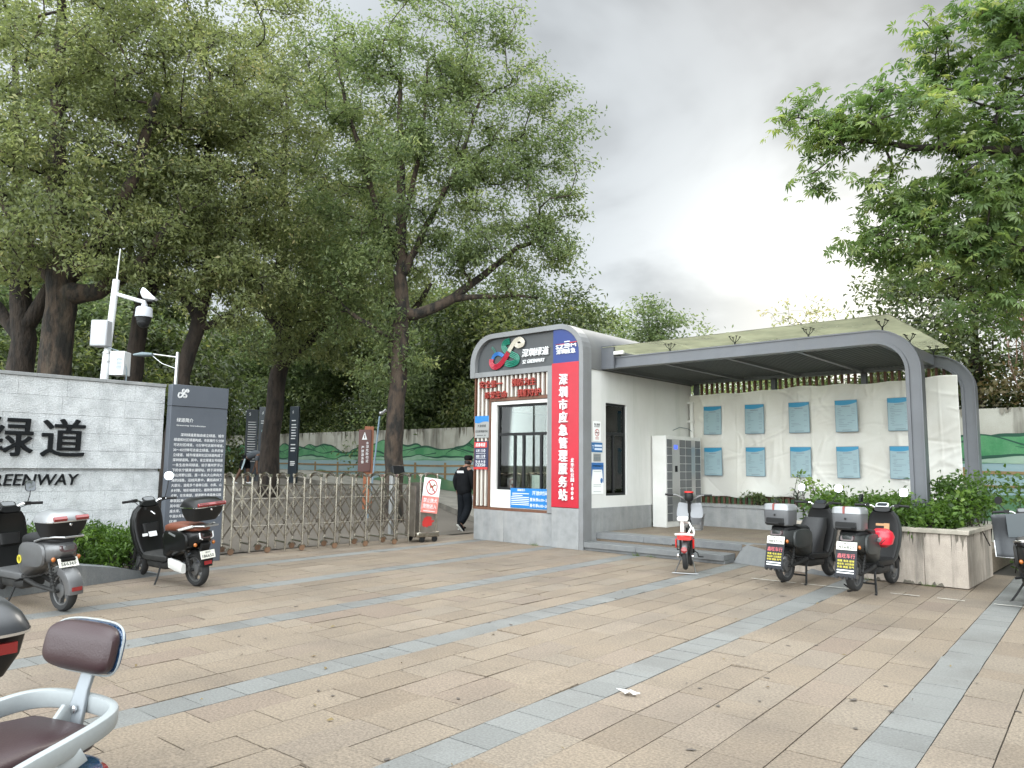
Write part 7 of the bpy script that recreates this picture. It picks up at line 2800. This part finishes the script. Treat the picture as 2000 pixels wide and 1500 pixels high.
def skin_body(name, joints, edges, root, mt, parent):
    """One continuous body surface grown over a posed skeleton."""
    names = list(joints)
    me = bpy.data.meshes.new(name)
    me.from_pydata([tuple(np.asarray(joints[n][0]) - OFF[parent.name]) for n in names], [(names.index(a), names.index(b_)) for a, b_ in edges], [])
    me.materials.append(mt)
    o = bpy.data.objects.new(name, me)
    COL.objects.link(o)
    o.parent = parent
    md = o.modifiers.new('skin', 'SKIN')
    for i, n in enumerate(names):
        r_ = joints[n][1]
        me.skin_vertices[0].data[i].radius = (r_, r_) if np.isscalar(r_) else r_
        me.skin_vertices[0].data[i].use_root = (n == root)
    sb = o.modifiers.new('sub', 'SUBSURF')
    sb.levels = sb.render_levels = 2
    for p in me.polygons:
        p.use_smooth = True
    return o


def person(label, base, Pf, J, skinm, wrap):
    o = thing('person', label, 'person', tuple(base))
    E_ = [('pelvis', 'belly'), ('belly', 'chest'), ('chest', 'neck'), ('neck', 'head'), ('head', 'crown')]
    for s in 'lr':
        E_ += [('chest', s + 'sh'), (s + 'sh', s + 'el'), (s + 'el', s + 'wr'), (s + 'wr', s + 'palm'), ('pelvis', s + 'hip'), (s + 'hip', s + 'kn'), (s + 'kn', s + 'an'), (s + 'an', s + 'toe')]
        w_, p_ = np.asarray(J[s + 'wr'][0]), np.asarray(J[s + 'palm'][0])
        d_ = unit(p_ - w_)
        a_, b_ = frame_of(d_)
        for k, (of, L) in enumerate(((-.030, .062), (-.010, .075), (.010, .072), (.028, .055))):
            J[s + 'f%da' % k] = (p_ + a_ * of + d_ * .012, .0095)
            J[s + 'f%db' % k] = (p_ + a_ * of * 1.1 + d_ * (.012 + L * .55) + b_ * .008, .0085)
            J[s + 'f%dc' % k] = (p_ + a_ * of * 1.0 + d_ * (.005 + L * .9) + b_ * .030, .007)
            E_ += [(s + 'palm', s + 'f%da' % k), (s + 'f%da' % k, s + 'f%db' % k), (s + 'f%db' % k, s + 'f%dc' % k)]
        J[s + 'th'] = ((w_ + p_) / 2 + a_ * -.045 + b_ * .02, .010)
        J[s + 'tht'] = (p_ + a_ * -.055 + b_ * .03 + d_ * .02, .008)
        E_ += [(s + 'palm', s + 'th'), (s + 'th', s + 'tht')]
    skin_body('body', J, E_, 'pelvis', skinm, o)
    return o


def garment(name, rows, m, par, **kw):
    b = MB()
    for rings in rows:
        b.loft(rings)
    return b.build(name, m, par, sharp=60, subsurf=1, **kw)


def limb(pts, radii, up=None, p=2.2, n=12):
    """Rings along a limb for sleeves and trouser legs."""
    out = []
    pts = [np.asarray(q, float) for q in pts]
    for i, q in enumerate(pts):
        d_ = unit(pts[min(i + 1, len(pts) - 1)] - pts[max(i - 1, 0)])
        a_, b_ = frame_of(d_, CAMF)
        rr_ = radii[i] if not np.isscalar(radii[i]) else (radii[i], radii[i])
        out.append(sup(q, a_, b_, rr_[0], rr_[1], p, n))
    return out


# man in black walking past the kiosk (about 1.75 m)
B0 = V(-12.62, 12.50, .03)
FW = unit(CAMR * .72 + CAMF * .69)            # walking direction
RT = np.cross(FW, ZP)                         # his right
K = lambda f_, r_, z: B0 + FW * f_ + RT * r_ + ZP * z
J = dict(pelvis=(K(.02, 0, .93), .12), belly=(K(.03, 0, 1.10), .125), chest=(K(.05, 0, 1.34), .14), neck=(K(.09, .01, 1.49), .055), head=(K(.13, .02, 1.60), .082), crown=(K(.135, .02, 1.69), .07),
         lsh=(K(.04, -.19, 1.42), .06), lel=(K(-.04, -.27, 1.14), .045), lwr=(K(.04, -.27, .90), .03), lpalm=(K(.06, -.27, .83), .032),
         rsh=(K(.05, .19, 1.42), .06), rel=(K(.06, .26, 1.13), .045), rwr=(K(.16, .24, .90), .03), rpalm=(K(.19, .235, .83), .032),
         lhip=(K(.02, -.09, .90), .09), lkn=(K(.05, -.10, .50), .06), lan=(K(.0, -.10, .09), .04), ltoe=(K(.14, -.12, .04), .035),
         rhip=(K(.02, .09, .90), .09), rkn=(K(.10, .10, .50), .06), ran=(K(-.16, .10, .16), .04), rtoe=(K(-.06, .11, .05), .035))
mn = person('man in a black jacket and cap walking beside the kiosk with a bag', B0, K, J, M('skin'), None)
garment('jacket', [[sup(K(.03, 0, .80), RT, FW, .20, .15, 2.4), sup(K(.03, 0, .95), RT, FW, .205, .155, 2.4), sup(K(.02, 0, 1.15), RT, FW, .20, .15, 2.4), sup(K(.04, 0, 1.34), RT, FW, .215, .14, 2.4), sup(K(.05, 0, 1.44), RT, FW, .18, .11, 2.4), sup(K(.08, .0, 1.50), RT, FW, .085, .08, 2.2)],
                   limb([J['lsh'][0] + RT * .03, K(-.0, -.245, 1.28), J['lel'][0], K(.0, -.275, 1.02), J['lwr'][0]], [.082, .075, .068, .06, .05]),
                   limb([J['rsh'][0] - RT * .03, K(.05, .235, 1.28), J['rel'][0], K(.11, .255, 1.02), J['rwr'][0]], [.082, .075, .068, .06, .05])], M('uniform_black'), mn)
garment('trousers', [limb([K(.02, -.085, .95), K(.03, -.09, .75), K(.05, -.10, .52), K(.025, -.10, .30), K(.0, -.10, .075)], [(.12, .13), (.11, .12), (.095, .10), (.09, .095), (.085, .10)]),
                     limb([K(.02, .085, .95), K(.06, .09, .75), K(.10, .10, .52), K(-.03, .10, .32), K(-.16, .10, .14)], [(.12, .13), (.11, .12), (.10, .10), (.095, .095), (.085, .095)])], M('trouser_navy'), mn)
for s_, a_, t_ in (('l', J['lan'][0], J['ltoe'][0]), ('r', J['ran'][0], J['rtoe'][0])):
    d_ = unit(t_ - a_ + ZP * (.035 if s_ == 'l' else .0))
    u_ = unit(np.cross(RT, d_)) if s_ == 'r' else ZP
    side_ = unit(np.cross(d_, u_))
    c = a_ + d_ * .02 - u_ * .03
    sh = garment('shoe', [[sup(c + d_ * x, side_, u_, w_, h_, 2.6, 12) for x, w_, h_ in ((-.07, .03, .03), (-.05, .042, .05), (.04, .046, .045), (.13, .048, .03), (.18, .03, .018))]], M('uniform_black'), mn)
    garment('sole', [[sup(c + d_ * x - u_ * .047, side_, u_, w_, .012, 3, 12) for x, w_ in ((-.075, .03), (-.05, .044), (.04, .046), (.13, .05), (.188, .03))]], M('white_paint'), sh)
garment('hair', [[sup(K(.115, .02, 1.52), RT, FW, .062, .072, 2.3), sup(K(.11, .02, 1.57), RT, FW, .078, .088, 2.3), sup(K(.115, .02, 1.63), RT, FW, .084, .096, 2.3)]], M('hair_black'), mn)
cp_ = garment('cap', [[sup(K(.125, .02, 1.615), RT, FW, .092, .108, 2.2), sup(K(.13, .02, 1.68), RT, FW, .096, .11, 2.2), sup(K(.13, .02, 1.735), RT, FW, .088, .10, 2.4), sup(K(.13, .02, 1.75), RT, FW, .06, .07, 2.2)]], M('uniform_black'), mn)
garment('cap_brim', [[sup(K(.20 + x, .02, 1.625 - x * .25), RT, ZP, w_, .006, 2.2, 12) for x, w_ in ((0, .085), (.05, .075), (.085, .035))]], M('uniform_black'), cp_)
b = MB()
for s_ in (-1, 1):
    b.ell(K(.135, .02 + s_ * .083, 1.595), (.018, .018, .03), 8, 6)
b.ell(K(.222, .02, 1.585), (.014, .014, .02), 8, 6)
b.build('ear', M('skin'), mn)
b = MB()
bk = K(-.105, 0, 1.355)
ub = unit(ZP - FW * .18)
b.grid([[bk + RT * x + ub * z_ - FW * (.012 - .9 * x * x) for z_ in (-.028, .028)] for x in np.linspace(-.125, .125, 9)])
b.build('back_label', M('letter_white'), mn)
bt_ = thing('water_bottle', 'clear plastic bottle in the right hand of the man in black', 'bottle', tuple(K(.20, .15, .66)))
b = MB()
b.lathe([(.02, 0), (.032, .01), (.033, .13), (.026, .17), (.012, .20), (.012, .23)], K(.13, .13, .62), unit(V(.25, .2, 1)), 14)
b.build('bottle', mat('bottle_clear', (.42, .45, .46), .12, coat=.6), bt_)
bg = thing('black_bag', 'black carrier bag hanging from the right hand of the man in black', 'bag', tuple(K(.30, .24, .4)))
b = MB()
b.loft([sup(K(.32, .25, .40), FW, RT, .10, .05, 2.4), sup(K(.32, .25, .46), FW, RT, .155, .08, 2.4), sup(K(.30, .25, .60), FW, RT, .15, .075, 2.4), sup(K(.26, .245, .74), FW, RT, .08, .04, 2.4), sup(K(.21, .24, .82), FW, RT, .025, .015, 2.4)])
b.build('bag', M('uniform_black'), bg, subsurf=1, sharp=60)

# man bending over beyond the gate
DB = 26.0
SCB = DB / 1456.9
b0 = V(-24.40, 13.09, .80)


def Q(px, py, dd=0.0):
    """Pose given in the picture plane at his distance, then turned into metres about his foot."""
    return b0 + CAMR * ((px - 459) * SCB) + CAMF * dd + ZP * ((946 - py) * SCB)


J = dict(pelvis=(Q(477, 897), .12), belly=(Q(487, 890), .125), chest=(Q(500, 886), .14), neck=(Q(508, 888), .055), head=(Q(512, 890), .085), crown=(Q(516, 893), .075),
         lsh=(Q(503, 890, -.17), .06), lel=(Q(503, 906, -.2), .042), lwr=(Q(504, 919, -.18), .03), lpalm=(Q(504.5, 923, -.18), .034),
         rsh=(Q(501, 889, .17), .06), rel=(Q(494, 905, .2), .042), rwr=(Q(490, 917, .2), .03), rpalm=(Q(489, 921, .2), .034),
         lhip=(Q(476, 899, -.09), .10), lkn=(Q(470, 920, -.10), .062), lan=(Q(459, 941, -.10), .04), ltoe=(Q(462.5, 945, -.10), .035),
         rhip=(Q(477, 899, .09), .10), rkn=(Q(481, 921, .10), .062), ran=(Q(481, 942, .12), .04), rtoe=(Q(486, 945, .12), .035))
m2 = person('person in a grey shirt and black shorts bending over beside the map boards', b0, Q, J, M('skin_dark'), None)
gd = unit(J['chest'][0] - J['pelvis'][0])
gu = np.cross(CAMF, gd)
garment('shirt', [[sup(Q(480, 894), CAMF, gu, .17, .12, 2.4), sup(Q(488, 890), CAMF, gu, .185, .13, 2.4), sup(Q(497, 886.5), CAMF, gu, .21, .14, 2.4), sup(Q(504, 886.5), CAMF, gu, .17, .11, 2.4), sup(Q(507.5, 888), CAMF, gu, .08, .07, 2.4)],
                  limb([J['lsh'][0], Q(503, 897, -.19), Q(503, 901, -.2)], [.08, .07, .068]), limb([J['rsh'][0], Q(499, 896, .19), Q(497, 900, .2)], [.08, .07, .068])], M('shirt_grey'), m2)
sh_ = garment('shorts', [[sup(Q(483, 893), CAMF, gu, .165, .12, 2.4), sup(Q(477, 897), CAMF, gu, .175, .15, 2.4), sup(Q(473, 901), CAMF, gu, .14, .12, 2.4)],
                   limb([Q(477, 898, -.09), Q(474, 908, -.10), Q(471, 918, -.10)], [.12, .105, .09]), limb([Q(477, 898, .09), Q(479, 908, .10), Q(481, 918, .10)], [.12, .105, .09])], M('uniform_black'), m2)
b = MB()
b.grid([[Q(x_ - 1.6, y_, -.215 + .008 * i), Q(x_ + 1.6, y_, -.215 + .008 * i)] for i, (x_, y_) in enumerate(((480, 897), (478, 905), (475.5, 913), (474, 918)))])
b.build('side_stripe', M('stripe_pale'), sh_)
for s_ in 'lr':
    a_, t_ = J[s_ + 'an'][0], J[s_ + 'toe'][0]
    d_ = unit(t_ - a_ + ZP * .05)
    garment('shoe', [[sup(a_ + d_ * x - ZP * .03, np.cross(d_, ZP), ZP, w_, h_, 2.6, 12) for x, w_, h_ in ((-.06, .03, .03), (-.04, .042, .05), (.05, .046, .045), (.16, .04, .025))]], M('letter_white'), m2)
garment('hair', [[sup(Q(509, 886.5), CAMF, ZP, .07, .05, 2.2), sup(Q(512, 888), CAMF, ZP, .095, .095, 2.2), sup(Q(515, 890), CAMF, ZP, .095, .10, 2.2), sup(Q(518, 893), CAMF, ZP, .07, .07, 2.2)]], M('hair_black'), m2)
